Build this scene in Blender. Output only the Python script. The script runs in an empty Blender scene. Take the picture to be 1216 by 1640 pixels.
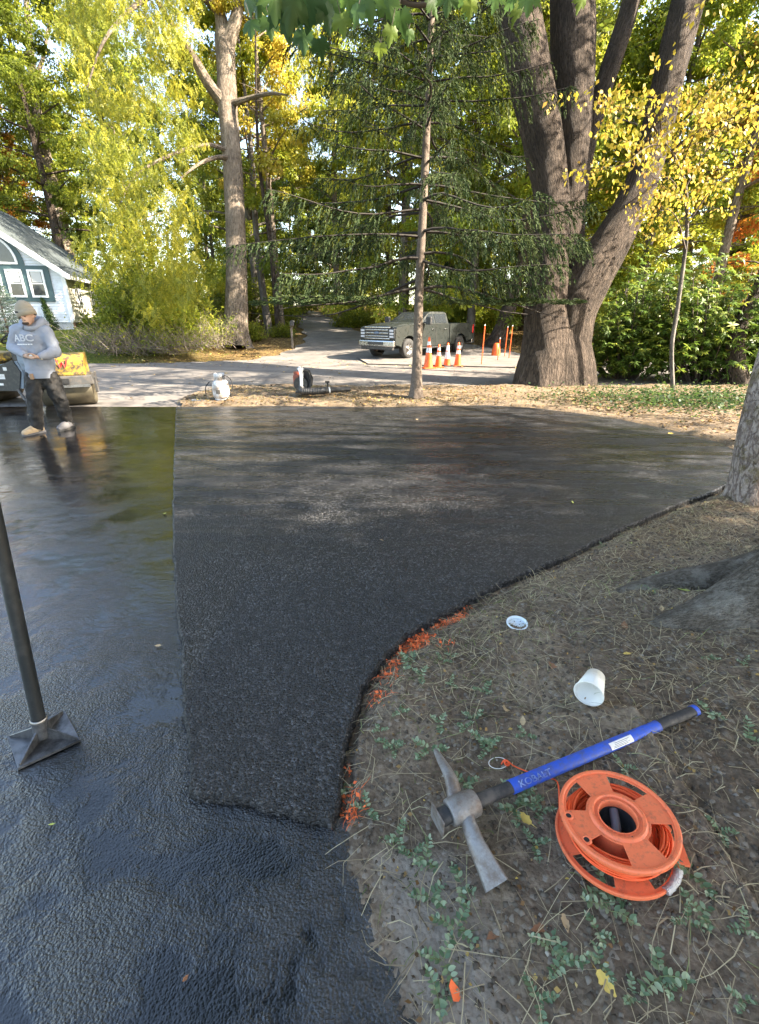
import bpy, bmesh, math, random
import numpy as np
from mathutils import Vector, Matrix, Quaternion

S = bpy.context.scene
COL = S.collection
R = math.radians
PI = math.pi

# ------------------------------------------------------------------ camera
CAM_H = 1.55
F_PX = 770.0
PITCH = math.atan(312 / F_PX)
cam_data = bpy.data.cameras.new("camera")
cam_data.sensor_fit = 'VERTICAL'
cam_data.sensor_height = 24.0
cam_data.sensor_width = 24.0 * 1216 / 1640
cam_data.lens = 24.0 * F_PX / 1640
cam_data.clip_start = 0.05
cam_data.clip_end = 2000
cam = bpy.data.objects.new("camera", cam_data)
COL.objects.link(cam)
cam.location = (0, 0, CAM_H)
cam.rotation_euler = (R(90) - PITCH, 0, 0)
S.camera = cam

# ------------------------------------------------------------------ sky, sun, exposure
SUN_EL, SUN_AZ = R(37), R(99)          # azimuth from +Y (ahead) towards +X (right)
world = bpy.data.worlds.new("World")
S.world = world
world.use_nodes = True
wn = world.node_tree
wn.nodes.clear()
w_out = wn.nodes.new('ShaderNodeOutputWorld')
w_bg = wn.nodes.new('ShaderNodeBackground')
w_sky = wn.nodes.new('ShaderNodeTexSky')
w_sky.sky_type = 'NISHITA'
w_sky.sun_disc = False
w_sky.sun_elevation = SUN_EL
w_sky.sun_rotation = SUN_AZ
w_sky.air_density = 1.0
w_sky.dust_density = 1.2
w_sky.ozone_density = 1.0
w_bg.inputs['Strength'].default_value = 0.15
wn.links.new(w_sky.outputs[0], w_bg.inputs['Color'])
wn.links.new(w_bg.outputs[0], w_out.inputs['Surface'])

sun_data = bpy.data.lights.new("sun", 'SUN')
sun_data.energy = 5.0
sun_data.angle = R(0.55)
sun_data.color = (1.0, 0.95, 0.88)
sun = bpy.data.objects.new("sun", sun_data)
COL.objects.link(sun)
SUN_DIR = Vector((math.sin(SUN_AZ) * math.cos(SUN_EL), math.cos(SUN_AZ) * math.cos(SUN_EL), math.sin(SUN_EL)))
sun.rotation_euler = SUN_DIR.to_track_quat('Z', 'Y').to_euler()
sun.location = SUN_DIR * 60

S.view_settings.view_transform = 'Standard'
S.view_settings.look = 'None'
S.view_settings.gamma = 1
S.view_settings.exposure = 2.6
S.view_settings.use_curve_mapping = False
S.view_settings.use_white_balance = True      # the camera's white balance, set for the shade
S.view_settings.white_balance_temperature = 7450
S.view_settings.white_balance_tint = 10
S.render.engine = 'CYCLES'
S.cycles.max_bounces = 8
S.cycles.diffuse_bounces = 3
S.cycles.glossy_bounces = 3
S.cycles.transmission_bounces = 4
S.cycles.transparent_max_bounces = 8
S.cycles.caustics_reflective = False
S.cycles.caustics_refractive = False

# ------------------------------------------------------------------ terrain height
def smooth(t):
    t = np.clip(t, 0, 1)
    return t * t * (3 - 2 * t)

def H(x, y):
    """height of the wider ground (street level 0, rising into the wood and up the lawn)."""
    x = np.asarray(x, float); y = np.asarray(y, float)
    g = 0.066 * np.clip(y - 21.5, 0, 45)
    lawn = 0.175 * np.clip(y - 18.2, 0, 16)
    w = smooth((-x - 6.5) / 4.0)
    return g * (1 - w) + lawn * w

CT, ST = math.cos(PITCH), math.sin(PITCH)
def ray(px, py):
    a = (px - 608) / F_PX; b = (820 - py) / F_PX
    return np.array([a, CT + b * ST, -ST + b * CT])
def G(px, py, z=None):
    """ground point seen at photo pixel px,py (z: fixed height instead of terrain)."""
    d = ray(px, py)
    if z is not None:
        t = (z - CAM_H) / d[2]
        return Vector((d[0] * t, d[1] * t, z))
    t = 0.5
    while t < 150:
        p = d * t
        if CAM_H + p[2] <= float(H(p[0], p[1])):
            break
        t += 0.02
    return Vector((d[0] * t, d[1] * t, float(H(d[0] * t, d[1] * t))))
def P(px, py, depth):
    """point at photo pixel px,py at distance depth along the view axis."""
    d = ray(px, py) * depth
    return Vector((d[0], d[1], CAM_H + d[2]))

# ------------------------------------------------------------------ noise (numpy)
def _hash(i, j, k=0):
    n = (i * 374761393 + j * 668265263 + k * 1274126177) & 0x7fffffff
    n = ((n ^ (n >> 13)) * 1274126177) & 0x7fffffff
    return ((n ^ (n >> 16)) & 0xffff) / 65535.0
def vnoise(x, y, k=0):
    x = np.asarray(x, float); y = np.asarray(y, float)
    i = np.floor(x).astype(np.int64); j = np.floor(y).astype(np.int64)
    u = x - i; v = y - j
    u = u * u * (3 - 2 * u); v = v * v * (3 - 2 * v)
    return (_hash(i, j, k) * (1 - u) * (1 - v) + _hash(i + 1, j, k) * u * (1 - v)
            + _hash(i, j + 1, k) * (1 - u) * v + _hash(i + 1, j + 1, k) * u * v)
def fbm(x, y, oct=4, k=0):
    s = 0; a = 1; tot = 0
    for o in range(oct):
        s = s + a * vnoise(np.asarray(x) * 2 ** o + 17.3 * o, np.asarray(y) * 2 ** o - 9.1 * o, k + o)
        tot += a; a *= 0.5
    return s / tot

# ------------------------------------------------------------------ mesh helpers
def new_obj(name, data, parent=None, loc=None):
    o = bpy.data.objects.new(name, data)
    COL.objects.link(o)
    if parent is not None:
        o.parent = parent
    if loc is not None:
        o.location = loc
    return o
def tag(o, label=None, cat=None, group=None, kind=None):
    if label: o['label'] = label
    if cat: o['category'] = cat
    if group: o['group'] = group
    if kind: o['kind'] = kind
    return o
def empty(name, loc, rz=0, label=None, cat=None, group=None, rot=None):
    o = bpy.data.objects.new(name, None)
    COL.objects.link(o)
    o.empty_display_size = 0.1
    o.location = loc
    if rot is not None:
        o.rotation_mode = 'QUATERNION'; o.rotation_quaternion = rot
    else:
        o.rotation_euler = (0, 0, rz)
    return tag(o, label, cat, group)
def copy_tree(o, parent=None):
    c = o.copy(); COL.objects.link(c); c.parent = parent
    for ch in list(o.children):
        copy_tree(ch, c)
    return c
def np_mesh(name, V, F, mat=None, tint=None, uv=None, smooth_=False, tint2=None):
    V = np.asarray(V, np.float32); F = np.asarray(F, np.int32)
    k = F.shape[1]
    me = bpy.data.meshes.new(name)
    me.vertices.add(len(V)); me.vertices.foreach_set('co', V.ravel())
    me.loops.add(F.size); me.loops.foreach_set('vertex_index', F.ravel())
    me.polygons.add(len(F))
    me.polygons.foreach_set('loop_start', np.arange(0, F.size, k, dtype=np.int32))
    me.polygons.foreach_set('loop_total', np.full(len(F), k, np.int32))
    if smooth_:
        me.polygons.foreach_set('use_smooth', np.ones(len(F), bool))
    me.update(calc_edges=True)
    if tint is not None:
        at = me.attributes.new('tint', 'FLOAT', 'FACE')
        at.data.foreach_set('value', np.asarray(tint, np.float32))
    if tint2 is not None:
        at = me.attributes.new('tint2', 'FLOAT', 'FACE')
        at.data.foreach_set('value', np.asarray(tint2, np.float32))
    if uv is not None:
        ul = me.uv_layers.new(name='uv')
        ul.data.foreach_set('uv', np.asarray(uv, np.float32)[F.ravel()].ravel())
    if mat: me.materials.append(mat)
    return me

class MB:
    """collects shapes, builds ONE mesh object"""
    def __init__(s):
        s.v = []; s.f = []; s.m = []; s.sm = []; s.mi = 0; s.smooth = False
    def add(s, vs, fs, smooth=None):
        n = len(s.v)
        s.v += [tuple(v) for v in vs]
        sm = s.smooth if smooth is None else smooth
        for f in fs:
            s.f.append(tuple(i + n for i in f)); s.m.append(s.mi); s.sm.append(sm)
        return s
    def box(s, c, d, rz=0, M=None, bev=0):
        x, y, z = [a / 2 for a in d]
        if bev:
            bev = min(bev, x * .9, y * .9, z * .9)
            bm = bmesh.new(); bmesh.ops.create_cube(bm, size=1)
            for v in bm.verts: v.co = Vector((v.co.x * d[0], v.co.y * d[1], v.co.z * d[2]))
            bmesh.ops.bevel(bm, geom=list(bm.edges), offset=bev, segments=2, affect='EDGES', profile=0.6)
            bm.verts.ensure_lookup_table()
            vs = [v.co.copy() for v in bm.verts]; fs = [[v.index for v in f.verts] for f in bm.faces]
            bm.free()
        else:
            vs = [Vector((i * x, j * y, k * z)) for k in (-1, 1) for j in (-1, 1) for i in (-1, 1)]
            fs = [(0, 2, 3, 1), (4, 5, 7, 6), (0, 1, 5, 4), (2, 6, 7, 3), (0, 4, 6, 2), (1, 3, 7, 5)]
        T = Matrix.Translation(c) @ Matrix.Rotation(rz, 4, 'Z')
        if M is not None: T = M @ T if rz or any(c) else M
        return s.add([T @ v for v in vs], fs)
    def cyl(s, p0, p1, r0, r1=None, n=16, caps=True, smooth=True):
        r1 = r0 if r1 is None else r1
        p0 = Vector(p0); p1 = Vector(p1)
        q = (p1 - p0).to_track_quat('Z', 'Y')
        a = [p0 + q @ Vector((r0 * math.cos(2 * PI * i / n), r0 * math.sin(2 * PI * i / n), 0)) for i in range(n)]
        b = [p1 + q @ Vector((r1 * math.cos(2 * PI * i / n), r1 * math.sin(2 * PI * i / n), 0)) for i in range(n)]
        s.add(a + b, [(i, (i + 1) % n, n + (i + 1) % n, n + i) for i in range(n)], smooth)
        if caps:
            s.add(a, [tuple(reversed(range(n)))], False); s.add(b, [tuple(range(n))], False)
        return s
    def lathe(s, prof, n=24, M=None, smooth=True, closed=False, a0=0, a1=2 * PI):
        """prof: (r, z) list round local Z"""
        full = abs(a1 - a0 - 2 * PI) < 1e-6
        m = n if full else n + 1
        vs = []
        for i in range(m):
            a = a0 + (a1 - a0) * i / n
            for r, z in prof:
                v = Vector((r * math.cos(a), r * math.sin(a), z))
                vs.append(M @ v if M is not None else v)
        k = len(prof); fs = []
        for i in range(n):
            i2 = (i + 1) % m
            for j in range(k if closed else k - 1):
                j2 = (j + 1) % k
                fs.append((i * k + j, i2 * k + j, i2 * k + j2, i * k + j2))
        return s.add(vs, fs, smooth)
    def tube(s, pts, rad, n=8, caps=True, smooth=True, flat=None):
        pts = [Vector(p) for p in pts]
        if not hasattr(rad, '__len__'): rad = [rad] * len(pts)
        vs = []; nrm = None
        for i, p in enumerate(pts):
            t = (pts[min(i + 1, len(pts) - 1)] - pts[max(i - 1, 0)]).normalized()
            if nrm is None:
                nrm = t.orthogonal().normalized() if flat is None else (Vector(flat) - t * t.dot(Vector(flat))).normalized()
            else:
                nrm = (nrm - t * t.dot(nrm)).normalized()
            b = t.cross(nrm)
            rr = rad[i] if hasattr(rad[i], '__len__') else (rad[i], rad[i])
            for k in range(n):
                a = 2 * PI * k / n
                vs.append(p + nrm * rr[0] * math.cos(a) + b * rr[1] * math.sin(a))
        fs = [(i * n + k, i * n + (k + 1) % n, (i + 1) * n + (k + 1) % n, (i + 1) * n + k)
              for i in range(len(pts) - 1) for k in range(n)]
        s.add(vs, fs, smooth)
        if caps:
            s.add(vs[:n], [tuple(reversed(range(n)))], False)
            s.add(vs[-n:], [tuple(range(n))], False)
        return s
    def prism(s, poly, z0, z1, M=None, smooth=False):
        """poly: (x,y) list extruded in z"""
        n = len(poly)
        vs = [Vector((x, y, z0)) for x, y in poly] + [Vector((x, y, z1)) for x, y in poly]
        if M is not None: vs = [M @ v for v in vs]
        s.add(vs, [(i, (i + 1) % n, n + (i + 1) % n, n + i) for i in range(n)], smooth)
        s.add(vs[:n], [tuple(reversed(range(n)))], False); s.add(vs[n:], [tuple(range(n))], False)
        return s
    def mesh(s, name, mats):
        me = bpy.data.meshes.new(name)
        me.from_pydata(s.v, [], s.f)
        mats = mats if isinstance(mats, (list, tuple)) else [mats]
        for m in mats: me.materials.append(m)
        me.polygons.foreach_set('material_index', s.m)
        me.polygons.foreach_set('use_smooth', s.sm)
        bm = bmesh.new(); bm.from_mesh(me)
        bmesh.ops.recalc_face_normals(bm, faces=bm.faces)
        bm.to_mesh(me); bm.free()
        return me
    def build(s, name, mats, parent=None, loc=None):
        return new_obj(name, s.mesh(name, mats), parent, loc)

def catmull(pts, n):
    """resample control rows (any dimension) smoothly to n rows"""
    Pn = np.asarray(pts, float)
    k = len(Pn); t = np.linspace(0, k - 1, n)
    i = np.clip(np.floor(t).astype(int), 0, k - 2); u = (t - i)[:, None]
    p0 = Pn[np.clip(i - 1, 0, k - 1)]; p1 = Pn[i]; p2 = Pn[i + 1]; p3 = Pn[np.clip(i + 2, 0, k - 1)]
    return 0.5 * (2 * p1 + (p2 - p0) * u + (2 * p0 - 5 * p1 + 4 * p2 - p3) * u ** 2 + (3 * p1 - p0 - 3 * p2 + p3) * u ** 3)

# ------------------------------------------------------------------ material helpers
class NT:
    def __init__(s, name):
        s.m = bpy.data.materials.new(name); s.m.use_nodes = True
        s.t = s.m.node_tree; s.t.nodes.clear()
        s.out = s.t.nodes.new('ShaderNodeOutputMaterial')
    def n(s, typ, **kw):
        nd = s.t.nodes.new('ShaderNode' + typ)
        for k, v in kw.items():
            if k in nd.inputs:
                s.set(nd.inputs[k], v)
            elif k.startswith('i') and k[1:].isdigit():
                s.set(nd.inputs[int(k[1:])], v)
            else:
                setattr(nd, k, v)
        return nd
    def set(s, inp, v):
        if isinstance(v, bpy.types.NodeSocket): s.t.links.new(v, inp)
        elif isinstance(v, bpy.types.Node): s.t.links.new(v.outputs[0], inp)
        else:
            if hasattr(inp.default_value, '__len__') and not hasattr(v, '__len__'): v = (v,) * len(inp.default_value)
            if hasattr(inp.default_value, '__len__') and len(v) == 3 and len(inp.default_value) == 4: v = (*v, 1)
            inp.default_value = v
    def ramp(s, fac, stops, interp='LINEAR'):
        nd = s.t.nodes.new('ShaderNodeValToRGB')
        cr = nd.color_ramp; cr.interpolation = interp
        while len(cr.elements) < len(stops): cr.elements.new(0.5)
        for e, (p, c) in zip(cr.elements, stops):
            e.position = p
            e.color = (*c, 1) if hasattr(c, '__len__') else (c, c, c, 1)
        s.set(nd.inputs[0], fac)
        return nd.outputs[0]
    def coord(s, kind='Object', scale=(1, 1, 1), rot=(0, 0, 0), loc=(0, 0, 0)):
        c = s.n('TexCoord'); mp = s.n('Mapping')
        s.t.links.new(c.outputs[kind], mp.inputs[0])
        mp.inputs['Scale'].default_value = scale if hasattr(scale, '__len__') else (scale,) * 3
        mp.inputs['Rotation'].default_value = rot; mp.inputs['Location'].default_value = loc
        return mp.outputs[0]
    def noise(s, vec, scale, detail=4, rough=.55, dist=0):
        return s.n('TexNoise', Vector=vec, Scale=scale, Detail=detail, Roughness=rough, Distortion=dist).outputs['Fac']
    def vor(s, vec, scale, feature='F1', rnd=1):
        nd = s.n('TexVoronoi', feature=feature, Vector=vec, Scale=scale, Randomness=rnd)
        return nd
    def math(s, op, a, b=0, clamp=False):
        nd = s.n('Math', operation=op, use_clamp=clamp); s.set(nd.inputs[0], a); s.set(nd.inputs[1], b)
        return nd.outputs[0]
    def mix(s, f, a, b, blend='MIX'):
        nd = s.n('MixRGB', blend_type=blend); s.set(nd.inputs[0], f); s.set(nd.inputs[1], a); s.set(nd.inputs[2], b)
        return nd.outputs[0]
    def bump(s, h, strength=1, dist=0.01, normal=None):
        nd = s.n('Bump', Strength=strength, Distance=dist, Height=h)
        if normal is not None: s.set(nd.inputs['Normal'], normal)
        return nd.outputs[0]
    def pbr(s, **kw):
        nd = s.n('BsdfPrincipled')
        for k, v in kw.items():
            s.set(nd.inputs[k.replace('_', ' ')], v)
        s.t.links.new(nd.outputs[0], s.out.inputs[0])
        return nd

def plain(name, col, rough=.5, metal=0, var=.12, scale=20, spec=.5, bump=0, coat=0, bdist=.003, dirt=None, dirt_amt=.4):
    t = NT(name)
    v = t.coord('Object')
    nz = t.noise(v, scale, 5, .6)
    c = t.mix(nz, tuple(a * (1 - var) for a in col), tuple(min(1, a * (1 + var)) for a in col))
    if dirt is not None:
        d = t.ramp(t.noise(v, scale * .45 + 3, 6, .7), [(.62 - dirt_amt * .4, 0), (.72 - dirt_amt * .2, 1)])
        c = t.mix(t.math('MULTIPLY', d, min(1, dirt_amt * 1.6)), c, dirt)
    kw = dict(Base_Color=c, Metallic=metal, Specular_IOR_Level=spec,
              Roughness=t.ramp(t.noise(v, scale * 1.7, 3), [(.3, max(0, rough - .1)), (.7, min(1, rough + .1))]))
    if coat: kw['Coat_Weight'] = coat; kw['Coat_Roughness'] = .05
    if bump: kw['Normal'] = t.bump(t.noise(v, scale * 3, 5), bump, bdist)
    t.pbr(**kw)
    return t.m

def leaf_mat(name, stops, trans=.5, rough=.45, gloss=.3):
    """stops over the per-leaf 'tint' attribute"""
    t = NT(name)
    a = t.n('Attribute', attribute_name='tint')
    oi = t.n('ObjectInfo')
    f = t.math('ADD', a.outputs['Fac'], t.math('MULTIPLY', t.math('SUBTRACT', oi.outputs['Random'], .5), .22))
    c = t.ramp(f, stops)
    p = t.n('BsdfPrincipled'); t.set(p.inputs['Base Color'], c)
    p.inputs['Roughness'].default_value = rough; p.inputs['Specular IOR Level'].default_value = gloss
    tr = t.n('BsdfTranslucent'); t.set(tr.inputs[0], t.mix(.55, c, (1.0, 1.0, .35), 'MULTIPLY') if False else c)
    mx = t.n('MixShader'); mx.inputs[0].default_value = trans
    t.t.links.new(p.outputs[0], mx.inputs[1]); t.t.links.new(tr.outputs[0], mx.inputs[2])
    t.t.links.new(mx.outputs[0], t.out.inputs[0])
    return t.m

def bark_mat(name, dark, light, ridge=9, vscale=2.2, dist=.02, patch=None, patch_amt=.3, strength=1.0):
    t = NT(name)
    uv = t.n('TexCoord').outputs['UV']
    mp = t.n('Mapping'); t.t.links.new(uv, mp.inputs[0]); mp.inputs['Scale'].default_value = (ridge, vscale, 1)
    wob = t.n('TexNoise', Vector=mp.outputs[0], Scale=.9, Detail=3)
    vec = t.n('VectorMath', operation='ADD'); t.set(vec.inputs[0], mp.outputs[0])
    sc = t.n('VectorMath', operation='SCALE'); t.set(sc.inputs[0], wob.outputs['Color']); sc.inputs['Scale'].default_value = .8
    t.set(vec.inputs[1], sc.outputs[0])
    v1 = t.n('TexVoronoi', feature='DISTANCE_TO_EDGE', Vector=vec.outputs[0], Scale=1)
    v2 = t.n('TexVoronoi', feature='DISTANCE_TO_EDGE', Vector=vec.outputs[0], Scale=2.3)
    fine = t.noise(mp.outputs[0], 5, 6, .7)
    rn = t.noise(vec.outputs[0], .85, 5, .6, .35)
    fur = t.ramp(t.math('ABSOLUTE', t.math('MULTIPLY', t.math('SUBTRACT', rn, .5), 2)), [(0, 0), (.10, .75), (.3, 1)])
    h = t.math('ADD', t.math('ADD', t.math('MULTIPLY', fur, .85), t.math('MULTIPLY', t.ramp(v2.outputs['Distance'], [(0, 0), (.3, 1)]), .35)), t.math('MULTIPLY', fine, .75))
    h = t.math('ADD', h, t.math('MULTIPLY', t.ramp(v1.outputs['Distance'], [(0, 0), (.25, 1)]), .25))
    c = t.ramp(t.math('MULTIPLY', h, .5), [(.12, dark), (.5, tuple((a + b) / 2 for a, b in zip(dark, light))), (.95, light)])
    big = t.noise(t.coord('Object'), 1.3, 4, .6)
    c = t.mix(t.ramp(big, [(.35, 0), (.7, .55)]), c, tuple(a * .6 for a in dark), 'MIX')
    if patch is not None:
        pn = t.noise(t.coord('Object', loc=(5, 3, 1)), 6, 6, .72)
        c = t.mix(t.math('MULTIPLY', t.ramp(pn, [(.5, 0), (.62, 1)]), patch_amt), c, patch)
    t.pbr(Base_Color=c, Roughness=.88, Specular_IOR_Level=.25, Normal=t.bump(h, strength, dist))
    return t.m
# ================================================================== SETTING
def pip(x, y, poly):
    inside = np.zeros(x.shape, bool); n = len(poly)
    for i in range(n):
        x1, y1 = poly[i]; x2, y2 = poly[(i + 1) % n]
        if y1 == y2: continue
        c = ((y1 > y) != (y2 > y)) & (x < (x2 - x1) * (y - y1) / (y2 - y1) + x1)
        inside ^= c
    return inside
def pdist(x, y, line, closed=True):
    d = np.full(x.shape, 1e9); n = len(line)
    for i in range(n if closed else n - 1):
        x1, y1 = line[i]; x2, y2 = line[(i + 1) % n]
        dx, dy = x2 - x1, y2 - y1
        L = dx * dx + dy * dy
        if L < 1e-12: continue
        t = np.clip(((x - x1) * dx + (y - y1) * dy) / L, 0, 1)
        d = np.minimum(d, np.hypot(x - x1 - t * dx, y - y1 - t * dy))
    return d

MAT_Z = 0.038
mat_px = [(283, 652), (360, 651), (450, 650), (600, 652), (700, 650), (780, 649), (850, 653), (920, 661), (1000, 673), (1080, 690), (1150, 708), (1180, 722),
          (1195, 745), (1180, 765), (1150, 782), (1080, 808), (1000, 842), (940, 872), (900, 892), (850, 912), (800, 932), (750, 957), (700, 985), (650, 1015), (612, 1050),
          (580, 1098), (562, 1150), (547, 1200), (541, 1250), (530, 1312), (500, 1303), (460, 1293), (400, 1279), (350, 1272), (308, 1262), (303, 1200), (297, 1100), (290, 1000),
          (284, 940), (280, 880), (279, 800), (281, 720)]
mat_pts = [tuple(G(x, y, MAT_Z)[:2]) for x, y in mat_px]
# a finely resampled, slightly ragged outline
def ragged(pts, step, amp, seed=3, closed=True):
    rnd = np.random.default_rng(seed); out = []
    n = len(pts)
    for i in range(n if closed else n - 1):
        a = np.array(pts[i]); b = np.array(pts[(i + 1) % n]); L = np.hypot(*(b - a))
        k = max(1, int(L / step)); nn = np.array([-(b - a)[1], (b - a)[0]]) / max(L, 1e-9)
        for j in range(k):
            p = a + (b - a) * j / k
            w = (fbm(p[0] * 7, p[1] * 7, 3) - .5) * 2
            out.append(tuple(p + nn * (w * amp + rnd.normal() * amp * .25)))
    return out
mat_line = ragged(mat_pts, 0.02, 0.012)
mat_coarse = mat_pts

# right edge of the old wet drive, towards the viewer
edge_px = [(530, 1312), (548, 1370), (566, 1430), (588, 1500), (608, 1570), (628, 1640)]
drive_edge = [tuple(G(x, y, 0)[:2]) for x, y in edge_px]
dx, dy = drive_edge[-1][0] - drive_edge[-2][0], drive_edge[-1][1] - drive_edge[-2][1]
for k in range(1, 7): drive_edge.append((drive_edge[5][0] + dx * k * 3.5, drive_edge[5][1] + dy * k * 3.5))
Y_FAR = G(200, 652, 0)[1]
_m = lambda x, y, dx, dy: (G(x, y, 0)[0] + dx, G(x, y, 0)[1] + dy)
drive_poly = [(-14, Y_FAR + .02), (mat_pts[0][0] + .12, Y_FAR)] + [_m(281, 750, .1, 0), _m(280, 900, .1, 0), _m(295, 1100, .1, 0), _m(310, 1250, .1, .06), _m(400, 1275, 0, .08), _m(500, 1298, 0, .08)] + drive_edge + [(-14, drive_edge[-1][1])]
# road
ROAD_NEAR_L = 9.05
def road_near_y(x):      # near kerb line of the street
    # left of the verge the wet drive meets the street directly
    return np.where(x < -3.9, Y_FAR - .02, 11.55 + 0.02 * (x))
verge_left = G(300, 640, 0)[0]

# ---- materials of the ground
def m_wet():
    t = NT('wet_asphalt'); v = t.coord('Object')
    n1 = t.noise(v, 1.1, 5, .6); n2 = t.noise(v, 9, 6, .62, .6); n3 = t.noise(v, 110, 4, .65)
    vs = t.vor(v, 130).outputs['Distance']
    col = t.ramp(t.math('ADD', t.math('MULTIPLY', n2, .6), t.math('MULTIPLY', n1, .4)), [(.35, (.004, .0042, .005)), (.6, (.008, .0083, .0095)), (.72, (.020, .021, .023))])
    # dusty, dry margin on the lower right
    d = t.n('TexCoord').outputs['Object']; sx = t.n('SeparateXYZ', Vector=d)
    edge = t.math('ADD', t.math('ADD', sx.outputs[0], t.math('MULTIPLY', sx.outputs[1], .27)), t.math('MULTIPLY', n2, .22))
    dm = t.ramp(edge, [(.22, 0), (.40, 1)])
    dn = t.ramp(t.noise(v, 5, 6, .75), [(.42, 0), (.66, 1)])
    near = t.ramp(sx.outputs[1], [(1.35, 1), (1.6, 0)]) if False else 1.0
    dm2 = t.math('MULTIPLY', dm, dn)
    col = t.mix(t.math('MULTIPLY', dm2, .75), col, (.085, .085, .088))
    pud = t.ramp(t.noise(t.coord('Object', loc=(3, 7, 0)), 2.6, 7, .68, .3), [(.44, 0), (.56, 1)])
    rough = t.math('ADD', t.math('MULTIPLY', pud, .11), t.math('ADD', .04, t.math('MULTIPLY', t.noise(v, 60, 3), .12)))
    rough = t.math('ADD', rough, t.math('MULTIPLY', t.math('MAXIMUM', dm2, t.math('MULTIPLY', dm, .35)), .5))
    n0 = t.noise(t.coord('Object', scale=(1, 1.6, 1), rot=(0, 0, .5)), 3.2, 3, .5)
    rip = t.noise(t.coord('Object', scale=(1, 1.6, 1), rot=(0, 0, -.5)), 70, 5, .66, .3)
    grit = t.math('SUBTRACT', t.math('MULTIPLY', t.math('ADD', t.math('MULTIPLY', n2, 1.3), t.math('MULTIPLY', rip, .8)), .9), t.math('MULTIPLY', vs, .5))
    grit = t.math('ADD', grit, t.math('MULTIPLY', n3, .35)); grit = t.math('MULTIPLY', grit, t.math('ADD', .35, t.math('MULTIPLY', pud, .75)))
    b1 = t.bump(n0, .3, .02)
    calm = t.ramp(t.math('MULTIPLY', sx.outputs[1], .1), [(.12, 1), (.28, .45), (.5, .12)])
    ck = t.ramp(t.vor(t.n('VectorMath', operation='ADD', i0=v, i1=t.n('TexNoise', Vector=v, Scale=5.0).outputs['Color']).outputs[0], 1.1, 'DISTANCE_TO_EDGE').outputs['Distance'], [(0, 0), (.012, 1)])
    bb = t.n('Bump', Distance=.0060, Height=grit); t.set(bb.inputs['Normal'], b1); t.set(bb.inputs['Strength'], t.math('MULTIPLY', calm, .8)); b2 = bb.outputs[0]
    t.pbr(Base_Color=col, Roughness=rough, IOR=1.55, Specular_IOR_Level=.8, Normal=b2)
    return t.m
def m_mat():
    t = NT('new_asphalt'); v = t.coord('Object')
    sx = t.n('SeparateXYZ', Vector=v)
    vo = t.vor(v, 95); vd = vo.outputs['Distance']; vc = vo.outputs['Color']
    v2 = t.vor(v, 210).outputs['Distance']
    n1 = t.noise(v, .8, 5, .6); n2 = t.noise(v, 6, 6, .7)
    stone = t.n('SeparateColor', Color=vc).outputs[0]
    col = t.ramp(stone, [(0, (.005, .005, .0055)), (.5, (.013, .013, .014)), (.8, (.034, .034, .036)), (.93, (.09, .09, .095))])
    col = t.mix(t.ramp(n1, [(.4, 0), (.65, .5)]), col, (.012, .012, .013))
    # far part rolled and tighter, with damp sheen and roller marks
    streak = t.noise(t.coord('Object', scale=(.45, 3.2, 1), rot=(0, 0, .35)), 1.6, 5, .6, .4)
    damp = t.math('MULTIPLY', t.ramp(streak, [(.44, 0), (.56, 1)]), t.ramp(t.math('MULTIPLY', sx.outputs[1], .1), [(.27, 0), (.42, 1)]))
    lz = t.math('MULTIPLY', t.ramp(t.math('ADD', t.math('MULTIPLY', sx.outputs[0], -.2), .1), [(.18, 0), (.42, 1)]), t.ramp(t.math('MULTIPLY', sx.outputs[1], .1), [(.42, 0), (.52, 1), (.78, 1), (.9, 0)]))
    lz = t.math('MULTIPLY', lz, t.ramp(t.noise(t.coord('Object', scale=(.6, 2.6, 1), rot=(0, 0, .45)), 1.4, 5, .6, .5), [(.4, 0), (.5, 1)]))
    rough = t.math('SUBTRACT', t.math('SUBTRACT', .5, t.math('MULTIPLY', damp, .30)), t.math('MULTIPLY', lz, .16))
    far = t.ramp(t.math('MULTIPLY', sx.outputs[1], .1), [(.15, 1), (.55, .28)])
    h = t.math('SUBTRACT', t.math('MULTIPLY', stone, .8), t.math('ADD', vd, t.math('MULTIPLY', v2, .35)))
    bm_ = t.n('Bump', Distance=.010, Height=h); t.set(bm_.inputs['Strength'], t.math('MULTIPLY', far, 1.0))
    b0 = t.bump(n2, .25, .012, bm_.outputs[0])
    t.pbr(Base_Color=col, Roughness=rough, Specular_IOR_Level=.42, Normal=b0)
    return t.m
def m_road():
    t = NT('street_asphalt'); v = t.coord('Object')
    n = t.noise(v, 1.2, 6, .65); vo = t.vor(v, 60).outputs['Distance']
    col = t.ramp(n, [(.3, (.11, .097, .087)), (.55, (.17, .152, .135)), (.75, (.24, .215, .185))])
    crack = t.ramp(t.vor(t.n('VectorMath', operation='ADD', i0=v, i1=t.n('TexNoise', Vector=v, Scale=2.0).outputs['Color']).outputs[0], .55, 'DISTANCE_TO_EDGE').outputs['Distance'], [(0, 1), (.018, 0)])
    col = t.mix(t.math('MULTIPLY', crack, .6), col, (.03, .03, .03))
    lf = t.ramp(t.noise(v, 14, 3, .7), [(.66, 0), (.70, 1)])
    col = t.mix(t.math('MULTIPLY', lf, .5), col, (.22, .15, .07))
    t.pbr(Base_Color=col, Roughness=.8, Specular_IOR_Level=.3, Normal=t.bump(vo, .3, .006))
    return t.m
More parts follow.
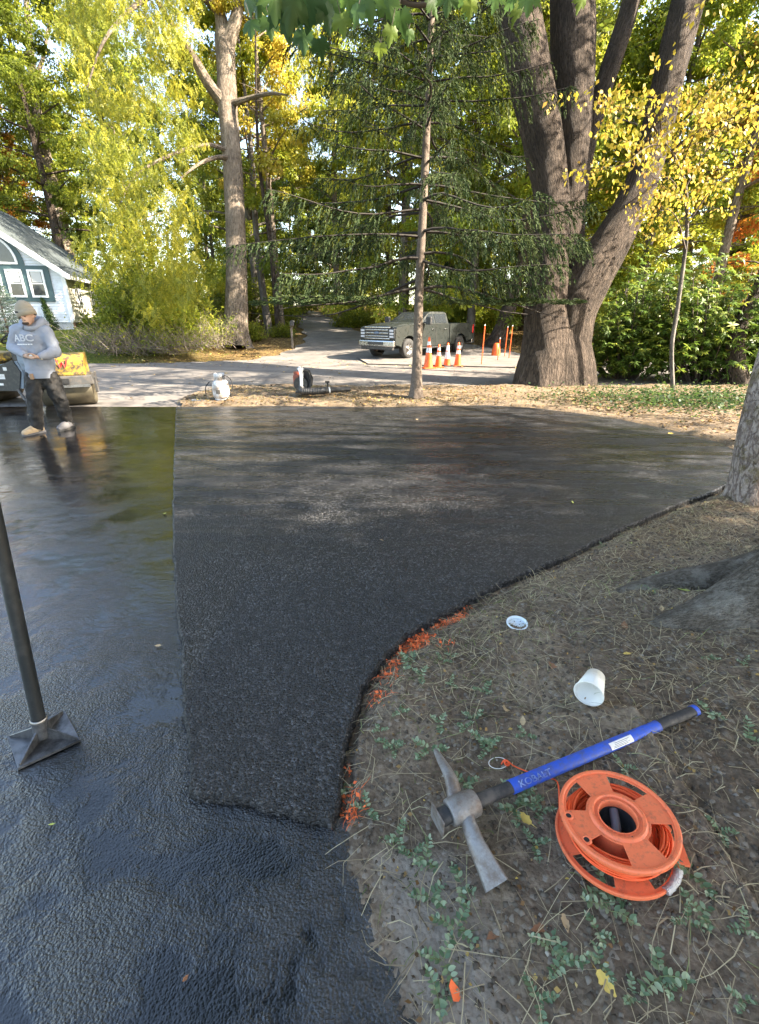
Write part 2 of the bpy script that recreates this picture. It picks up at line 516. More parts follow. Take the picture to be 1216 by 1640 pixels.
def m_soil():
    t = NT('bare_soil'); v = t.coord('Object')
    n = t.noise(v, 2.0, 6, .6); n2 = t.noise(v, 28, 7, .7); vo = t.vor(v, 70); w = t.n('SeparateColor', Color=vo.outputs['Color']).outputs[0]
    col = t.ramp(t.math('ADD', t.math('MULTIPLY', n, .45), t.math('MULTIPLY', n2, .55)), [(.33, (.052, .037, .026)), (.5, (.145, .108, .078)), (.66, (.31, .245, .18))])
    col = t.mix(t.ramp(w, [(.93, 0), (.95, .5)]), col, (.28, .25, .21))
    sx = t.n('SeparateXYZ', Vector=v)
    # pale dust band along the lower edge of the drive
    e = t.math('ADD', t.math('ADD', sx.outputs[0], t.math('MULTIPLY', sx.outputs[1], .27)), t.math('MULTIPLY', n, .16))
    band = t.math('MULTIPLY', t.ramp(e, [(.30, 0), (.36, 1), (.50, 1), (.60, 0)]), t.ramp(sx.outputs[1], [(.95, 1), (1.25, 0)]))
    col = t.mix(t.math('MULTIPLY', band, .65), col, (.25, .22, .19))
    # leaf litter browns further away
    lit = t.math('MULTIPLY', t.ramp(t.math('MULTIPLY', sx.outputs[1], .1), [(.25, 0), (.6, 1)]), t.ramp(t.noise(v, 22, 5, .7), [(.45, 0), (.6, 1)]))
    col = t.mix(t.math('MULTIPLY', lit, .75), col, (.20, .14, .075))
    t.pbr(Base_Color=col, Roughness=.95, Specular_IOR_Level=.15, Normal=t.bump(t.math('ADD', n2, t.math('MULTIPLY', vo.outputs['Distance'], -.6)), .8, .012))
    return t.m
def m_lawn():
    t = NT('lawn_and_litter'); v = t.coord('Object')
    sx = t.n('SeparateXYZ', Vector=v)
    n = t.noise(v, .35, 5, .6); n2 = t.noise(v, 9, 6, .75)
    green = t.ramp(n2, [(.35, (.05, .075, .018)), (.6, (.12, .14, .03)), (.75, (.24, .21, .06))])
    litter = t.ramp(n2, [(.3, (.05, .034, .02)), (.5, (.13, .085, .04)), (.62, (.24, .165, .06)), (.75, (.36, .25, .07))])
    left = t.math('MULTIPLY', t.ramp(t.math('ADD', t.math('MULTIPLY', sx.outputs[0], -.04), t.math('MULTIPLY', n, .25)), [(.42, 0), (.55, 1)]), 1)
    col = t.mix(left, litter, green)
    t.pbr(Base_Color=col, Roughness=.95, Specular_IOR_Level=.1, Normal=t.bump(n2, 1, .06))
    return t.m
MT = dict(wet=m_wet(), mat=m_mat(), road=m_road(), soil=m_soil(), lawn=m_lawn())

def grid_mesh(name, xs, ys, zf, mat, keep=None, sm=True):
    X, Y = np.meshgrid(xs, ys); Z = zf(X, Y)
    V = np.stack([X, Y, Z], -1).reshape(-1, 3)
    ny, nx = X.shape
    i = np.arange(nx - 1)[None, :] + (np.arange(ny - 1) * nx)[:, None]
    F = np.stack([i, i + 1, i + nx + 1, i + nx], -1).reshape(-1, 4)
    if keep is not None:
        cx = (X[:-1, :-1] + X[1:, 1:]).ravel() / 2; cy = (Y[:-1, :-1] + Y[1:, 1:]).ravel() / 2
        F = F[keep(cx, cy)]
    me = np_mesh(name, V, F, mat, smooth_=sm)
    return me

# the one wide ground sheet
xs = np.concatenate([np.linspace(-400, -60, 18)[:-1], np.linspace(-60, 60, 161), np.linspace(60, 400, 18)[1:]])
ys = np.concatenate([np.linspace(-60, -4, 8)[:-1], np.linspace(-4, 80, 169), np.linspace(80, 600, 16)[1:]])
def gz(x, y):
    z = H(x, y) + (fbm(x * .7, y * .7, 4) - .5) * .10 * smooth((y - 20.3) / 2)
    return z - 0.09 * (1 - smooth((y - 20.0) / .8))
g = new_obj('lawn', grid_mesh('lawn', xs, ys, gz, MT['lawn'])); tag(g, kind='structure')

# the street
def rz_(x, y): return np.zeros_like(x) + 0.012 * np.sin(y * .35) + np.clip(y - 19.5, 0, 3) * .0 + .0
xs = np.linspace(-60, 60, 241); ys = np.linspace(8.6, 20.8, 60)
def far_edge(x): return 20.4 - .35 * np.abs(np.sin(x * .21 + .4)) - smooth((-x - 3) / 6) * 1.9 - smooth((x - 4.5) / 3) * 1.2
def zroad(x, y):
    return 0.0 + H(x, y)
g = new_obj('street', grid_mesh('street', xs, ys, zroad, MT['road'],
            keep=lambda x, y: (y < far_edge(x)) & ((y > 9.05) | (x < -3.0)))); tag(g, kind='structure')

# drive that runs off into the wood
cl = [G(560, 566), G(545, 545), G(520, 525), G(500, 510), G(487, 500), G(478, 496)]
cl = [cl[0] + Vector((0.2, -2.5, 0))] + cl
cp = catmull([[p.x, p.y, w] for p, w in zip(cl, [4.2, 3.0, 1.9, 1.6, 1.5, 1.5, 1.5])], 60)
V = []; nl = 9
for i, (x, y, w) in enumerate(cp):
    tx, ty = (cp[min(i + 1, 59)] - cp[max(i - 1, 0)])[:2]; L = math.hypot(tx, ty); nx_, ny_ = ty / L, -tx / L
    for k in range(nl):
        s_ = (k / (nl - 1) * 2 - 1) * (w + .15 * math.sin(i * 1.3 + k))
        X, Y = x + nx_ * s_, y + ny_ * s_
        V.append((X, Y, float(gz(X, Y)) + .05 + .02 * (1 - (s_ / w) ** 2)))
Fq = [(i * nl + k, i * nl + k + 1, (i + 1) * nl + k + 1, (i + 1) * nl + k) for i in range(59) for k in range(nl - 1)]
g = new_obj('wood_driveway', np_mesh('wood_driveway', V, Fq, MT['road'], smooth_=True)); tag(g, kind='structure')
# the parking pull-in beside the truck
pp = [G(590, 584), G(842, 590), G(850, 572), G(790, 556), G(700, 548), G(600, 552), G(560, 566)]
bmx = bmesh.new()
vv = [bmx.verts.new((p.x, p.y, .012 + float(H(p.x, p.y)) + .02)) for p in pp]
bmx.faces.new(vv); bmesh.ops.triangulate(bmx, faces=bmx.faces)
me = bpy.data.meshes.new('pull_in'); bmx.to_mesh(me); bmx.free(); me.materials.append(MT['road'])
g = new_obj('parking_pull_in', me); tag(g, kind='structure')

# old wet drive: flat sheet with a fine near grid
def zdrive(x, y): return 0.006 + (fbm(x * 1.5, y * 1.5, 3, 5) - .5) * .012 + (fbm(x * 14, y * 14, 3, 8) - .5) * .0035 * (y < 4)
old_poly = drive_poly
def kd(x, y): return (pip(x, y, old_poly) | (pdist(x, y, old_poly) < .12) & (y < drive_edge[0][1])) & ~(pip(x, y, mat_coarse) & (pdist(x, y, mat_coarse) > .15))
xs = np.concatenate([np.linspace(-14, -3, 45)[:-1], np.linspace(-3, 1.5, 226)]); ys = np.concatenate([np.linspace(-4, .3, 15)[:-1], np.linspace(.3, 4, 186)[:-1], np.linspace(4, float(Y_FAR), 60)])
g = new_obj('wet_driveway', grid_mesh('wet_driveway', xs, ys, zdrive, MT['wet'], keep=kd)); tag(g, kind='structure')

# new asphalt mat with its ragged, sloping edge
bmx = bmesh.new()
top = [bmx.verts.new((x, y, MAT_Z)) for x, y in mat_line]
n = len(top)
def outset(line, d):
    L = np.array(line); t_ = np.roll(L, -2, 0) - np.roll(L, 2, 0); t_ /= np.linalg.norm(t_, axis=1)[:, None] + 1e-9
    area = .5 * np.sum(L[:, 0] * np.roll(L[:, 1], -1) - np.roll(L[:, 0], -1) * L[:, 1])
    nn = np.stack([t_[:, 1], -t_[:, 0]], 1) * (1 if area > 0 else -1)
    return L + nn * d
mid = [bmx.verts.new((x, y, MAT_Z - .012 + .006 * math.sin(i * 2.1))) for i, (x, y) in enumerate(outset(mat_line, .009))]
low = [bmx.verts.new((x, y, -.03)) for x, y in outset(mat_line, .018)]
bmx.faces.new(top)
for i in range(n):
    j = (i + 1) % n
    bmx.faces.new((top[i], mid[i], mid[j], top[j])); bmx.faces.new((mid[i], low[i], low[j], mid[j]))
bmesh.ops.triangulate(bmx, faces=[f for f in bmx.faces if len(f.verts) > 4])
bmesh.ops.recalc_face_normals(bmx, faces=bmx.faces)
me = bpy.data.meshes.new('new_asphalt'); bmx.to_mesh(me); bmx.free(); me.materials.append(MT['mat'])
g = new_obj('new_asphalt', me); tag(g, kind='structure')

# soil: bank on the right and the verge behind the new asphalt
def soil_z(x, y):
    dm = pdist(x, y, mat_coarse); im = pip(x, y, mat_coarse)
    dd = pdist(x, y, drive_poly); idd = pip(x, y, drive_poly)
    sd = np.where(im, -dm, dm); sdd = np.where(idd, -dd, dd)
    s = np.minimum(sd, sdd)
    base = np.where(sd < .0, -.06, 0) + smooth((-sdd - .0) / .08) * -.04 * (sd >= 0)
    # trench beside the new mat, then the bank
    rise = smooth((s - .03) / .16) * .055
    right = smooth((s - .1) / 1.6) * .07 * smooth((x + .5) / 1.5) * (1 - smooth((y - 6) / 3))
    far = smooth((y - 8.8) / .5) * .02
    nz = (fbm(x * 3, y * 3, 3) - .5) * .05 + (fbm(x * 16, y * 16, 4, 3) - .5) * .026 + (fbm(x * 55, y * 55, 2, 9) - .5) * .009
    z = base + rise + right + far + nz * smooth((s + .01) / .12) - .012 * (s < .05)
    # buttress root of the near trunk lifts the soil
    lower = (y < 1.45) & (x < 1)
    z = np.where(lower & (sd > .05), .004 + (fbm(x * 16, y * 16, 4, 3) - .5) * .012 + (fbm(x * 4, y * 4, 3, 1) - .5) * .02 + np.clip(sdd, -.12, 2) * .12 - .03 * smooth(-sdd / .1), z) if np.any(lower) else z
    return z + np.exp(-((x - 1.9) ** 2 + (y - 2.25) ** 2) / .35) * .06
def soil_keep(x, y):
    inm = (pip(x, y, mat_coarse) & (pdist(x, y, mat_coarse) > .25)) | (pip(x, y, drive_poly) & (pdist(x, y, drive_poly) > .25))
    fine = (x > -.42) & (x < 3.2) & (y > .22) & (y < 4.4)
    vl = (y > 9.0) & (x < float(verge_left) + .25 * np.sin(y * 3))
    return (~inm) & (~fine) & (~vl) & (y < 11.55 + .12 * np.sin(x * 2.2) + .1 * np.sin(x * 5)) & ~((x < -3.9) & (y > 8.9))
xs = np.linspace(-4.6, 24, 477); ys = np.linspace(-4, 11.8, 264)
g = new_obj('soil_verge', grid_mesh('soil_verge', xs, ys, lambda x, y: soil_z(x, y) + .004, MT['soil'], keep=soil_keep)); tag(g, kind='structure')
xs = np.linspace(-.45, 3.24, 400); ys = np.linspace(.2, 4.44, 440)
g = new_obj('soil_bank', grid_mesh('soil_bank', xs, ys, lambda x, y: soil_z(x, y) + (fbm(x * 120, y * 120, 2, 4) - .5) * .006 + .002, MT['soil'],
            keep=lambda x, y: ~((pip(x, y, mat_coarse) & (pdist(x, y, mat_coarse) > .1)) | (pip(x, y, drive_poly) & (pdist(x, y, drive_poly) > .1))))); tag(g, kind='structure')
def SZ(x, y): return float(soil_z(np.array([x], float), np.array([y], float))[0])
def GS(px, py, lift=0):
    """point on the soil seen at a pixel"""
    p = G(px, py, .05)
    for _ in range(4): p = G(px, py, SZ(p.x, p.y) + lift)
    return p
# ================================================================== VEGETATION
def stem_arrays(ctrl, n=10, rows=12, flare=0, fh=.8, lobes=5, seed=0, rough=0.0, knots=()):
    """tapered tube through control rows (x,y,z,r); returns V, F, UV"""
    c = catmull(ctrl, rows) if len(ctrl) > 2 or rows > 2 else np.asarray(ctrl, float)
    P_ = c[:, :3]; r = np.maximum(c[:, 3], .002)
    T = np.gradient(P_, axis=0); T /= np.linalg.norm(T, axis=1)[:, None] + 1e-9
    ref = np.array([0.0, -1, 0]) if abs(T[0][1]) < .9 else np.array([1.0, 0, 0])
    N = ref[None] - T * (T @ ref)[:, None]; N /= np.linalg.norm(N, axis=1)[:, None] + 1e-9
    B = np.cross(T, N)
    a = np.linspace(0, 2 * PI, n + 1)
    L = np.concatenate([[0], np.cumsum(np.linalg.norm(np.diff(P_, axis=0), axis=1))])
    rr = np.repeat(r[:, None], n + 1, 1)
    if flare:
        f = flare * np.exp(-L / fh)[:, None] * (1 + .55 * np.cos(lobes * a + seed)[None] + .25 * np.cos((lobes + 2) * a + 2 * seed)[None])
        rr = rr + f
    if rough:
        ca = np.cos(a)[None] * 1.5 + seed; sa = np.sin(a)[None] * 1.5
        rr = rr * (1 + rough * (fbm(ca + 0 * L[:, None], sa + L[:, None] * .9, 3, seed) - .5) * 2)
        rr = rr + rough * .05 * (fbm(a[None] * 14 / PI * 2 * r.mean() * 3 + 0 * L[:, None], L[:, None] * 2.2, 3, seed + 3) - .5)
    rr[:, -1] = rr[:, 0]
    V = P_[:, None] + N[:, None] * (np.cos(a)[None, :, None] * rr[..., None]) + B[:, None] * (np.sin(a)[None, :, None] * rr[..., None])
    m = n + 1
    i = np.arange(n)[None] + (np.arange(rows - 1) * m)[:, None]
    F = np.stack([i, i + 1, i + m + 1, i + m], -1).reshape(-1, 4)
    UV = np.stack([np.repeat((a * r.mean())[None], rows, 0), np.repeat(L[:, None], m, 1)], -1).reshape(-1, 2)
    return V.reshape(-1, 3), F, UV
def join_arrays(lst):
    Vs, Fs, Us = [], [], []; o = 0
    for V, F, U in lst:
        Vs.append(V); Fs.append(F + o); Us.append(U); o += len(V)
    return np.concatenate(Vs), np.concatenate(Fs), np.concatenate(Us)
def stems_mesh(name, lst, mat):
    V, F, U = join_arrays(lst)
    return np_mesh(name, V, F, mat, uv=U, smooth_=True)

def leaves(pos, axis, nrm, L, W, cup=.0):
    """diamond leaves: pos (base), axis (direction), nrm, length, width -> V,F"""
    axis = axis / (np.linalg.norm(axis, axis=1)[:, None] + 1e-9)
    side = np.cross(nrm, axis); side /= np.linalg.norm(side, axis=1)[:, None] + 1e-9
    up = np.cross(axis, side)
    L = np.broadcast_to(L, (len(pos),))[:, None]; W = np.broadcast_to(W, (len(pos),))[:, None]
    a = pos; c = pos + axis * L - up * L * cup
    b = pos + axis * L * .45 + side * W * .5 + up * L * cup * .3; d = pos + axis * L * .45 - side * W * .5 + up * L * cup * .3
    V = np.stack([a, b, c, d], 1).reshape(-1, 3)
    F = np.arange(len(pos) * 4).reshape(-1, 4)
    return V, F
def rvec(rg, n):
    v = rg.normal(size=(n, 3)); return v / np.linalg.norm(v, axis=1)[:, None]

def broadleaf(name, seed, h=16, crown0=3.5, spread=4.2, trunk_r=.22, nleaf=26000, leaf=.15, lmat=None, bmat=None, droop=.25, nl=26, low=0.0, clusters=5):
    """returns (trunk mesh, limbs mesh, crown mesh) round a local origin"""
    rg = np.random.default_rng(seed)
    lean = rg.normal(size=2) * .025 * h
    tr = [(0, 0, -.4, trunk_r * 1.15), (rg.normal() * .06, rg.normal() * .06, h * .25, trunk_r * .92), (lean[0] * .5, lean[1] * .5, h * .55, trunk_r * .65), (lean[0], lean[1], h * .97, trunk_r * .12)]
    stem = stem_arrays(tr, 12, 26, flare=trunk_r * .7, fh=.45, lobes=5, seed=seed % 7, rough=.06)
    tc = catmull(tr, 100)
    limbs = []; tips = []
    for k in range(nl):
        f = (k + rg.random()) / nl
        z = crown0 + (h * .95 - crown0) * f ** .9
        i = int(np.argmin(abs(tc[:, 2] - z))); base = tc[i]
        az = k * 2.399 + rg.normal() * .4
        shape = math.sin(PI * min(1, (.22 + .78 * f) ** .8)) ** .6 if f < .96 else .35
        Ln = spread * shape * rg.uniform(.75, 1.15) + .4
        up = .2 + .7 * f + rg.normal() * .12
        d = np.array([math.cos(az), math.sin(az), up]); d /= np.linalg.norm(d)
        p0 = base[:3]; p1 = p0 + d * Ln * .5 + rg.normal(size=3) * .12; p2 = p0 + d * Ln + np.array([0, 0, -droop * Ln * .5]) + rg.normal(size=3) * .2
        r0 = max(.02, base[3] * .42)
        limbs.append(stem_arrays([(*p0, r0), (*p1, r0 * .6), (*p2, r0 * .15)], 6, 8))
        for q in range(clusters):
            s_ = rg.uniform(.25, 1.05); b = p0 + (p1 - p0) * min(1, s_ * 2) if s_ < .5 else p1 + (p2 - p1) * (s_ * 2 - 1)
            o = rg.normal(size=3) * np.array([.8, .8, .45]) * (.35 + .16 * Ln)
            tips.append((b + o, s_))
            if q % 2 == 0: limbs.append(stem_arrays([(*b, r0 * .3), (*(b + o), .008)], 4, 2))
    if low:
        for q in range(int(low)):
            az = rg.uniform(0, 2 * PI); rr = rg.uniform(.3, 1.1) * spread
            tips.append((np.array([math.cos(az) * rr, math.sin(az) * rr, rg.uniform(.6, crown0 + 1)]), .8))
    tp = np.array([t[0] for t in tips]); m = len(tp)
    wgt = rg.uniform(.4, 1.4, m); cnt = (wgt / wgt.sum() * nleaf).astype(int)
    idx = np.repeat(np.arange(m), cnt); N = len(idx)
    rad = rg.uniform(.45, .95, m) * (.5 + spread * .09)
    g_ = rvec(rg, N) * (rg.random(N) ** .45)[:, None] * rad[idx][:, None] * np.array([1, 1, .62])
    pos = tp[idx] + g_
    pos[:, 2] -= droop * .4 * np.hypot(g_[:, 0], g_[:, 1])
    ax = g_ / (np.linalg.norm(g_, axis=1)[:, None] + .01) + rvec(rg, N) * .8; ax[:, 2] -= .5 + droop
    nr = rvec(rg, N) * .55 + np.array([0, 0, 1.0])
    sz = leaf * rg.uniform(.6, 1.25, N)
    V, F = leaves(pos, ax, nr, sz, sz * .72, .12)
    ct = rg.uniform(-.22, .22, m)
    tint = .5 + ct[idx] + rg.normal(size=N) * .11
    return (stems_mesh(name + '_trunk', [stem], bmat), stems_mesh(name + '_limbs', limbs, bmat), np_mesh(name + '_crown', V, F, lmat, tint=np.clip(tint, 0, 1)))
def plant_tree(meshes, name, loc, rz, sc, label, cat, group=None, first=None, lm=None):
    if first is not None:
        r = copy_tree(first)
    else:
        r = empty(name, (0, 0, 0))
        new_obj('trunk', meshes[0], r); new_obj('limbs', meshes[1], r); new_obj('crown', meshes[2], r)
    r.location = loc; r.rotation_euler = (0, 0, rz); r.scale = (sc[0], sc[0], sc[1]) if hasattr(sc, '__len__') else (sc,) * 3
    tag(r, label, cat, group)
    for c in r.children:
        if c.name.startswith('crown'):
            if lm is None: c.material_slots[0].link = 'DATA'
            else: c.material_slots[0].link = 'OBJECT'; c.material_slots[0].material = lm
    return r

LM = dict(
    yg=leaf_mat('leaves_yellow_green', [(0, (.10, .16, .022)), (.4, (.23, .29, .035)), (.7, (.42, .41, .05)), (1, (.62, .52, .08))], .55),
    gr=leaf_mat('leaves_green', [(0, (.055, .085, .016)), (.5, (.20, .24, .032)), (.8, (.38, .38, .045)), (1, (.56, .48, .07))], .55),
    ash=leaf_mat('ash_leaves', [(0, (.08, .11, .018)), (.35, (.21, .23, .028)), (.65, (.40, .36, .04)), (1, (.58, .48, .06))], .5),
    dk=leaf_mat('leaves_dark_green', [(0, (.02, .045, .015)), (.5, (.045, .09, .025)), (1, (.11, .17, .035))], .4),
    ye=leaf_mat('leaves_yellow', [(0, (.22, .25, .03)), (.4, (.44, .38, .05)), (.8, (.60, .44, .08)), (1, (.62, .34, .08))], .5),
    orr=leaf_mat('leaves_orange', [(0, (.30, .20, .03)), (.4, (.50, .22, .04)), (1, (.50, .12, .04))], .5),
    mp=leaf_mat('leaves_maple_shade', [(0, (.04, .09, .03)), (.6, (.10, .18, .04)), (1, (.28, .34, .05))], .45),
    rh=leaf_mat('leaves_glossy', [(0, (.03, .07, .015)), (.5, (.11, .18, .03)), (.85, (.26, .30, .05)), (1, (.44, .42, .07))], .4, .45, .3),
    sp=leaf_mat('spruce_needles', [(0, (.018, .034, .014)), (.5, (.04, .065, .024)), (1, (.10, .12, .04))], .2, .8, .15),
)
BM = dict(
    grey=bark_mat('bark_grey', (.05, .042, .035), (.20, .175, .15), 11, 1.6, .015),
    brown=bark_mat('bark_brown', (.018, .012, .009), (.165, .122, .092), 22, 3.0, .06, strength=1.0),
    ash=bark_mat('bark_ash', (.07, .05, .035), (.36, .29, .22), 15, 2.6, .03),
    spruce=bark_mat('bark_spruce', (.075, .055, .042), (.21, .165, .13), 26, 14, .006, strength=.6),
    moss=bark_mat('bark_pale', (.16, .10, .08), (.50, .42, .36), 18, 9, .02, patch=(.17, .13, .06), patch_amt=.8),
    near=bark_mat('bark_near', (.075, .062, .050), (.34, .295, .245), 30, 20, .035, patch=(.46, .43, .38), patch_amt=.6),
    twig=plain('twig_bark', (.09, .065, .05), .85, scale=60),
    dtwig=plain('dark_twig', (.022, .017, .013), .9, scale=60),
    dead=plain('dead_twig', (.20, .165, .13), .9, scale=50),
)

# ---- far wood: shared tree meshes
protos = [broadleaf('wood_tree_a', 11, 17, 3.2, 4.0, .20, 30000, .17, LM['yg'], BM['grey'], .3, low=16),
          broadleaf('wood_tree_b', 12, 19, 4.2, 4.4, .26, 30000, .17, LM['gr'], BM['brown'], .2, low=10),
          broadleaf('wood_tree_c', 13, 15, 2.4, 3.6, .15, 26000, .16, LM['gr'], BM['grey'], .35, low=22),
          broadleaf('wood_tree_d', 14, 21, 7.0, 4.0, .24, 24000, .18, LM['yg'], BM['ash'], .2)]
rg = np.random.default_rng(5)
GRP = 'broadleaf trees of the wood beyond the street'
spots = []
for row, (yy, step, jit) in enumerate([(27.5, 3.7, 1.0), (33, 4.4, 1.5), (40, 5.2, 2.0), (49, 6.5, 2.5), (62, 8.5, 3.5), (84, 11, 5)]):
    half = yy * .92 + 3
    x = -half
    while x < half:
        X = x + rg.normal() * jit * .5; Y = yy + rg.uniform(-jit, jit)
        x += step
        # keep the drive into the wood, the house and the street clear
        dx_ = np.interp(Y, [p.y for p in cl], [p.x for p in cl])
        if abs(X - dx_) < (2.3 if Y < 47 else 0): continue
        if -33 < X < -11.5 and Y < 37: continue
        if Y < 30 and X > 16: continue
        if abs(X + 6.9) < 4.2 and Y < 30.5: continue
        spots.append((X, Y, row))
firsts = {}
lab = {0: 'slender yellow-green tree in the wood beyond the street', 1: 'tall fuller green tree in the wood beyond the street',
       2: 'bushy low-branched green tree in the wood beyond the street', 3: 'tall tree with bare lower trunk in the wood beyond the street'}
for i, (X, Y, row) in enumerate(spots):
    k = int(rg.integers(0, 4)); lm = None
    if X > 9 and rg.random() < .4: lm = LM['ye'] if rg.random() < .65 else LM['yg']
    elif X / Y < -.66 and rg.random() < .35: lm = LM['orr']
    elif rg.random() < .12: lm = LM['dk']
    place = ('beside the white house' if X < -11 else 'behind the ash tree' if X < -6 else 'left of the drive into the wood' if X < dx_ else 'behind the dark spruce' if X / Y < .12 else 'behind the parked pickup' if X / Y < .27 else 'behind the big maple' if X / Y < .5 else 'above the hedge at the right')
    place = ('' if row < 2 else 'deeper in the wood, ') + place
    lbl = ['slender yellow-green tree ', 'tall fuller green tree ', 'bushy low-branched green tree ', 'tall tree with bare lower trunk '][k] + place
    if lm is LM['ye']: lbl = 'golden-yellow tree ' + place
    if lm is LM['orr']: lbl = 'orange autumn tree ' + place
    if lm is LM['dk']: lbl = 'dark green tree ' + place
    r = plant_tree(protos[k], 'wood_tree', (X, Y, float(gz(X, Y)) - .1), rg.uniform(0, 6.28), (rg.uniform(.85, 1.15), rg.uniform(.8, 1.1) * (1 - .012 * max(0, Y - 50) / 5)),
                   lbl, 'tree', GRP, firsts.get(k), lm)
    if k not in firsts: firsts[k] = r; r['group'] = GRP
# orange tree behind the house and a dark green one
for (X, Y, k, lm, lbl) in [(-27, 40, 2, LM['orr'], 'orange and rust coloured tree just over the house roof'),
                           (-22, 37.5, 1, LM['gr'], 'tall green tree rising behind the house roof'),
                           (-34, 44, 1, LM['dk'], 'dark green tree at the far left behind the house')]:
    plant_tree(protos[k], 'backyard_tree', (X, Y, float(gz(X, Y)) - .1), 1.2 * k, 1.0 if k == 1 else .75, lbl, 'tree', None, firsts[k], lm)

# ---- understorey shrubs along the wood edge
def shrub_mesh(name, seed, h, w, n, leaf, lmat, bmat, axis_up=.2, aspect=.6):
    rg = np.random.default_rng(seed); st = []; tips = []
    for k in range(22):
        az = rg.uniform(0, 6.28); rr = w * rg.random() ** .6; z = h * rg.uniform(.35, 1) * (1 - .35 * (rr / w) ** 2)
        p = np.array([math.cos(az) * rr, math.sin(az) * rr, z])
        st.append(stem_arrays([(0 + p[0] * .1, p[1] * .1, -.1, .02), (p[0] * .5, p[1] * .5, z * .6, .013), (*p, .004)], 4, 5)); tips.append(p)
        for q in range(4): tips.append(p * np.array([rg.uniform(.5, 1.1), rg.uniform(.5, 1.1), rg.uniform(.15, 1)]) + rg.normal(size=3) * .12)
    tp = np.array(tips); idx = rg.integers(0, len(tp), n)
    g_ = rvec(rg, n) * (rg.random(n) ** .5)[:, None] * w * .30
    pos = tp[idx] + g_; pos[:, 2] = np.abs(pos[:, 2]) + .02
    ax = g_ / (w * .3) + rvec(rg, n) * .6 + np.array([0, 0, axis_up]); nr = rvec(rg, n) * .6 + np.array([0, 0, 1.])
    sz = leaf * rg.uniform(.6, 1.3, n); V, F = leaves(pos, ax, nr, sz, sz * aspect, .1)
    tint = .5 + rg.uniform(-.2, .2, len(tp))[idx] + rg.normal(size=n) * .12
    return stems_mesh(name + '_stems', st, bmat), np_mesh(name + '_leaves', V, F, lmat, tint=np.clip(tint, 0, 1))
def plant_shrub(ms, name, loc, rz, sc, label, cat='shrub', group=None):
    r = empty(name, loc, rz, label, cat, group)
    new_obj('stems', ms[0], r); new_obj('foliage', ms[1], r)
    r.scale = (sc, sc, sc) if not hasattr(sc, '__len__') else sc
    return r
shr = [shrub_mesh('shrub_a', 1, 1.8, 1.2, 5000, .11, LM['gr'], BM['twig']), shrub_mesh('shrub_b', 2, 1.3, 1.1, 4500, .10, LM['yg'], BM['twig']),
       shrub_mesh('shrub_c', 3, .7, .9, 3500, .09, LM['gr'], BM['twig'])]
rg = np.random.default_rng(9)
for i in range(85):
    X = rg.uniform(-14, 26); Y = rg.uniform(24.5, 46)
    dx_ = np.interp(Y, [p.y for p in cl], [p.x for p in cl])
    if abs(X - dx_) < 2.6: continue
    if X > 1 and X < 12 and Y < 28.5: continue
    if X < -10 and Y < 27: continue
    k = int(rg.integers(0, 3)); s_ = rg.uniform(.8, 1.7) * (.6 if Y < 27.5 else 1)
    plant_shrub(shr[k], 'undergrowth_shrub', (X, Y, float(gz(X, Y))), rg.uniform(0, 6.28), (s_, s_, s_ * rg.uniform(.7, 1.3)),
                ['leafy green shrub in the undergrowth of the wood', 'yellowing shrub in the undergrowth of the wood', 'low leafy plant in the undergrowth of the wood'][k], 'shrub', 'undergrowth shrubs in the wood')

# ---- slim dark trunks of the wood that show one by one
trunk_specs = [(432, 535, 425, 130, .20, BM['grey']), (447, 540, 452, 250, .13, BM['brown']), (418, 520, 415, 300, .10, BM['brown']), (508, 498, 505, 330, .12, BM['brown']), (528, 500, 532, 330, .08, BM['brown']),
               (580, 500, 584, 360, .09, BM['brown']), (712, 525, 716, 330, .17, BM['brown']), (735, 520, 738, 300, .11, BM['ash']), (748, 522, 756, 300, .08, BM['brown']), (765, 522, 770, 330, .07, BM['brown']), (796, 528, 797, 350, .16, BM['brown']), (836, 530, 840, 380, .15, BM['brown'])]
for i, (bx_, by_, tx, ty, r_, bm_) in enumerate(trunk_specs):
    b = G(bx_, by_); dpt = (b - Vector((0, 0, CAM_H))).length
    dd = b.y * CT - (b.z - CAM_H) * ST
    q = P(tx, ty, dd * 1.02)
    up = q - b; up = up / up.z if up.z else up
    root = empty('slim_wood_tree', b, 0, 'slim bare trunk among the trees past the street', 'tree', 'slim trunks at the front of the wood')
    hgt = 15
    rg = np.random.default_rng(100 + i)
    ctl = [(0, 0, -.3, r_ * 1.2), (up.x * hgt * .3 + rg.normal() * .15, up.y * hgt * .3 * 0, hgt * .3, r_ * .9), (up.x * hgt * .6 + rg.normal() * .2, 0, hgt * .6, r_ * .6), (up.x * hgt, 0, hgt, r_ * .15)]
    new_obj('trunk', stems_mesh('slim_trunk', [stem_arrays(ctl, 12, 22, flare=r_ * .7, fh=.4, seed=i, rough=.08)], bm_), root)
    br = []
    for k in range(7):
        z = rg.uniform(2.5, 12); az = rg.uniform(0, 6.28); L_ = rg.uniform(.6, 1.8); x0 = up.x * z
        br.append(stem_arrays([(x0, 0, z, r_ * .25), (x0 + math.cos(az) * L_ * .5, math.sin(az) * L_ * .5, z + .2, r_ * .15), (x0 + math.cos(az) * L_, math.sin(az) * L_, z + rg.uniform(0, .8), .005)], 5, 5))
    for b__ in br: new_obj('limb', stems_mesh('slim_limb', [b__], BM['twig']), root)
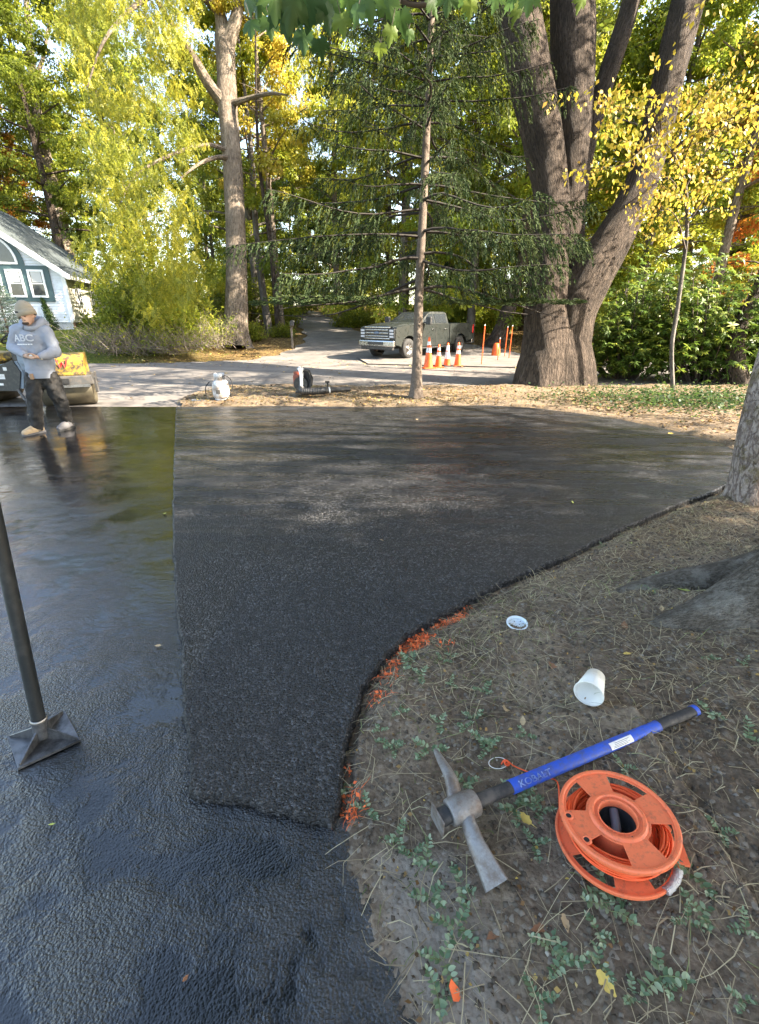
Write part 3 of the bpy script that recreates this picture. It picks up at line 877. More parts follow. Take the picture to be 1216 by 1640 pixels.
# leaning brown tree right of the truck
b = G(800, 556); root = empty('leaning_tree', b, 0, 'leaning brown trunk behind the cones, left of the big maple', 'tree')
new_obj('trunk', stems_mesh('leaning_trunk', [stem_arrays([(-.25, 0, -.2, .42), (.25, 0, 1.6, .33), (.75, .1, 4, .27), (.7, .1, 8, .2), (1, .2, 13, .08)], 16, 40, flare=.2, fh=.4, seed=2, rough=.1)], BM['brown']), root)
b2 = broadleaf('leaning_crown', 77, 14, 5.5, 3.6, .1, 12000, .15, LM['gr'], BM['twig'], .3)
new_obj('limbs', b2[1], root); new_obj('crown', b2[2], root)

# ---- ash tree at the left with its drooping pinnate foliage
def fronds(name, anchors, rg, per, flen, leaflet, lmat, spread=.5, tbias=0.0, pairs=5):
    """pinnate leaves hanging round each anchor"""
    m = len(anchors); idx = np.repeat(np.arange(m), per); N = len(idx)
    base = anchors[idx] + rvec(rg, N) * (rg.random(N) ** .5)[:, None] * spread * np.array([1, 1, .8])
    d = rvec(rg, N) * .8; d[:, 2] = -np.abs(d[:, 2]) * .5 - .55; d /= np.linalg.norm(d, axis=1)[:, None]
    side = np.cross(d, rvec(rg, N)); side /= np.linalg.norm(side, axis=1)[:, None]
    Vs, Ts = [], []
    ct = rg.uniform(-.22, .22, m)[idx] + rg.normal(size=N) * .07
    fl = flen * rg.uniform(.7, 1.2, N)
    for q in range(pairs):
        s_ = (q + .6) / pairs
        for sg in (-1, 1):
            p = base + d * (fl * s_)[:, None]; p[:, 2] -= (s_ ** 2) * fl * .15
            ax = side * sg + d * .9 + np.array([0, 0, -.45]) + rvec(rg, N) * .2
            nr = np.cross(side, d) + rvec(rg, N) * .4
            sz = leaflet * rg.uniform(.75, 1.2, N)
            V, _ = leaves(p, ax, nr, sz, sz * .38, .1); Vs.append(V); Ts.append(.5 + tbias + ct + rg.normal(size=N) * .05)
    V = np.concatenate(Vs)
    return np_mesh(name, V, np.arange(len(V)).reshape(-1, 4), lmat, tint=np.clip(np.concatenate(Ts), 0, 1))

A_BASE = G(377, 556); dA = A_BASE.y * CT - (A_BASE.z - CAM_H) * ST
def loc_(px, py, root, depth): return tuple(P(px, py, depth) - root)
ash = empty('ash_tree', A_BASE, 0, 'tall ash with straight ridged trunk and drooping yellow-green foliage across the street', 'tree')
kk = dA
ctl = [(*loc_(377, 562, A_BASE, kk), .58), (*loc_(379, 470, A_BASE, kk), .52), (*loc_(378, 380, A_BASE, kk), .47), (*loc_(372, 260, A_BASE, kk), .45), (*loc_(365, 170, A_BASE, kk), .45), (*loc_(362, 100, A_BASE, kk), .45), (*loc_(360, 60, A_BASE, kk), .47)]
new_obj('trunk', stems_mesh('ash_trunk', [stem_arrays(ctl, 40, 120, flare=.28, fh=.5, lobes=6, seed=3, rough=.05)], BM['ash']), ash)
lim = []
def limb(pts, rads, n=10, rows=20):
    lim.append(stem_arrays([(*loc_(x, y, A_BASE, kk + dz), r) for (x, y, dz), r in zip(pts, rads)], n, rows, rough=.06, seed=len(lim)))
limb([(360, 78, 0), (352, 20, 0), (330, -40, .5), (310, -140, 1)], [.42, .26, .2, .1], 16)
limb([(361, 78, 0), (378, 30, -.3), (385, -40, -.5), (380, -160, -1)], [.40, .28, .2, .1], 16)
limb([(362, 170, 0), (335, 135, -.6), (305, 85, -1.4), (283, 50, -2.2)], [.30, .25, .19, .14], 14)
limb([(283, 50, -2.2), (262, 20, -2.6), (235, -30, -3.5)], [.14, .10, .05], 8)
limb([(362, 170, 0), (390, 160, -.5), (430, 150, -1), (460, 152, -1.6)], [.2, .12, .09, .03], 8)
limb([(375, 255, 0), (350, 252, -.8), (320, 262, -1.6), (290, 285, -2.6)], [.16, .10, .07, .03], 8)
limb([(375, 245, 0), (330, 232, -1), (270, 250, -2), (220, 280, -3), (190, 330, -3.5)], [.14, .09, .07, .04, .02], 8)
limb([(352, 20, 0), (300, -20, -1.5), (230, 0, -3), (170, 60, -4.2), (140, 140, -4.8)], [.2, .14, .1, .06, .02], 8)
limb([(330, -40, .5), (250, -90, -1), (150, -80, -3), (60, -10, -4.5)], [.2, .12, .08, .02], 8)
new_obj('limbs', stems_mesh('ash_limbs', lim, BM['ash']), ash)
rg = np.random.default_rng(21)
anc = []
def fill(poly_px, n, d0, d1, spread=1):
    xs_ = [p[0] for p in poly_px]; ys_ = [p[1] for p in poly_px]; k = 0
    while k < n:
        x = rg.uniform(min(xs_), max(xs_)); y = rg.uniform(min(ys_), max(ys_))
        if pip(np.array([x]), np.array([y]), poly_px)[0] and not (x > 312 and x < 420 and y > -60 and d0 < 0):
            anc.append(loc_(x, y, A_BASE, kk + rg.uniform(d0, d1))); k += 1
fill([(120, -150), (300, -200), (350, -60), (345, 100), (340, 230), (330, 330), (320, 400), (300, 500), (245, 520), (200, 450), (185, 400), (150, 330), (130, 240), (150, 150), (100, 60)], 215, -5.5, 1.5)
fill([(190, 300), (330, 300), (330, 480), (240, 510), (190, 430)], 30, -6, -2)
fill([(60, -200), (560, -220), (520, -30), (420, 10), (330, -20), (100, 30)], 130, -5, 3)
fill([(115, 395), (165, 380), (165, 430), (125, 430)], 5, -6, -5)
fill([(385, 60), (560, 70), (560, 210), (480, 250), (400, 160)], 75, 2, 8)
new_obj('crown', fronds('ash_crown', np.array(anc), rg, 30, .36, .115, LM['ash'], .95, -.02, pairs=5), ash)

# ---- pale thin tree at the far left
b = G(118, 520); dB = 34
B0 = P(112, 440, dB); B0.z = float(gz(B0.x, B0.y))
root = empty('pale_trunk_tree', B0, 0, 'pale forked trunk at the far left rising behind the house roof', 'tree')
st = [stem_arrays([(*(P(x, y, dB) - B0), r) for (x, y), r in zip([(118, 470), (96, 345), (83, 290), (62, 200), (52, 120), (45, 40), (38, -80)], [.5, .45, .42, .33, .28, .22, .12])], 14, 50, rough=.07, seed=4),]
new_obj('trunk', stems_mesh('pale_trunk', st, BM['ash']), root)
st = [stem_arrays([(*(P(x, y, dB) - B0), r) for (x, y), r in zip([(62, 205), (50, 190), (35, 165), (20, 110)], [.2, .15, .12, .05])], 8, 12),
      stem_arrays([(*(P(x, y, dB) - B0), r) for (x, y), r in zip([(55, 130), (70, 90), (80, 30), (100, -60)], [.18, .12, .1, .05])], 8, 12)]
new_obj('limbs', stems_mesh('pale_limbs', st, BM['ash']), root)
b2 = broadleaf('pale_crown', 78, 20, 6.5, 5.2, .1, 24000, .17, LM['gr'], BM['twig'], .3)
cr_ = new_obj('crown', b2[2], root)

# ---- Norway spruce in front of the street
SPB = GS(667, 636)
dS = SPB.y * CT - (SPB.z - CAM_H) * ST
spr = empty('spruce_tree', SPB, 0, 'dark spruce with bare slender trunk and hanging needle curtains in front of the truck', 'tree')
sp_ctl = [(*(P(x, y, dS + k) - SPB), r) for (x, y, k), r in zip([(666, 642, 0), (669, 560, .0), (672, 450, .0), (678, 330, .0), (684, 200, .05), (689, 90, .1), (693, 0, .15), (702, -160, .3)], [.125, .092, .085, .08, .072, .066, .06, .05])]
top_ = np.array(sp_ctl[-1]); sp_ctl.append((top_[0] + .3, top_[1] + .1, 14.0, .01))
new_obj('trunk', stems_mesh('spruce_trunk', [stem_arrays(sp_ctl, 24, 110, flare=.05, fh=.14, lobes=5, seed=1, rough=.05)], BM['spruce']), spr)
tc = catmull(sp_ctl, 300)
rg = np.random.default_rng(33)
br = []; NP, NA, NN, NL, NTt = [], [], [], [], []
z = 2.0; k = 0
while z < 13.6:
    i = int(np.argmin(abs(tc[:, 2] - z))); c = tc[i]
    f = (z - 1.75) / 12
    Lmax = 3.05 * (1 - f) ** .75 + .25
    if z < 3.2: Lmax *= 1.05
    for q in range(5 if z > 2.2 else 4):
        az = k * 1.257 + q * 2 * PI / 5 + rg.normal() * .22
        L_ = Lmax * rg.uniform(.75, 1.1); dr = -.30 * (1 - f) + .15 * f
        dirh = np.array([math.cos(az), math.sin(az)])
        if q % 5 == 4 and z < 6 and rg.random() < .5: L_ *= .5
        pts = []; wv = rg.normal() * .035; bend = rg.normal() * .28
        for s_ in np.linspace(0, 1, 7):
            zz = c[2] + L_ * (.22 * s_ + dr * 2.3 * s_ ** 1.5 * (1 - .45 * s_) + wv * math.sin(s_ * 5 + q))
            pts.append((c[0] + (dirh[0] - dirh[1] * bend * s_) * L_ * s_, c[1] + (dirh[1] + dirh[0] * bend * s_) * L_ * s_, zz + rg.normal() * .015, .026 * (1 - s_) * (1 - f * .6) + .005))
        br.append(stem_arrays(pts, 5, 10))
        pc = catmull(pts, 60)
        # hanging twigs
        ntw = int((24 if z > 3.4 else 40) * L_ / 2)
        for w in range(ntw * 2):
            s_ = rg.uniform(.16, 1) ** .8
            p = pc[int(s_ * 59)][:3]
            sidev = np.array([-dirh[1], dirh[0], 0]) * (1 if w % 2 else -1)
            hl = rg.uniform(.18, .62) * (1 - .3 * f) * (1.0 - .35 * s_)
            out = rg.uniform(.12, .5) * (1 - s_ * .55) * min(1, L_ / 2.0)
            nseg = 4; tw = []
            for u in np.linspace(0, 1, nseg + 1):
                tw.append(p + sidev * out * (1 - (1 - u) ** 2) + np.array([dirh[0], dirh[1], 0]) * .18 * u * L_ / 3 + np.array([0, 0, -hl * u ** 1.5]))
            tw = np.array(tw); tw[:, 2] = np.maximum(tw[:, 2], 1.72 + .1 * rg.random())
            if w % 3 == 0: br.append(stem_arrays([(*tw[0], .006), (*tw[2], .004), (*tw[-1], .002)], 3, 4))
            nn = int(27 * (hl + out) / .6) + 6
            uu = rg.random(nn) * nseg; ii = np.minimum(uu.astype(int), nseg - 1); fr = (uu - ii)[:, None]
            pp_ = tw[ii] * (1 - fr) + tw[ii + 1] * fr; dd_ = tw[ii + 1] - tw[ii]
            NP.append(pp_); NA.append(dd_ / (np.linalg.norm(dd_, axis=1)[:, None] + 1e-6) + rvec(rg, nn) * .45); NN.append(rvec(rg, nn)); NL.append(rg.uniform(.035, .085, nn)); NTt.append(np.full(nn, rg.uniform(.2, .75)) + rg.normal(size=nn) * .08)
    z += rg.uniform(.34, .56) if z < 8 else .6; k += 1
new_obj('limbs', stems_mesh('spruce_limbs', br, BM['dtwig']), spr)
NPa = np.concatenate(NP); NLa = np.concatenate(NL)
V, F = leaves(NPa, np.concatenate(NA), np.concatenate(NN), NLa, np.maximum(.012, NLa * .26))
print('spruce needles', len(F))
new_obj('crown', np_mesh('spruce_needles', V, F, LM['sp'], tint=np.clip(np.concatenate(NTt), 0, 1)), spr)

# ---- the big many-stemmed maple
BMB = GS(890, 612)
dM = BMB.y * CT - (BMB.z - CAM_H) * ST
mp_ = empty('big_maple', BMB, 0, 'massive grey-brown maple with four stems rising from one broad flared base', 'tree')
def ml(px, py, dz=0): return tuple(P(px, py, dM + dz) - BMB)
def mr(wpx): return wpx / 2 / F_PX * dM
sc_ = dM / F_PX
stems = [
    ([(862, 672, .0), (872, 600, 0), (877, 560, 0), (877, 480, 0), (878, 400, 0), (883, 320, .05), (871, 230, .1), (853, 140, .1), (838, 60, .1), (824, -20, .1), (800, -160, .3)], [92, 88, 80, 66, 58, 54, 60, 66, 66, 64, 54]),
    ([(900, 655, .40), (905, 540, .35), (910, 460, .3), (911, 380, .3), (915, 300, .35), (917, 200, .4), (917, 100, .4), (917, 0, .4), (912, -160, .5)], [84, 76, 56, 50, 52, 62, 70, 72, 60]),
    ([(924, 340, .4), (938, 250, .5), (958, 170, .6), (980, 100, .7), (1006, 20, .8), (1030, -80, .9), (1055, -200, 1)], [26, 26, 28, 32, 31, 28, 20]),
    ([(905, 660, .1), (907, 600, .08), (908, 560, .05), (918, 500, 0), (944, 448, -.05), (976, 395, -.1), (1008, 335, -.15), (1032, 280, -.2), (1056, 190, -.25), (1077, 100, -.3), (1103, 0, -.3), (1150, -160, -.3)], [72, 72, 72, 72, 68, 60, 52, 48, 46, 46, 48, 40]),
    ([(894, 676, .22), (894, 600, .22), (895, 540, .25), (898, 480, .28), (902, 420, .32)], [124, 112, 94, 68, 16]),
    ([(1072, 140, -.3), (1096, 70, -.15), (1116, 0, 0), (1140, -100, .2)], [26, 26, 26, 20]),
]
al = []
for i, (pp_, ww) in enumerate(stems):
    al.append(stem_arrays([(*ml(*p), mr(w)) for p, w in zip(pp_, ww)], 56, 190, flare=(.30 if i in (0, 1) else .24 if i == 3 else 0), fh=.40, lobes=(7, 5, 1, 6, 4, 1)[i], seed=i + 2, rough=.085))
new_obj('trunk', stems_mesh('maple_trunk', al, BM['brown']), mp_)
# burls / old branch scars
kb = MB(); kb.smooth = True
scars = []
for (px, py, r_) in []:
    c = P(px, py, dM - .55) - BMB
    scars.append(stem_arrays([(c.x, c.y + .4, c.z, r_ * 1.3), (c.x, c.y + .2, c.z, r_ * 1.1), (c.x, c.y + .08, c.z, r_ * .75), (c.x, c.y + .1, c.z, r_ * .3)], 18, 10, rough=.15, seed=7))

lim = []; tips = []
rg = np.random.default_rng(44)
for (sx_, sy_, sz_), n_ in [(ml(800, -160, .3), 9), (ml(910, -160, .5), 9), (ml(1045, -200, 1), 6), (ml(1150, -160), 8)]:
    for k in range(max(4, n_ // 2)):
        az = k * 2.4 + rg.normal() * .3; L_ = rg.uniform(2.5, 5); up = rg.uniform(.35, 1.3)
        p0 = np.array([sx_, sy_, sz_ - .3]); p1 = p0 + np.array([math.cos(az) * L_ * .5, math.sin(az) * L_ * .5, L_ * up * .5 + .5]); p2 = p0 + np.array([math.cos(az) * L_, math.sin(az) * L_, L_ * up])
        lim.append(stem_arrays([(*p0, .26), (*p1, .12), (*p2, .03)], 7, 10))
        for q in range(9):
            b_ = p1 + (p2 - p1) * rg.uniform(-.4, 1.1); tips.append(b_ + rg.normal(size=3) * .9)
new_obj('limbs', stems_mesh('maple_limbs', lim, BM['brown']), mp_)
def blob_crown(name, tips, n, leaf, lmat, rad, rg, flat=.6):
    tp = np.array(tips); idx = rg.integers(0, len(tp), n); g_ = rvec(rg, n) * (rg.random(n) ** .5)[:, None] * rad * np.array([1, 1, flat])
    pos = tp[idx] + g_; ax = g_ / rad + rvec(rg, n) * .8 + np.array([0, 0, -.5]); nr = rvec(rg, n) * .5 + np.array([0, 0, 1.])
    sz = leaf * rg.uniform(.7, 1.25, n); V, F = leaves(pos, ax, nr, sz, sz * .8, .1)
    return np_mesh(name, V, F, lmat, tint=np.clip(.5 + rg.uniform(-.25, .25, len(tp))[idx] + rg.normal(size=n) * .1, 0, 1))
new_obj('crown', blob_crown('maple_crown', tips, 9000, .17, LM['gr'], .8, rg), mp_)

# ---- trees standing right of the viewer whose shade covers the foreground
def near_tree(name, base, ctl, crown_c, crown_r, n, seed, label, bm_, nrows=90, nsides=64, flare=0, fh=.5, lobes=4, leafm=None, nlimb=14, leaf=.16, extra=None, rough=.06, ntip=15, fill_n=0):
    root = empty(name, base, 0, label, 'tree')
    new_obj('trunk', stems_mesh(name + '_trunk', [stem_arrays(ctl, nsides, nrows, flare=flare, fh=fh, lobes=lobes, seed=seed, rough=rough)] + (extra or []), bm_), root)
    rg = np.random.default_rng(seed); top_ = np.array(ctl[-1][:3]); lim = []; tips = []
    cc = np.array(crown_c); cr = np.array(crown_r)
    for k in range(nlimb):
        v = rvec(rg, 1)[0]; v[2] = v[2] * .9
        e = cc + v * cr * rg.uniform(.6, 1.0)
        m_ = (top_ + e) / 2 + np.array([0, 0, .5])
        lim.append(stem_arrays([(*top_, .15), (*m_, .08), (*e, .015)], 7, 10))
        for q in range(ntip):
            tips.append(top_ + (e - top_) * rg.uniform(.35, 1.1) + rg.normal(size=3) * cr * .22)
    if fill_n: tips = list(cc + rvec(rg, fill_n) * (rg.random(fill_n) ** .4)[:, None] * cr)
    new_obj('limbs', stems_mesh(name + '_limbs', lim, BM['twig']), root)
    new_obj('crown', blob_crown(name + '_crown', tips, n, leaf, leafm or LM['gr'], .8, rg), root)
    return root
# trunk at the right edge with peeling pale bark
tb = GS(1192, 800)
dT = tb.y * CT - (tb.z - CAM_H) * ST
ctl = [(*(P(x, y, dT + k) - tb), w / 2 / F_PX * dT) for (x, y, k), w in zip([(1204, 816, .05), (1208, 760, .03), (1222, 700, .0), (1242, 640, 0), (1266, 560, 0), (1294, 450, .1)], [66, 62, 70, 78, 80, 78])]
ctl += [(ctl[-1][0] + .3, ctl[-1][1] + .3, 5.5, .2), (ctl[-1][0] + .5, ctl[-1][1] + .5, 8.5, .14)]
near_tree('leaning_edge_tree', tb, ctl, (2.6, 1.2, 9.3), (3.4, 3.6, 2.6), 4500, 5, 'pale scaly trunk leaning out at the right edge beside the new asphalt', BM['moss'], flare=.09, fh=.12, lobes=5, nrows=140)
# trunk just outside the right edge, only its wide root flare shows
rtb = Vector((2.80, 2.26, SZ(2.3, 2.3)))
def rl(px, py, z): p = G(px, py, z); return (p.x - rtb.x, p.y - rtb.y, z - rtb.z)
roots = [stem_arrays([(.05, 0, .62, .42), (-.30, -.05, .30, .36), (-.64, -.10, .10, .25), (-1.05, -.16, -.05, .15), (-1.45, -.22, -.11, .06)], 40, 60, rough=.12, seed=3),
         stem_arrays([(.05, .05, .45, .34), (-.3, .1, .10, .25), (-.72, .16, -.02, .14), (-1.15, .16, -.07, .09), (-1.55, .10, -.12, .04)], 36, 50, rough=.12, seed=5),
         stem_arrays([(0, -.05, .5, .36), (-.05, -.42, .12, .26), (-.1, -.8, -.06, .14), (-.15, -1.1, -.14, .06)], 32, 40, rough=.12, seed=8),
         stem_arrays([(.0, .1, .5, .36), (.1, .5, .12, .24), (.15, .9, -.1, .1)], 28, 30, rough=.12, seed=9)]
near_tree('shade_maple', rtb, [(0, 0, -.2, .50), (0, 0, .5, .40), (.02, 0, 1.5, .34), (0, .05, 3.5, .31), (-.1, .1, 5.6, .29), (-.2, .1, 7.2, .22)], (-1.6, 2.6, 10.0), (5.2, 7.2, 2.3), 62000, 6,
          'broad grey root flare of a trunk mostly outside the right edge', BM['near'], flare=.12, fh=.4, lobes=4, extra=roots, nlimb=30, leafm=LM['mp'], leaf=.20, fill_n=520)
# more trees right of and behind the viewer: their shadow lies over the foreground
sh_first = None
for i, (X, Y, zc, rr) in enumerate([(7.5, -2.5, 7.5, 3.6), (9.5, -.7, 7.6, 3.3), (13.5, -1.5, 9, 4.2), (4.5, -5.5, 7.5, 3.6)]):
    b = Vector((X, Y, 0))
    if sh_first is None:
        sh_first = near_tree('shade_tree', b, [(0, 0, -.2, .3), (0, 0, 2, .25), (.1, 0, 4.5, .2), (.1, .1, 6.0, .15)], (0, 0, 7.5), (3.6, 3.6, 3.0), 24000, 60 + i, 'leafy tree right of the viewer that shades the new asphalt', BM['grey'], nrows=20, nsides=14, nlimb=20)
        sh_first['group'] = 'shade trees right of the viewer'
    else:
        c = copy_tree(sh_first); c.location = b; c.rotation_euler = (0, 0, i * 1.3); s_ = rr / 3.6; c.scale = (s_, s_, zc / 7.5)
near_tree('thin_shade_tree', Vector((12.5, 4.8, 0)), [(0, 0, -.2, .22), (0, 0, 3, .18), (.1, .1, 6.5, .12)], (0, 0, 9.3), (4.0, 4.0, 2.4), 4000, 90, 'thinly leaved tree added right of the picture to dapple the far asphalt', BM['grey'], nrows=20, nsides=14, nlimb=16, ntip=9)  # unseen tree, added to break the sun on the asphalt into dapples
# overhanging maple branch at the top of the picture, broad lobed leaves
def maple_leaf_poly():
    half = [(0, 0), (.10, .02), (.28, -.12), (.34, .02), (.50, .06), (.42, .18), (.56, .36), (.50, .42), (.60, .56), (.42, .52), (.34, .58), (.20, .48), (.24, .70), (.14, .72), (.10, .88), (0, 1.02)]
    return half + [(-x, y) for x, y in reversed(half[1:-1])]
def lobed_leaves(name, items, mat, parent):
    """items: (pos, dir, normal, size)"""
    poly = maple_leaf_poly(); V = []; F = []; T = []
    for p, d, nr, s_, tn in items:
        d = Vector(d).normalized(); nr = Vector(nr); sd = d.cross(nr).normalized(); up = sd.cross(d)
        n0 = len(V)
        for x, y in poly:
            V.append(Vector(p) + sd * x * s_ + d * y * s_ + up * s_ * (-.35 * abs(x) ** 1.3 + .06 * math.sin(y * 7) - .25 * y * y))
        c = len(V); V.append(Vector(p) + d * .3 * s_ + up * .02 * s_)
        m = len(poly)
        for i in range(m): F.append((n0 + i, n0 + (i + 1) % m, c)); T.append(tn)
    me = np_mesh(name, np.array([tuple(v) for v in V]), F, mat, tint=T, smooth_=False)
    return new_obj(name, me, parent)
rg = np.random.default_rng(71)
shade = next(o for o in COL.objects if o.name == 'shade_maple')
ob = []
def SP_(px, py, d): return np.array(P(px, py, d) - rtb)
bpts = [(*SP_(1500, -700, 3.2), .06), (*SP_(1100, -260, 3.4), .035), (*SP_(820, -70, 3.5), .022), (*SP_(700, -5, 3.5), .014), (*SP_(600, -18, 3.4), .009), (*SP_(450, -50, 3.3), .004)]
ob.append(stem_arrays([(-.1, .1, 5.4, .12)] + bpts, 8, 60))
ob.append(stem_arrays([(*SP_(640, 0, 3.5), .016), (*SP_(668, 8, 3.5), .017), (*SP_(715, 2, 3.5), .016)], 6, 12))
items = []
def lf(px, py, d, s_, tn, dirv=None):
    dv = Vector(dirv or (rg.normal() * .3, rg.normal() * .3, -1)); nr = Vector((rg.normal() * .5, -1 + rg.normal() * .3, .5 + rg.normal() * .4))
    p = SP_(px, py, d); items.append((p, dv, nr, s_, tn))
    ob.append(stem_arrays([(*(p + np.array([rg.normal() * .03, .02, .09])), .0016), (*p, .0013)], 3, 2))
for px, py, s_, tn in [(452, -8, .20, .05), (470, -20, .2, .3), (415, -15, .16, .2), (500, -25, .2, .05), (485, 40, .15, .2), (510, 55, .12, .15), (530, -12, .17, .35), (395, -18, .14, .3), (560, -22, .16, .55), (590, -25, .16, .6),
                       (430, 20, .13, .45), (520, -2, .15, .1), (545, 15, .11, .75), (618, -12, .13, .6), (640, 10, .13, .4), (628, 35, .10, .8), (655, 40, .09, .5), (690, -15, .13, .4), (470, 0, .17, .1), (402, 25, .12, .3), (610, 62, .09, .95),
                       (755, -8, .11, .9), (745, -20, .12, .6), (720, -22, .12, .3), (800, -25, .12, .7), (835, 0, .12, .8), (822, -15, .13, .6), (850, -20, .12, .6), (935, -18, .1, .8), (440, -30, .18, .4), (575, 0, .11, .3), (585, -20, .15, .1)]:
    lf(px, py + 6, 3.0 + rg.uniform(-.3, .3), s_ * 1.0, tn)
o = new_obj('hanging_twig', stems_mesh('hanging_twig', ob, BM['twig']), shade)
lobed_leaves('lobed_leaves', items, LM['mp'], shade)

# ---- yellow sapling, right
sb = GS(1078, 626); ds = sb.y * CT - (sb.z - CAM_H) * ST
sap = empty('yellow_sapling', sb, 0, 'thin curved sapling with clear yellow leaves in front of the hedge', 'tree')
def sl(px, py, dz=0): return tuple(P(px, py, ds + dz) - sb)
main = [(*sl(1078, 632), .05), (*sl(1076, 560), .045), (*sl(1084, 500), .045), (*sl(1094, 430), .042), (*sl(1100, 370), .04), (*sl(1098, 300, -.2), .035), (*sl(1080, 250, -.5), .03), (*sl(1060, 225, -.8), .02)]
new_obj('trunk', stems_mesh('sapling_trunk', [stem_arrays(main, 10, 70, rough=.15, seed=3)], BM['grey']), sap)
lim = []; tips = []; rg = np.random.default_rng(15)
for x0, y0, z0, x1, y1, z1 in [(1075, 243, -.6, 1160, 120, -2.2), (1098, 300, -.2, 1190, 170, -1.6), (1060, 225, -.8, 985, 170, -2.6), (1090, 270, -.4, 1130, 200, -2.5), (1075, 243, -.6, 1000, 265, -2.4), (1060, 225, -.8, 1040, 150, -2.4), (1098, 330, -.2, 1040, 280, -2.0), (1100, 360, -.1, 1190, 260, -1), (1080, 250, -.5, 1216, 90, -2), (1098, 400, 0, 1060, 330, -1.2), (1075, 243, -.6, 1250, 160, -2.4)]:
    a = np.array(sl(x0, y0, z0)); b = np.array(sl(x1, y1, z1)); m_ = (a + b) / 2 + np.array([0, 0, .2])
    lim.append(stem_arrays([(*a, .018), (*m_, .011), (*b, .004)], 5, 10))
    for q in range(13):
        s_ = rg.uniform(.3, 1.05); t_ = a + (b - a) * s_ + rg.normal(size=3) * np.array([.35, .4, .2]); tips.append(t_)
        lim.append(stem_arrays([(*(a + (b - a) * s_ * .95), .005), (*t_, .002)], 3, 2))
new_obj('limbs', stems_mesh('sapling_limbs', lim, BM['twig']), sap)
tp = np.array(tips); n = 2500; idx = rg.integers(0, len(tp), n)
pos = tp[idx] + rvec(rg, n) * (rg.random(n) ** .5)[:, None] * np.array([.38, .38, .17])
ax = rvec(rg, n) * .7 + np.array([0, 0, -.75]); nr = rvec(rg, n) * .7 + np.array([0, -.6, .6])
sz = .088 * rg.uniform(.6, 1.3, n); V, F = leaves(pos, ax, nr, sz, sz * .68, .1)
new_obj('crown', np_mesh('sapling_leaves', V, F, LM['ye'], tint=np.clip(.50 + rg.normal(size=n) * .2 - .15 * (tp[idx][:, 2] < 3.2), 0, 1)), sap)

# ---- rhododendron hedge at the right
def whorls(name, tips, rg, per, L, W, lmat):
    m = len(tips); idx = np.repeat(np.arange(m), per); N = len(idx)
    az = np.tile(np.arange(per) * 2 * PI / per, m) + np.repeat(rg.uniform(0, 6.28, m), per)
    tilt = rg.normal(size=(m, 3)) * .35 + np.array([0, -.25, 1.0]); tilt /= np.linalg.norm(tilt, axis=1)[:, None]
    t1 = np.cross(tilt, np.array([1., 0, 0])); t1 /= np.linalg.norm(t1, axis=1)[:, None]; t2 = np.cross(tilt, t1)
    d = t1[idx] * np.cos(az)[:, None] + t2[idx] * np.sin(az)[:, None] + tilt[idx] * rg.uniform(-.5, .35, N)[:, None]
    sz = L * rg.uniform(.7, 1.2, N); V, F = leaves(tips[idx], d, tilt[idx], sz, sz * W, .18)
    return np_mesh(name, V, F, lmat, tint=np.clip(.45 + rg.uniform(-.25, .25, m)[idx] + rg.normal(size=N) * .12, 0, 1))
def hedge(name, base_px, seed, w, h, d, n, label, lmat=None, cat='shrub', L=.14):
    b = GS(*base_px) if base_px[1] > 570 else G(*base_px); rg = np.random.default_rng(seed)
    root = empty(name, b, 0, label, cat); st = []; tips = []
    for k in range(n // 26):
        az = rg.uniform(0, 6.28); rr = rg.random() ** .5
        p = np.array([math.cos(az) * rr * w, math.sin(az) * rr * d, h * rg.uniform(.25, 1) * (1 - .35 * rr ** 3)])
        st.append(stem_arrays([(p[0] * .35, p[1] * .35, -.1, .03), (p[0] * .7, p[1] * .7, p[2] * .5, .02), (*p, .006)], 5, 7)); 
        for q in range(26): tips.append(p * np.array([rg.uniform(.8, 1.15), rg.uniform(.8, 1.15), rg.uniform(.25, 1.1)]) + rg.normal(size=3) * .26)
    new_obj('stems', stems_mesh(name + '_stems', st, BM['twig']), root)
    tp = np.array(tips); tp[:, 2] = np.abs(tp[:, 2]) + .06
    new_obj('foliage', whorls(name + '_foliage', tp, rg, 8, L, .32, lmat or LM['rh']), root)
    return root
hedge('rhododendron', (1000, 600), 1, 1.5, 2.6, 1.0, 1500, 'tall glossy rhododendron right beside the big maple')
hedge('rhododendron', (1130, 606), 2, 1.7, 2.9, 1.0, 1700, 'tall glossy rhododendron behind the yellow sapling')
hedge('rhododendron', (1245, 604), 3, 1.6, 2.7, 1.0, 1500, 'glossy rhododendron cut by the right edge of the picture')
hedge('rhododendron', (1070, 566), 4, 2.4, 3.6, 1.2, 1500, 'taller paler shrub behind the glossy rhododendrons', LM['gr'], L=.16)
hedge('rhododendron', (1220, 560), 5, 2.6, 3.2, 1.2, 1400, 'yellow-green shrub behind the hedge at the far right', LM['yg'], L=.16)
# dark leaning trunk inside the hedge
b = GS(1188, 614); db = b.y * CT - b.z * ST + CAM_H * ST
root = empty('hedge_tree', b, 0, 'dark leaning trunk among the rhododendrons near the right edge', 'tree')
st = [stem_arrays([(*(P(x, y, db) - b), r) for (x, y), r in zip([(1184, 620), (1178, 560), (1190, 510), (1214, 470), (1235, 400), (1255, 250), (1290, 60)], [.24, .2, .19, .17, .15, .12, .1])], 16, 50, rough=.1, seed=2)]
new_obj('trunk', stems_mesh('hedge_trunk', st, BM['brown']), root)
b2 = broadleaf('hedge_tree_crown', 88, 13, 6.5, 3.4, .1, 3500, .13, LM['ye'], BM['twig'], .3)
c_ = new_obj('crown', b2[2], root); c_.location = (1.6, .6, 0)
c_ = new_obj('limbs', b2[1], root); c_.location = (1.6, .6, 0)
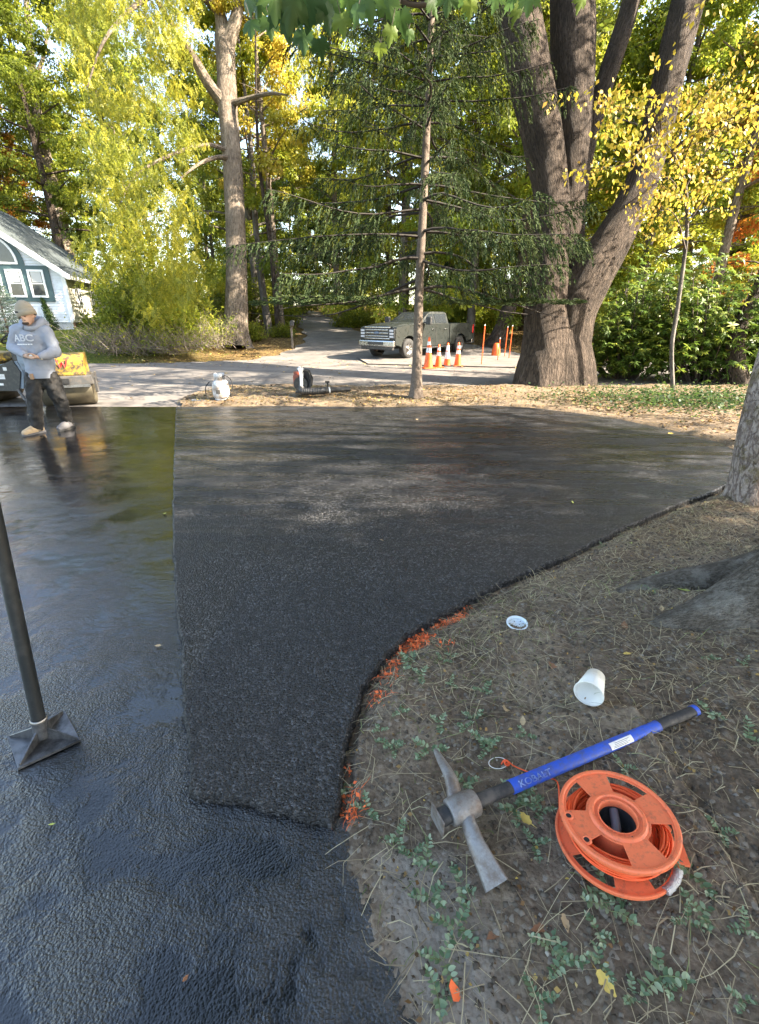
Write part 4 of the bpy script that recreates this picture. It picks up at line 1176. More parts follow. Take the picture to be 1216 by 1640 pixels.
# orange-leaved tree at the top right corner and yellow trees behind the maple
for (px, py, dpt, k, lm, lbl, sc) in [(452, 535, 29.5, 3, LM['ye'], 'bright yellow crown just right of the ash trunk', (.8, .95)), (545, 525, 33, 3, LM['yg'], 'yellow-green crown between the ash and the spruce', (.85, .9)), (1215, 560, 22, 2, LM['orr'], 'orange tree showing at the top right corner', (.9, .95)), (1010, 556, 24, 0, LM['yg'], 'bright yellow-green tree right behind the big maple', (1.0, .95)),
                                  (1130, 556, 21.5, 3, LM['yg'], 'tall pale tree behind the sapling at the right', (.85, .85)), (900, 560, 27, 2, LM['yg'], 'yellow-green tree seen between the big maple stems', (1, 1)), (1130, 552, 30, 1, LM['yg'], 'tall yellow-green tree filling the gap above the hedge', (1, 1))]:
    q = P(px, py, dpt); plant_tree(protos[k], 'autumn_tree', (q.x, q.y, float(gz(q.x, q.y)) - .1), px * .01, sc, lbl, 'tree', None, firsts[k], lm)

for i, (ox, yy, k, sc, lbl) in enumerate([(-1.6, 57, 2, (1.1, .9), 'bushy tree closing the end of the wood drive on its left'), (2.4, 59, 2, (1.1, .9), 'bushy tree closing the end of the wood drive on its right'), (.3, 66, 1, (1.2, .8), 'green tree at the very end of the wood drive'), (5.5, 50, 2, (1.2, .8), 'low-branched tree far behind the parked pickup'), (-5, 50, 2, (1.1, .8), 'low-branched tree deep in the wood left of the drive')]):
    X = float(np.interp(yy, [p.y for p in cl], [p.x for p in cl])) + ox
    plant_tree(protos[k], 'wood_tree', (X, yy, float(gz(X, yy)) - .8), i * 1.7, sc, lbl, 'tree', GRP, firsts[k])
# ---- brush pile and shrubs by the ash tree
def brush(name, px, py, label, n, w, h, seed, mat=BM['dead'], leafn=0, lm=None):
    b = G(px, py); rg = np.random.default_rng(seed); root = empty(name, b, 0, label, 'brush'); st = []
    pts = []
    for k in range(n):
        x0 = rg.normal() * w * .35; y0 = rg.normal() * .6; az = rg.uniform(0, 6.28); L_ = rg.uniform(.5, 1.7); el = rg.uniform(.05, 1.1)
        d = np.array([math.cos(az) * math.cos(el), math.sin(az) * math.cos(el) * .6, math.sin(el) * h])
        p0 = np.array([x0, y0, rg.uniform(0, .25)]); p1 = p0 + d * L_ * .5 + rg.normal(size=3) * .08; p2 = p0 + d * L_ + np.array([0, 0, -.12]) + rg.normal(size=3) * .1
        st.append(stem_arrays([(*p0, .012), (*p1, .008), (*p2, .002)], 3, 5)); pts += [p1, p2, (p1 + p2) / 2]
        for q in range(2):
            e = p1 + (p2 - p1) * rg.random(); st.append(stem_arrays([(*e, .005), (*(e + rvec(rg, 1)[0] * .3), .002)], 3, 2))
    new_obj('twigs', stems_mesh(name, st, mat), root)
    if leafn:
        tp = np.array(pts); idx = rg.integers(0, len(tp), leafn); pos = tp[idx] + rvec(rg, leafn) * .16; pos[:, 2] = abs(pos[:, 2])
        sz = .09 * rg.uniform(.5, 1.2, leafn); V, F = leaves(pos, rvec(rg, leafn), rvec(rg, leafn) * .6 + np.array([0, 0, 1.]), sz, sz * .6, .1)
        new_obj('foliage', np_mesh(name + '_leaves', V, F, lm or LM['yg'], tint=np.clip(.5 + rg.normal(size=leafn) * .2, 0, 1)), root)
brush('brush_pile', 190, 566, 'tangled heap of bare pale twigs on the lawn left of the ash', 300, 1.6, .9, 1, leafn=900)
brush('brush_pile', 265, 566, 'heap of cut branches with drying leaves beside the ash trunk', 300, 1.7, .9, 2, leafn=2200)
brush('brush_pile', 330, 558, 'brushy tangle of twigs against the ash trunk', 220, 1.3, 1.2, 3, leafn=1600)
for i, (px, py, k, s_, lbl) in enumerate([(215, 548, 0, 1.3, 'leafy bush behind the heap of twigs on the lawn'), (290, 545, 1, 1.5, 'yellowing bush just left of the ash trunk'), (345, 548, 1, 1.1, 'small yellowing bush touching the ash trunk'), (400, 545, 2, 1.2, 'low plants right of the ash trunk'), (455, 540, 2, .9, 'low plant beside the mailbox post'),
                                    (560, 524, 2, 1.4, 'low leafy plants left of the truck'), (585, 520, 1, 1.0, 'pale shrub just behind the truck bonnet'), (255, 520, 0, 2.0, 'tall shrub behind the brush heaps'), (770, 530, 1, 1.1, 'sunlit shrub right of the truck tailgate'), (700, 515, 0, 1.6, 'shrub behind the truck bed')]):
    p = G(px, py); plant_shrub(shr[k], 'roadside_bush', p, i * 1.1, (s_, s_, s_), lbl)
# small blue spruce before the house
b = G(18, 548); root = empty('small_spruce', b, 0, 'small blue-green spruce in front of the house, left of the person', 'tree'); rg = np.random.default_rng(3)
br = [stem_arrays([(0, 0, -.1, .05), (0, 0, 1.2, .035), (0, 0, 2.5, .008)], 6, 8)]; NP, NA = [], []
for k in range(95):
    z = .25 + 2.1 * k / 95; L_ = (1 - k / 100) * 1.15 * rg.uniform(.8, 1.1) + .1; az = k * 2.4
    e = np.array([math.cos(az) * L_, math.sin(az) * L_, z + .12 * L_]); s0 = np.array([0, 0, z]); br.append(stem_arrays([(*s0, .012), (*e, .003)], 3, 3))
    nn = int(L_ * 170) + 10; u = rg.uniform(.15, 1, nn)[:, None]; off = rvec(rg, nn) * .11 * np.array([1, 1, .5]) * (1.2 - u)
    NP.append(s0 + (e - s0) * u + off); NA.append((e - s0) / L_ + rvec(rg, nn) * .7)
NPa = np.concatenate(NP); sz = rg.uniform(.05, .09, len(NPa)); V, F = leaves(NPa, np.concatenate(NA), rvec(rg, len(NPa)), sz, sz * .3)
new_obj('trunk', stems_mesh('small_spruce_trunk', br, BM['twig']), root)
new_obj('crown', np_mesh('small_spruce_needles', V, F, leaf_mat('blue_spruce_needles', [(0, (.05, .08, .06)), (1, (.16, .22, .18))], .15, .5), tint=rg.random(len(F))), root)
# ================================================================== GROUND COVER (stuff)
LITTER = leaf_mat('fallen_leaf_litter', [(0, (.06, .035, .018)), (.35, (.17, .095, .04)), (.6, (.35, .22, .08)), (.85, (.55, .40, .09)), (1, (.62, .52, .25))], .15, .6)
STRAW = leaf_mat('dry_straw', [(0, (.12, .09, .06)), (.45, (.34, .27, .17)), (.8, (.52, .45, .29)), (1, (.24, .29, .11))], .1, .7)
STONE = leaf_mat('stones', [(0, (.07, .055, .042)), (.6, (.17, .145, .12)), (.9, (.32, .29, .25)), (1, (.48, .45, .41))], 0, .85, .2)
TAR = leaf_mat('asphalt_crumbs', [(0, (.006, .006, .007)), (.7, (.014, .014, .016)), (1, (.03, .03, .033))], 0, .38, .6)
ORANGE_P = plain('orange_marking_paint', (.85, .14, .035), .6, var=.2, scale=80)

def scatter_leaves(name, xy, zf, rg, size, mat, tint_mu=.5, lift=.012, flat=.4, aspect=.75, kind='stuff', parent=None):
    n = len(xy); z = zf(xy[:, 0], xy[:, 1]) + lift
    pos = np.column_stack([xy, z]); az = rg.uniform(0, 6.28, n); ax = np.stack([np.cos(az), np.sin(az), rg.normal(size=n) * flat * .5], 1)
    nr = rvec(rg, n) * flat + np.array([0, 0, 1.]); sz = size * rg.uniform(.5, 1.3, n)
    V, F = leaves(pos, ax, nr, sz, sz * aspect, .12)
    o = new_obj(name, np_mesh(name, V, F, mat, tint=np.clip(tint_mu + rg.normal(size=n) * .24, 0, 1)), parent); tag(o, kind=kind); return o
rg = np.random.default_rng(101)
# litter over the far lawn and wood floor
n = 60000; x = rg.uniform(-26, 26, n); y = 18 + rg.random(n) ** 1.5 * 32
ok = ~((y < far_edge(x)) & (y < 20.6)) & ((fbm(x * .6, y * .6, 3, 2) > .46) | (rg.random(n) < .35)) & ((x > -9) | (rg.random(n) < .18))
dxx = np.interp(y, [p.y for p in cl], [p.x for p in cl]); ok &= (abs(x - dxx) > 2.2) | (rg.random(n) < .12)
scatter_leaves('fallen_leaves_wood', np.column_stack([x, y])[ok], gz, rg, .11, LITTER, .48)
o = COL.objects['fallen_leaves_wood']; tag(o, 'brown and yellow fallen leaves over the wood floor', 'fallen leaves')
# sparse leaves on the street
n = 1500; x = rg.uniform(-12, 9, n); y = rg.uniform(9.5, 19.5, n); ok = rg.random(n) < .15 + .85 * (y > 16.5)
scatter_leaves('fallen_leaves_street', np.column_stack([x, y])[ok], lambda a, b: zroad(a, b), rg, .08, LITTER, .55); tag(COL.objects['fallen_leaves_street'], 'scattered dry leaves on the street surface', 'fallen leaves')
# verge and bank litter
n = 26000; x = rg.uniform(-3.8, 11, n); y = rg.uniform(4.5, 11.5, n)
P2 = np.column_stack([x, y]); d = np.where(pip(x, y, mat_coarse), -1, pdist(x, y, mat_coarse)); ok = (d > .12) & ((y > 8.9) | (x > 2.3)) & (rg.random(n) < .3 + .7 * (fbm(x * 1.2, y * 1.2, 3, 6) > .5)) & (y < 11.4)
scatter_leaves('fallen_leaves_verge', P2[ok], soil_z, rg, .05, LITTER, .36, .01, .6); tag(COL.objects['fallen_leaves_verge'], 'small dry leaves littering the verge and bank', 'fallen leaves')

def blades(name, xy, zf, rg, L, W, mat, lay=.6, tint_mu=.5, curl=.4, kind='stuff', tsd=.22):
    """bent three-segment blades / straws"""
    n = len(xy); z = zf(xy[:, 0], xy[:, 1]); base = np.column_stack([xy, z])
    az = rg.uniform(0, 6.28, n); el = np.clip(np.abs(rg.normal(size=n)) * (1 - lay) + (1 - lay) * .3, .02, 1.4)
    h = np.stack([np.cos(az), np.sin(az)], 1); Ls = L * rg.uniform(.4, 1.4, n)
    side = np.stack([-h[:, 1], h[:, 0], np.zeros(n)], 1) * (W * rg.uniform(.6, 1.2, n))[:, None] * .5
    cv = rg.normal(size=n) * curl; pts = []
    p = base + np.array([0, 0, .003]); ang = az.copy(); e = el.copy()
    K = 4
    for k in range(K + 1):
        pts.append(p.copy()); st = Ls / K
        p = p + np.stack([np.cos(ang) * np.cos(e) * st, np.sin(ang) * np.cos(e) * st, np.sin(e) * st], 1)
        gzv = zf(p[:, 0], p[:, 1]) + .004; p[:, 2] = np.maximum(p[:, 2], gzv); ang = ang + cv; e = e - .3 - .25 * rg.random(n)
    V = []; 
    for k, q in enumerate(pts):
        w = 1 - .8 * k / K; V += [q - side * w, q + side * w]
    V = np.stack(V, 1).reshape(-1, 3); m = 2 * (K + 1)
    f0 = np.array([[2 * k, 2 * k + 1, 2 * k + 3, 2 * k + 2] for k in range(K)])
    F = (f0[None] + (np.arange(n) * m)[:, None, None]).reshape(-1, 4)
    T = np.repeat(np.clip(tint_mu + rg.normal(size=n) * tsd, 0, 1), K)
    o = new_obj(name, np_mesh(name, V, F, mat, tint=T)); tag(o, kind=kind); return o
def soil_pts(n, x0, x1, y0, y1, rg, dmin=.04, dens=None):
    x = rg.uniform(x0, x1, n); y = rg.uniform(y0, y1, n)
    s = np.minimum(np.where(pip(x, y, mat_coarse), -1, pdist(x, y, mat_coarse)), np.where(pip(x, y, drive_poly), -1, pdist(x, y, drive_poly)))
    ok = s > dmin
    if dens is not None: ok &= rg.random(n) < dens(x, y, s)
    return np.column_stack([x, y])[ok]
# dead stalks and rootlets on the bare soil
xy = soil_pts(9000, -.3, 3.0, .3, 4.2, rg, .03, lambda x, y, s: np.clip(.12 + .9 * (fbm(x * 2.2, y * 2.2, 3, 12) - .42) * 4 + .5 * (y > 2.0), .05, 1))
blades('dry_stalks', xy, soil_z, rg, .14, .0036, STRAW, .80, .52, .35); tag(COL.objects['dry_stalks'], 'thin dead stalks lying over the bare soil', 'dry stalks')
xy = soil_pts(3600, -.3, 2.8, .3, 4.4, rg, .02)
blades('rootlets', xy, soil_z, rg, .28, .0026, STRAW, .9, .42, .55); tag(COL.objects['rootlets'], 'fine brown rootlets trailing on the soil', 'rootlets')
# denser dead weeds toward the middle bank
xy = soil_pts(11000, .3, 4.6, 2.3, 6.4, rg, .05, lambda x, y, s: .3 + .7 * (fbm(x * 3, y * 3, 3, 2) > .48))
blades('dead_weeds', xy, soil_z, rg, .12, .0042, STRAW, .62, .5, .3); tag(COL.objects['dead_weeds'], 'thin layer of dead weeds on the middle of the bank', 'dead weeds')
# greener straw on far verge
xy = soil_pts(20000, -3.8, 12, 8.6, 11.5, rg, .1, lambda x, y, s: .25 + .75 * (fbm(x * 1.3, y * 1.3, 3, 8) > .5))
blades('verge_grass', xy, soil_z, rg, .075, .009, leaf_mat('verge_grass_blades', [(0, (.05, .045, .025)), (.5, (.15, .14, .06)), (1, (.32, .29, .15))], .2, .7), .45, .5, .3); tag(COL.objects['verge_grass'], 'short dry grass on the strip between new asphalt and street', 'grass')
# lawn blades on the left lawn
n = 24000; x = rg.uniform(-24, -6.5, n); y = rg.uniform(18.2, 31, n); ok = (y > far_edge(x)) & ((x < -9) | (fbm(x, y, 3) > .5))
LAWNG = leaf_mat('lawn_blades', [(0, (.05, .08, .02)), (.5, (.14, .18, .035)), (1, (.36, .34, .08))], .3, .6)
blades('lawn_grass', np.column_stack([x, y])[ok], gz, rg, .10, .022, LAWNG, .3, .55); tag(COL.objects['lawn_grass'], 'mown lawn grass in front of the house', 'grass')

# stones, crumbs
def pebbles(name, pos, size, rg, mat, tint_mu, tsd=.2, kind='stuff', flat=.7):
    n = len(pos); o6 = np.array([[1, 0, 0], [-1, 0, 0], [0, 1, 0], [0, -1, 0], [0, 0, 1], [0, 0, -1.]])
    tri = np.array([[0, 2, 4], [2, 1, 4], [1, 3, 4], [3, 0, 4], [2, 0, 5], [1, 2, 5], [3, 1, 5], [0, 3, 5]])
    a = rg.uniform(0, 6.28, n); c, s_ = np.cos(a), np.sin(a)
    sc = rg.uniform(.5, 1.2, (n, 6, 1)) * np.asarray(size).reshape(-1, 1, 1) * .5
    v = o6[None] * sc; v[..., 2] *= flat
    X = v[..., 0] * c[:, None] - v[..., 1] * s_[:, None]; Y = v[..., 0] * s_[:, None] + v[..., 1] * c[:, None]
    V = np.stack([X, Y, v[..., 2]], -1) + pos[:, None]
    F = (tri[None] + (np.arange(n) * 6)[:, None, None]).reshape(-1, 3)
    o = new_obj(name, np_mesh(name, V.reshape(-1, 3), F, mat, tint=np.repeat(np.clip(tint_mu + rg.normal(size=n) * tsd, 0, 1), 8))); tag(o, kind=kind); return o
xy = soil_pts(38000, -.4, 3.0, .25, 4.2, rg, .0)
pebbles('soil_clods', np.column_stack([xy, soil_z(xy[:, 0], xy[:, 1]) + .001]), .0085 * rg.uniform(.35, 1.75, len(xy)) ** 2.2, rg, STONE, .25, .26); tag(COL.objects['soil_clods'], 'small clods and grit on the bare soil', 'soil clods')
# aggregate of the new mat (near part) and its broken rim
n = 95000; y = .85 + rg.random(n) * 2.0; x = rg.uniform(-.85, .75, n); ok = pip(x, y, mat_line[::3]) & (rg.random(n) < np.clip((2.9 - y) / 1.0, .0, 1))
AG = leaf_mat('asphalt_aggregate', [(0, (.002, .002, .0025)), (.5, (.006, .0063, .0073)), (.75, (.022, .024, .028)), (1, (.15, .16, .18))], 0, .24, .8)
pebbles('aggregate', np.column_stack([x[ok], y[ok], np.full(ok.sum(), MAT_Z - .0006)]), rg.uniform(.004, .0095, ok.sum()), rg, AG, .42, .30, flat=.8); tag(COL.objects['aggregate'], 'coarse black aggregate of the near new asphalt', 'aggregate')
L = np.array(mat_line); rep = rg.integers(0, len(L), 15000); near = L[rep]; keep = (near[:, 1] < 5) | (rg.random(len(near)) < .35); near = near[keep]
off = rg.normal(size=(len(near), 2)) * .009; xy = near + off; inn = pip(xy[:, 0], xy[:, 1], mat_line[::3]); dd_ = pdist(xy[:, 0], xy[:, 1], mat_line[::3])
z = np.where(inn, MAT_Z - .003, MAT_Z - .003 - np.clip(dd_ / .018, 0, 1) * .03)
pebbles('asphalt_rim', np.column_stack([xy, z]), rg.uniform(.004, .012, len(xy)), rg, TAR, .4, .25); tag(COL.objects['asphalt_rim'], 'loose black crumbs along the rim of the new asphalt', 'asphalt crumbs')
n = 1600; rep = rg.integers(0, len(L), n); xy = L[rep] + rg.normal(size=(n, 2)) * .07; ok = ~pip(xy[:, 0], xy[:, 1], mat_line[::3]); xy = xy[ok]
pebbles('stray_crumbs', np.column_stack([xy, np.maximum(soil_z(xy[:, 0], xy[:, 1]), .008) + .002]), rg.uniform(.004, .011, len(xy)), rg, TAR, .4); tag(COL.objects['stray_crumbs'], 'stray asphalt crumbs beside the new surface', 'asphalt crumbs')

# orange sprayed weeds along the curve of the mat
cpx = [(541, 1312, 14), (560, 1308, 22), (548, 1250, 10), (563, 1275, 12), (606, 1110, 12), (606, 1126, 8), (622, 1085, 22), (630, 1065, 30), (640, 1045, 34), (660, 1030, 44), (680, 1022, 44), (668, 1038, 34), (700, 1005, 34), (718, 998, 30), (735, 992, 26), (745, 975, 18), (770, 955, 16), (790, 940, 14), (712, 1030, 8), (800, 928, 8), (850, 915, 6), (868, 905, 6), (910, 885, 6), (955, 865, 5)]
pts_ = []
for x_, y_, k in cpx:
    p = GS(x_, y_)
    for q in range(int(k * 1.5)): pts_.append((p.x + rg.normal() * .022, p.y + rg.normal() * .022))
ORP = leaf_mat('orange_sprayed_weeds', [(0, (.25, .08, .03)), (.4, (.75, .13, .04)), (1, (.95, .22, .07))], .1, .6)
blades('orange_weeds', np.array(pts_), soil_z, rg, .05, .0034, ORP, .5, .6, .35); tag(COL.objects['orange_weeds'], 'weeds sprayed with orange marking paint along the curved edge', 'painted weeds')
sel = np.array(pts_)[::3]
scatter_leaves('orange_leaflets', sel, soil_z, rg, .018, ORP, .6, .02, .8, .7); tag(COL.objects['orange_leaflets'], 'small leaves coloured by orange marking paint', 'painted weeds')
# low moss and weed mat right below the orange marks
def dens_g(x, y, s):
    return np.exp(-((x - .30) ** 2 + (y - 1.75) ** 2) / .12) + .8 * np.exp(-((x - .6) ** 2 + (y - 2.3) ** 2) / .2) + .4 * np.exp(-((x - .15) ** 2 + (y - .9) ** 2) / .05)
xy = soil_pts(9000, -.3, 1.8, .4, 3.2, rg, .04, dens_g)
WEED = leaf_mat('green_weeds', [(0, (.05, .07, .02)), (.5, (.12, .16, .045)), (1, (.28, .30, .11))], .3, .6)
blades('low_weeds', xy[::2], soil_z, rg, .05, .003, WEED, .5, .5, .3); tag(COL.objects['low_weeds'], 'thin green weeds among the dead stalks', 'weeds')
# ground ivy at the right of the new asphalt
n = 6000; c0 = G(1110, 650); x = c0.x + rg.normal(size=n) * 1.3; y = c0.y + rg.normal(size=n) * .65
zz = soil_z(x, y) + rg.random(n) ** 2 * .22
pos = np.column_stack([x, y, zz]); ax = rvec(rg, n) * np.array([1, 1, .4]); sz = .06 * rg.uniform(.6, 1.3, n); V, F = leaves(pos, ax, rvec(rg, n) * .4 + np.array([0, 0, 1.]), sz, sz * .8, .1)
d = np.where(pip(x, y, mat_coarse), -1, pdist(x, y, mat_coarse)); okk = d > .35
F = F[okk]; o = new_obj('ground_ivy', np_mesh('ground_ivy', V, F, LM['dk'], tint=rg.random(len(F)))); tag(o, 'dark ground ivy spreading below the rhododendrons', 'ground cover', kind='stuff')

# individual fallen leaves on the near soil and wet drive
LEAFC = [plain('leaf_tan', (.42, .30, .17), .7, var=.25, scale=90), plain('leaf_gold', (.60, .42, .10), .6, var=.25, scale=90), plain('leaf_rust', (.22, .10, .05), .8, var=.3, scale=90), plain('leaf_lime', (.42, .48, .10), .5, var=.2, scale=80)]
def fallen_leaf(px, py, size, c, label, on='soil', rz=None, curl=.3, grp=None):
    p = GS(px, py) if on == 'soil' else G(px, py, .012 if on == 'wet' else MAT_Z + .002)
    half = [(0, 0), (.13, .06), (.17, .22), (.27, .30), (.20, .45), (.22, .60), (.09, .80), (0, 1)]; poly = half + [(-x, y) for x, y in reversed(half[1:-1])]
    V = [(x * size, (y - .5) * size, size * (curl * x * x * 3 + curl * .4 * (y - .5) ** 2) + .004) for x, y in poly]
    V.append((0, 0, .003)); m = len(poly); V.append((0, -.5 * size, .004)); V.append((.01 * size, -.85 * size, .008)); V.append((.03 * size, -.5 * size, .006))
    F = [(i, (i + 1) % m, m) for i in range(m)] + [(m + 1, m + 2, m + 3)]
    o = new_obj('fallen_leaf', np_mesh('fallen_leaf', V, F, LEAFC[c], smooth_=True), None, p)
    o.rotation_euler = (rg.uniform(-.35, .35), rg.uniform(-.35, .35), rz if rz is not None else rg.uniform(0, 6.28)); tag(o, label, 'leaf', grp); return o
for a in [(810, 1135, .065, 0, 'tan dry leaf between the cup and the pickaxe handle'), (972, 1577, .06, 1, 'golden curled leaf on the soil below the cord reel'), (885, 1068, .06, 2, 'curled rust-brown leaf left of the paper cup'), (1000, 1003, .07, 2, 'curled brown leaf beside the root flare'),
          (1003, 1048, .04, 1, 'small yellow leaf right of the paper cup'), (838, 1310, .06, 1, 'ochre leaf by the pickaxe head'), (868, 1250, .055, 2, 'brown leaf touching the blue handle by the reel'), (1128, 862, .06, 0, 'pale leaf near the leaning edge trunk'), (1195, 878, .07, 0, 'tan leaf at the right edge above the root'),
          (1095, 945, .07, 3, 'long greenish leaf lying above the root flare'), (1070, 875, .05, 1, 'yellow leaf among dead weeds on the bank'), (1010, 870, .05, 3, 'lime leaf on the bank by the new asphalt edge'), (955, 998, .045, 0, 'pale crumpled leaf left of the brown curled one'), (690, 990, .05, 3, 'lime leaf lying on the rim of the new asphalt'),
          (905, 1480, .045, 0, 'pale dry leaf left of the reel foot'), (1060, 975, .05, 0, 'pale leaf on top of the root flare soil'), (838, 1155, .045, 0, 'small tan leaf left of the handle label'), (940, 940, .05, 1, 'yellow leaf among the stalks right of the lid'), (1112, 668, .16, 3, 'large yellow leaf before the ground ivy'),
          (1075, 695, .11, 1, 'yellow leaf on the bank where the new asphalt curves'), (862, 1490, .05, 2, 'brown leaf under the orange reel'), (790, 1500, .05, 2, 'brown leaf on the soil below the mattock blade')]:
    fallen_leaf(*a)
for a in [(253, 1035, .035, 0, 'pale leaf on the wet drive beside the joint'), (264, 823, .045, 3, 'yellow leaf on the wet drive far along the joint'), (82, 1322, .018, 3, 'tiny lime leaf on the wet drive below the tamper'), (297, 1568, .02, 2, 'small reddish scrap on the wet drive at the bottom')]:
    fallen_leaf(*a, on='wet')
for a in [(612, 866, .03, 0, 'small pale leaf on the new asphalt left'), (917, 805, .04, 3, 'small leaf on the sun-flecked new asphalt'), (890, 704, .07, 2, 'rust leaf standing on the far new asphalt'), (668, 672, .06, 0, 'pale leaf on the far new asphalt'), (770, 697, .05, 0, 'tiny pale leaf on the damp streaks of the new asphalt')]:
    fallen_leaf(*a, on='mat')
xy = soil_pts(3000, -.3, 3.0, .3, 4.2, rg, .05)
scatter_leaves('leaf_scraps', xy, soil_z, rg, .015, LITTER, .35, .006, .9); tag(COL.objects['leaf_scraps'], 'crumbled brown leaf scraps over the near soil', 'leaf scraps')
# orange plastic scrap
p = GS(727, 1590); mb = MB(); mb.prism([(-.010, -.016), (.008, -.022), (.014, .0), (.002, .022), (-.009, .012)], 0, .002)
o = mb.build('plastic_scrap', ORANGE_P); o.location = p + Vector((0, 0, .008)); o.rotation_euler = (.3, .2, .4); tag(o, 'bright orange plastic scrap on the soil at the bottom', 'scrap')

# periwinkle sprigs: each sprig is a thing
PER = [leaf_mat('periwinkle_leaves', [(0, (.08, .14, .07)), (.5, (.15, .23, .12)), (1, (.36, .44, .28))], .25, .35, .6)]
def sprig_mesh(seed, n=9, L=.034, H_=.05):
    rg = np.random.default_rng(seed); st = []; V = []; F = []; T = []
    def addleaf(p, ax, nr, s_, tn):
        ax = ax / np.linalg.norm(ax); sd = np.cross(ax, nr); sd /= np.linalg.norm(sd); up = np.cross(sd, ax)
        k = len(V); prof = [(0, 0), (.22, .2), (.28, .5), (.18, .8), (0, 1)]
        for w, y in prof: V.append(p + ax * y * s_ - up * .12 * s_ * y * y - up * .0)
        for w, y in prof[1:4]: V.append(p + ax * y * s_ + sd * w * s_ + up * (.05 - .12 * y * y) * s_)
        for w, y in prof[1:4]: V.append(p + ax * y * s_ - sd * w * s_ + up * (.05 - .12 * y * y) * s_)
        for a in ((0, 5, 1, 1), (1, 5, 6, 2), (2, 6, 7, 3), (3, 7, 4, 4), (0, 1, 8, 8), (1, 2, 9, 8), (2, 3, 10, 9), (3, 4, 10, 10)):
            F.append([k + i for i in a]); T.append(tn)
    ns = 3
    for s in range(ns):
        az = s * 2.1 + rg.normal() * .4; pts = []; p = np.zeros(3); e = rg.uniform(.2, 1.1)
        for k in range(5):
            pts.append(p.copy()); p = p + np.array([math.cos(az) * math.cos(e), math.sin(az) * math.cos(e), math.sin(e)]) * H_ * .45; e -= .22
        st.append(stem_arrays([(*q, .0012) for q in pts], 3, 6))
        for k in range(1, 5):
            for sg in (-1, 1):
                a2 = az + sg * rg.uniform(.8, 1.4); addleaf(pts[k], np.array([math.cos(a2), math.sin(a2), rg.uniform(.1, .6)]), np.array([rg.normal() * .2, rg.normal() * .2, 1.]), L * rg.uniform(.7, 1.2), rg.random())
        for j in range(3):
            a2 = az + j * 2.1; addleaf(p, np.array([math.cos(a2), math.sin(a2), .9]), np.array([-math.cos(a2), -math.sin(a2), 1.]), L * .8, rg.random())
    me = bpy.data.meshes.new('sprig'); me.from_pydata([tuple(v) for v in V], [], [tuple(dict.fromkeys(f)) for f in F]); me.materials.append(PER[0])
    at = me.attributes.new('tint', 'FLOAT', 'FACE'); at.data.foreach_set('value', np.array(T, np.float32)); me.polygons.foreach_set('use_smooth', np.ones(len(me.polygons), bool))
    return stems_mesh('sprig_stems', st, plain('sprig_stem', (.16, .20, .08), .6)), me
spm = [sprig_mesh(s) for s in range(5)]
LMK = [(630, 1180, 'left of the pick point'), (660, 1070, 'just below the orange sprayed weeds'), (770, 1195, 'right of the pick point'), (745, 1240, 'above the pickaxe head'), (720, 1330, 'left of the mattock blade'), (845, 1285, 'below the blue handle'), (830, 1350, 'between the mattock blade and the cord reel'), (840, 1170, 'above the blue handle'),
       (975, 1450, 'at the lower rim of the cord reel'), (1140, 1350, 'right of the cord reel'), (990, 1500, 'a little below the cord reel'), (1050, 1580, 'at the bottom edge below the reel'), (1160, 1480, 'at the lower right edge'), (740, 1470, 'below the mattock blade tip'), (680, 1380, 'between the wet drive and the mattock blade'), (1180, 1140, 'beyond the handle grip at the right edge'),
       (1120, 1050, 'right of the paper cup under the root flare'), (1040, 930, 'just above the root flare'), (940, 875, 'near the new asphalt edge above the lid'), (580, 1290, 'at the lower corner of the new asphalt'), (890, 1560, 'at the bottom edge left of the golden leaf'), (690, 1580, 'beside the orange plastic scrap'), (1010, 1240, 'between the handle and the reel rim'), (800, 1060, 'between the lid and the paper cup')]
def lmk(x, y): return 'small grey-green periwinkle sprig ' + min(LMK, key=lambda q: (q[0] - x) ** 2 + (q[1] - y) ** 2)[2]
sp_px = [(640, 1150), (655, 1070), (672, 1078), (660, 1062), (705, 1060), (722, 1052), (727, 1100), (700, 1160), (620, 1190), (610, 1170), (628, 1205), (770, 1195), (785, 1190), (776, 1205), (745, 1170), (760, 1160), (805, 1160), (835, 1180), (845, 1280), (858, 1290), (830, 1270), (870, 1300), (815, 1350), (850, 1360), (775, 1105), (800, 1030),
         (1010, 1310), (830, 1295), (975, 1440), (985, 1455), (965, 1430), (1000, 1490), (955, 1500), (965, 1545), (985, 1470), (1060, 1560), (1075, 1590), (1045, 1480), (1100, 1480), (1120, 1470), (1150, 1465), (1195, 1490), (1190, 1600), (920, 1490), (880, 1525), (905, 1535), (915, 1570), (740, 1420), (735, 1490), (755, 1500), (695, 1440), (680, 1380), (668, 1340), (660, 1375), (640, 1340),
         (1180, 1140), (1200, 1180), (1130, 1150), (1110, 1125), (1040, 940), (1050, 925), (1030, 930), (925, 870), (960, 880), (1120, 1050), (1140, 1060), (1190, 1065), (1205, 1090), (1110, 1400), (1150, 1330), (1190, 1290), (560, 1270), (585, 1300), (610, 1290), (1000, 1230), (750, 1255), (800, 1310), (690, 1200), (720, 1290), (650, 1460), (710, 1540), (700, 1600), (780, 1590), (860, 1600), (1020, 1600), (1130, 1600)]
rg = np.random.default_rng(55)
for i, (x_, y_) in enumerate(sp_px):
    if i % 3 == 1 and i > 14: continue
    p = GS(x_ + rg.normal() * 3, y_ + rg.normal() * 3); k = i % 5
    r = empty('periwinkle_sprig', p, rg.uniform(0, 6.28), lmk(x_, y_), 'plant', 'periwinkle sprigs on the soil bank')
    s_ = rg.uniform(.3, .62); r.scale = (s_, s_, s_)
    new_obj('stem', spm[k][0], r); new_obj('foliage', spm[k][1], r)
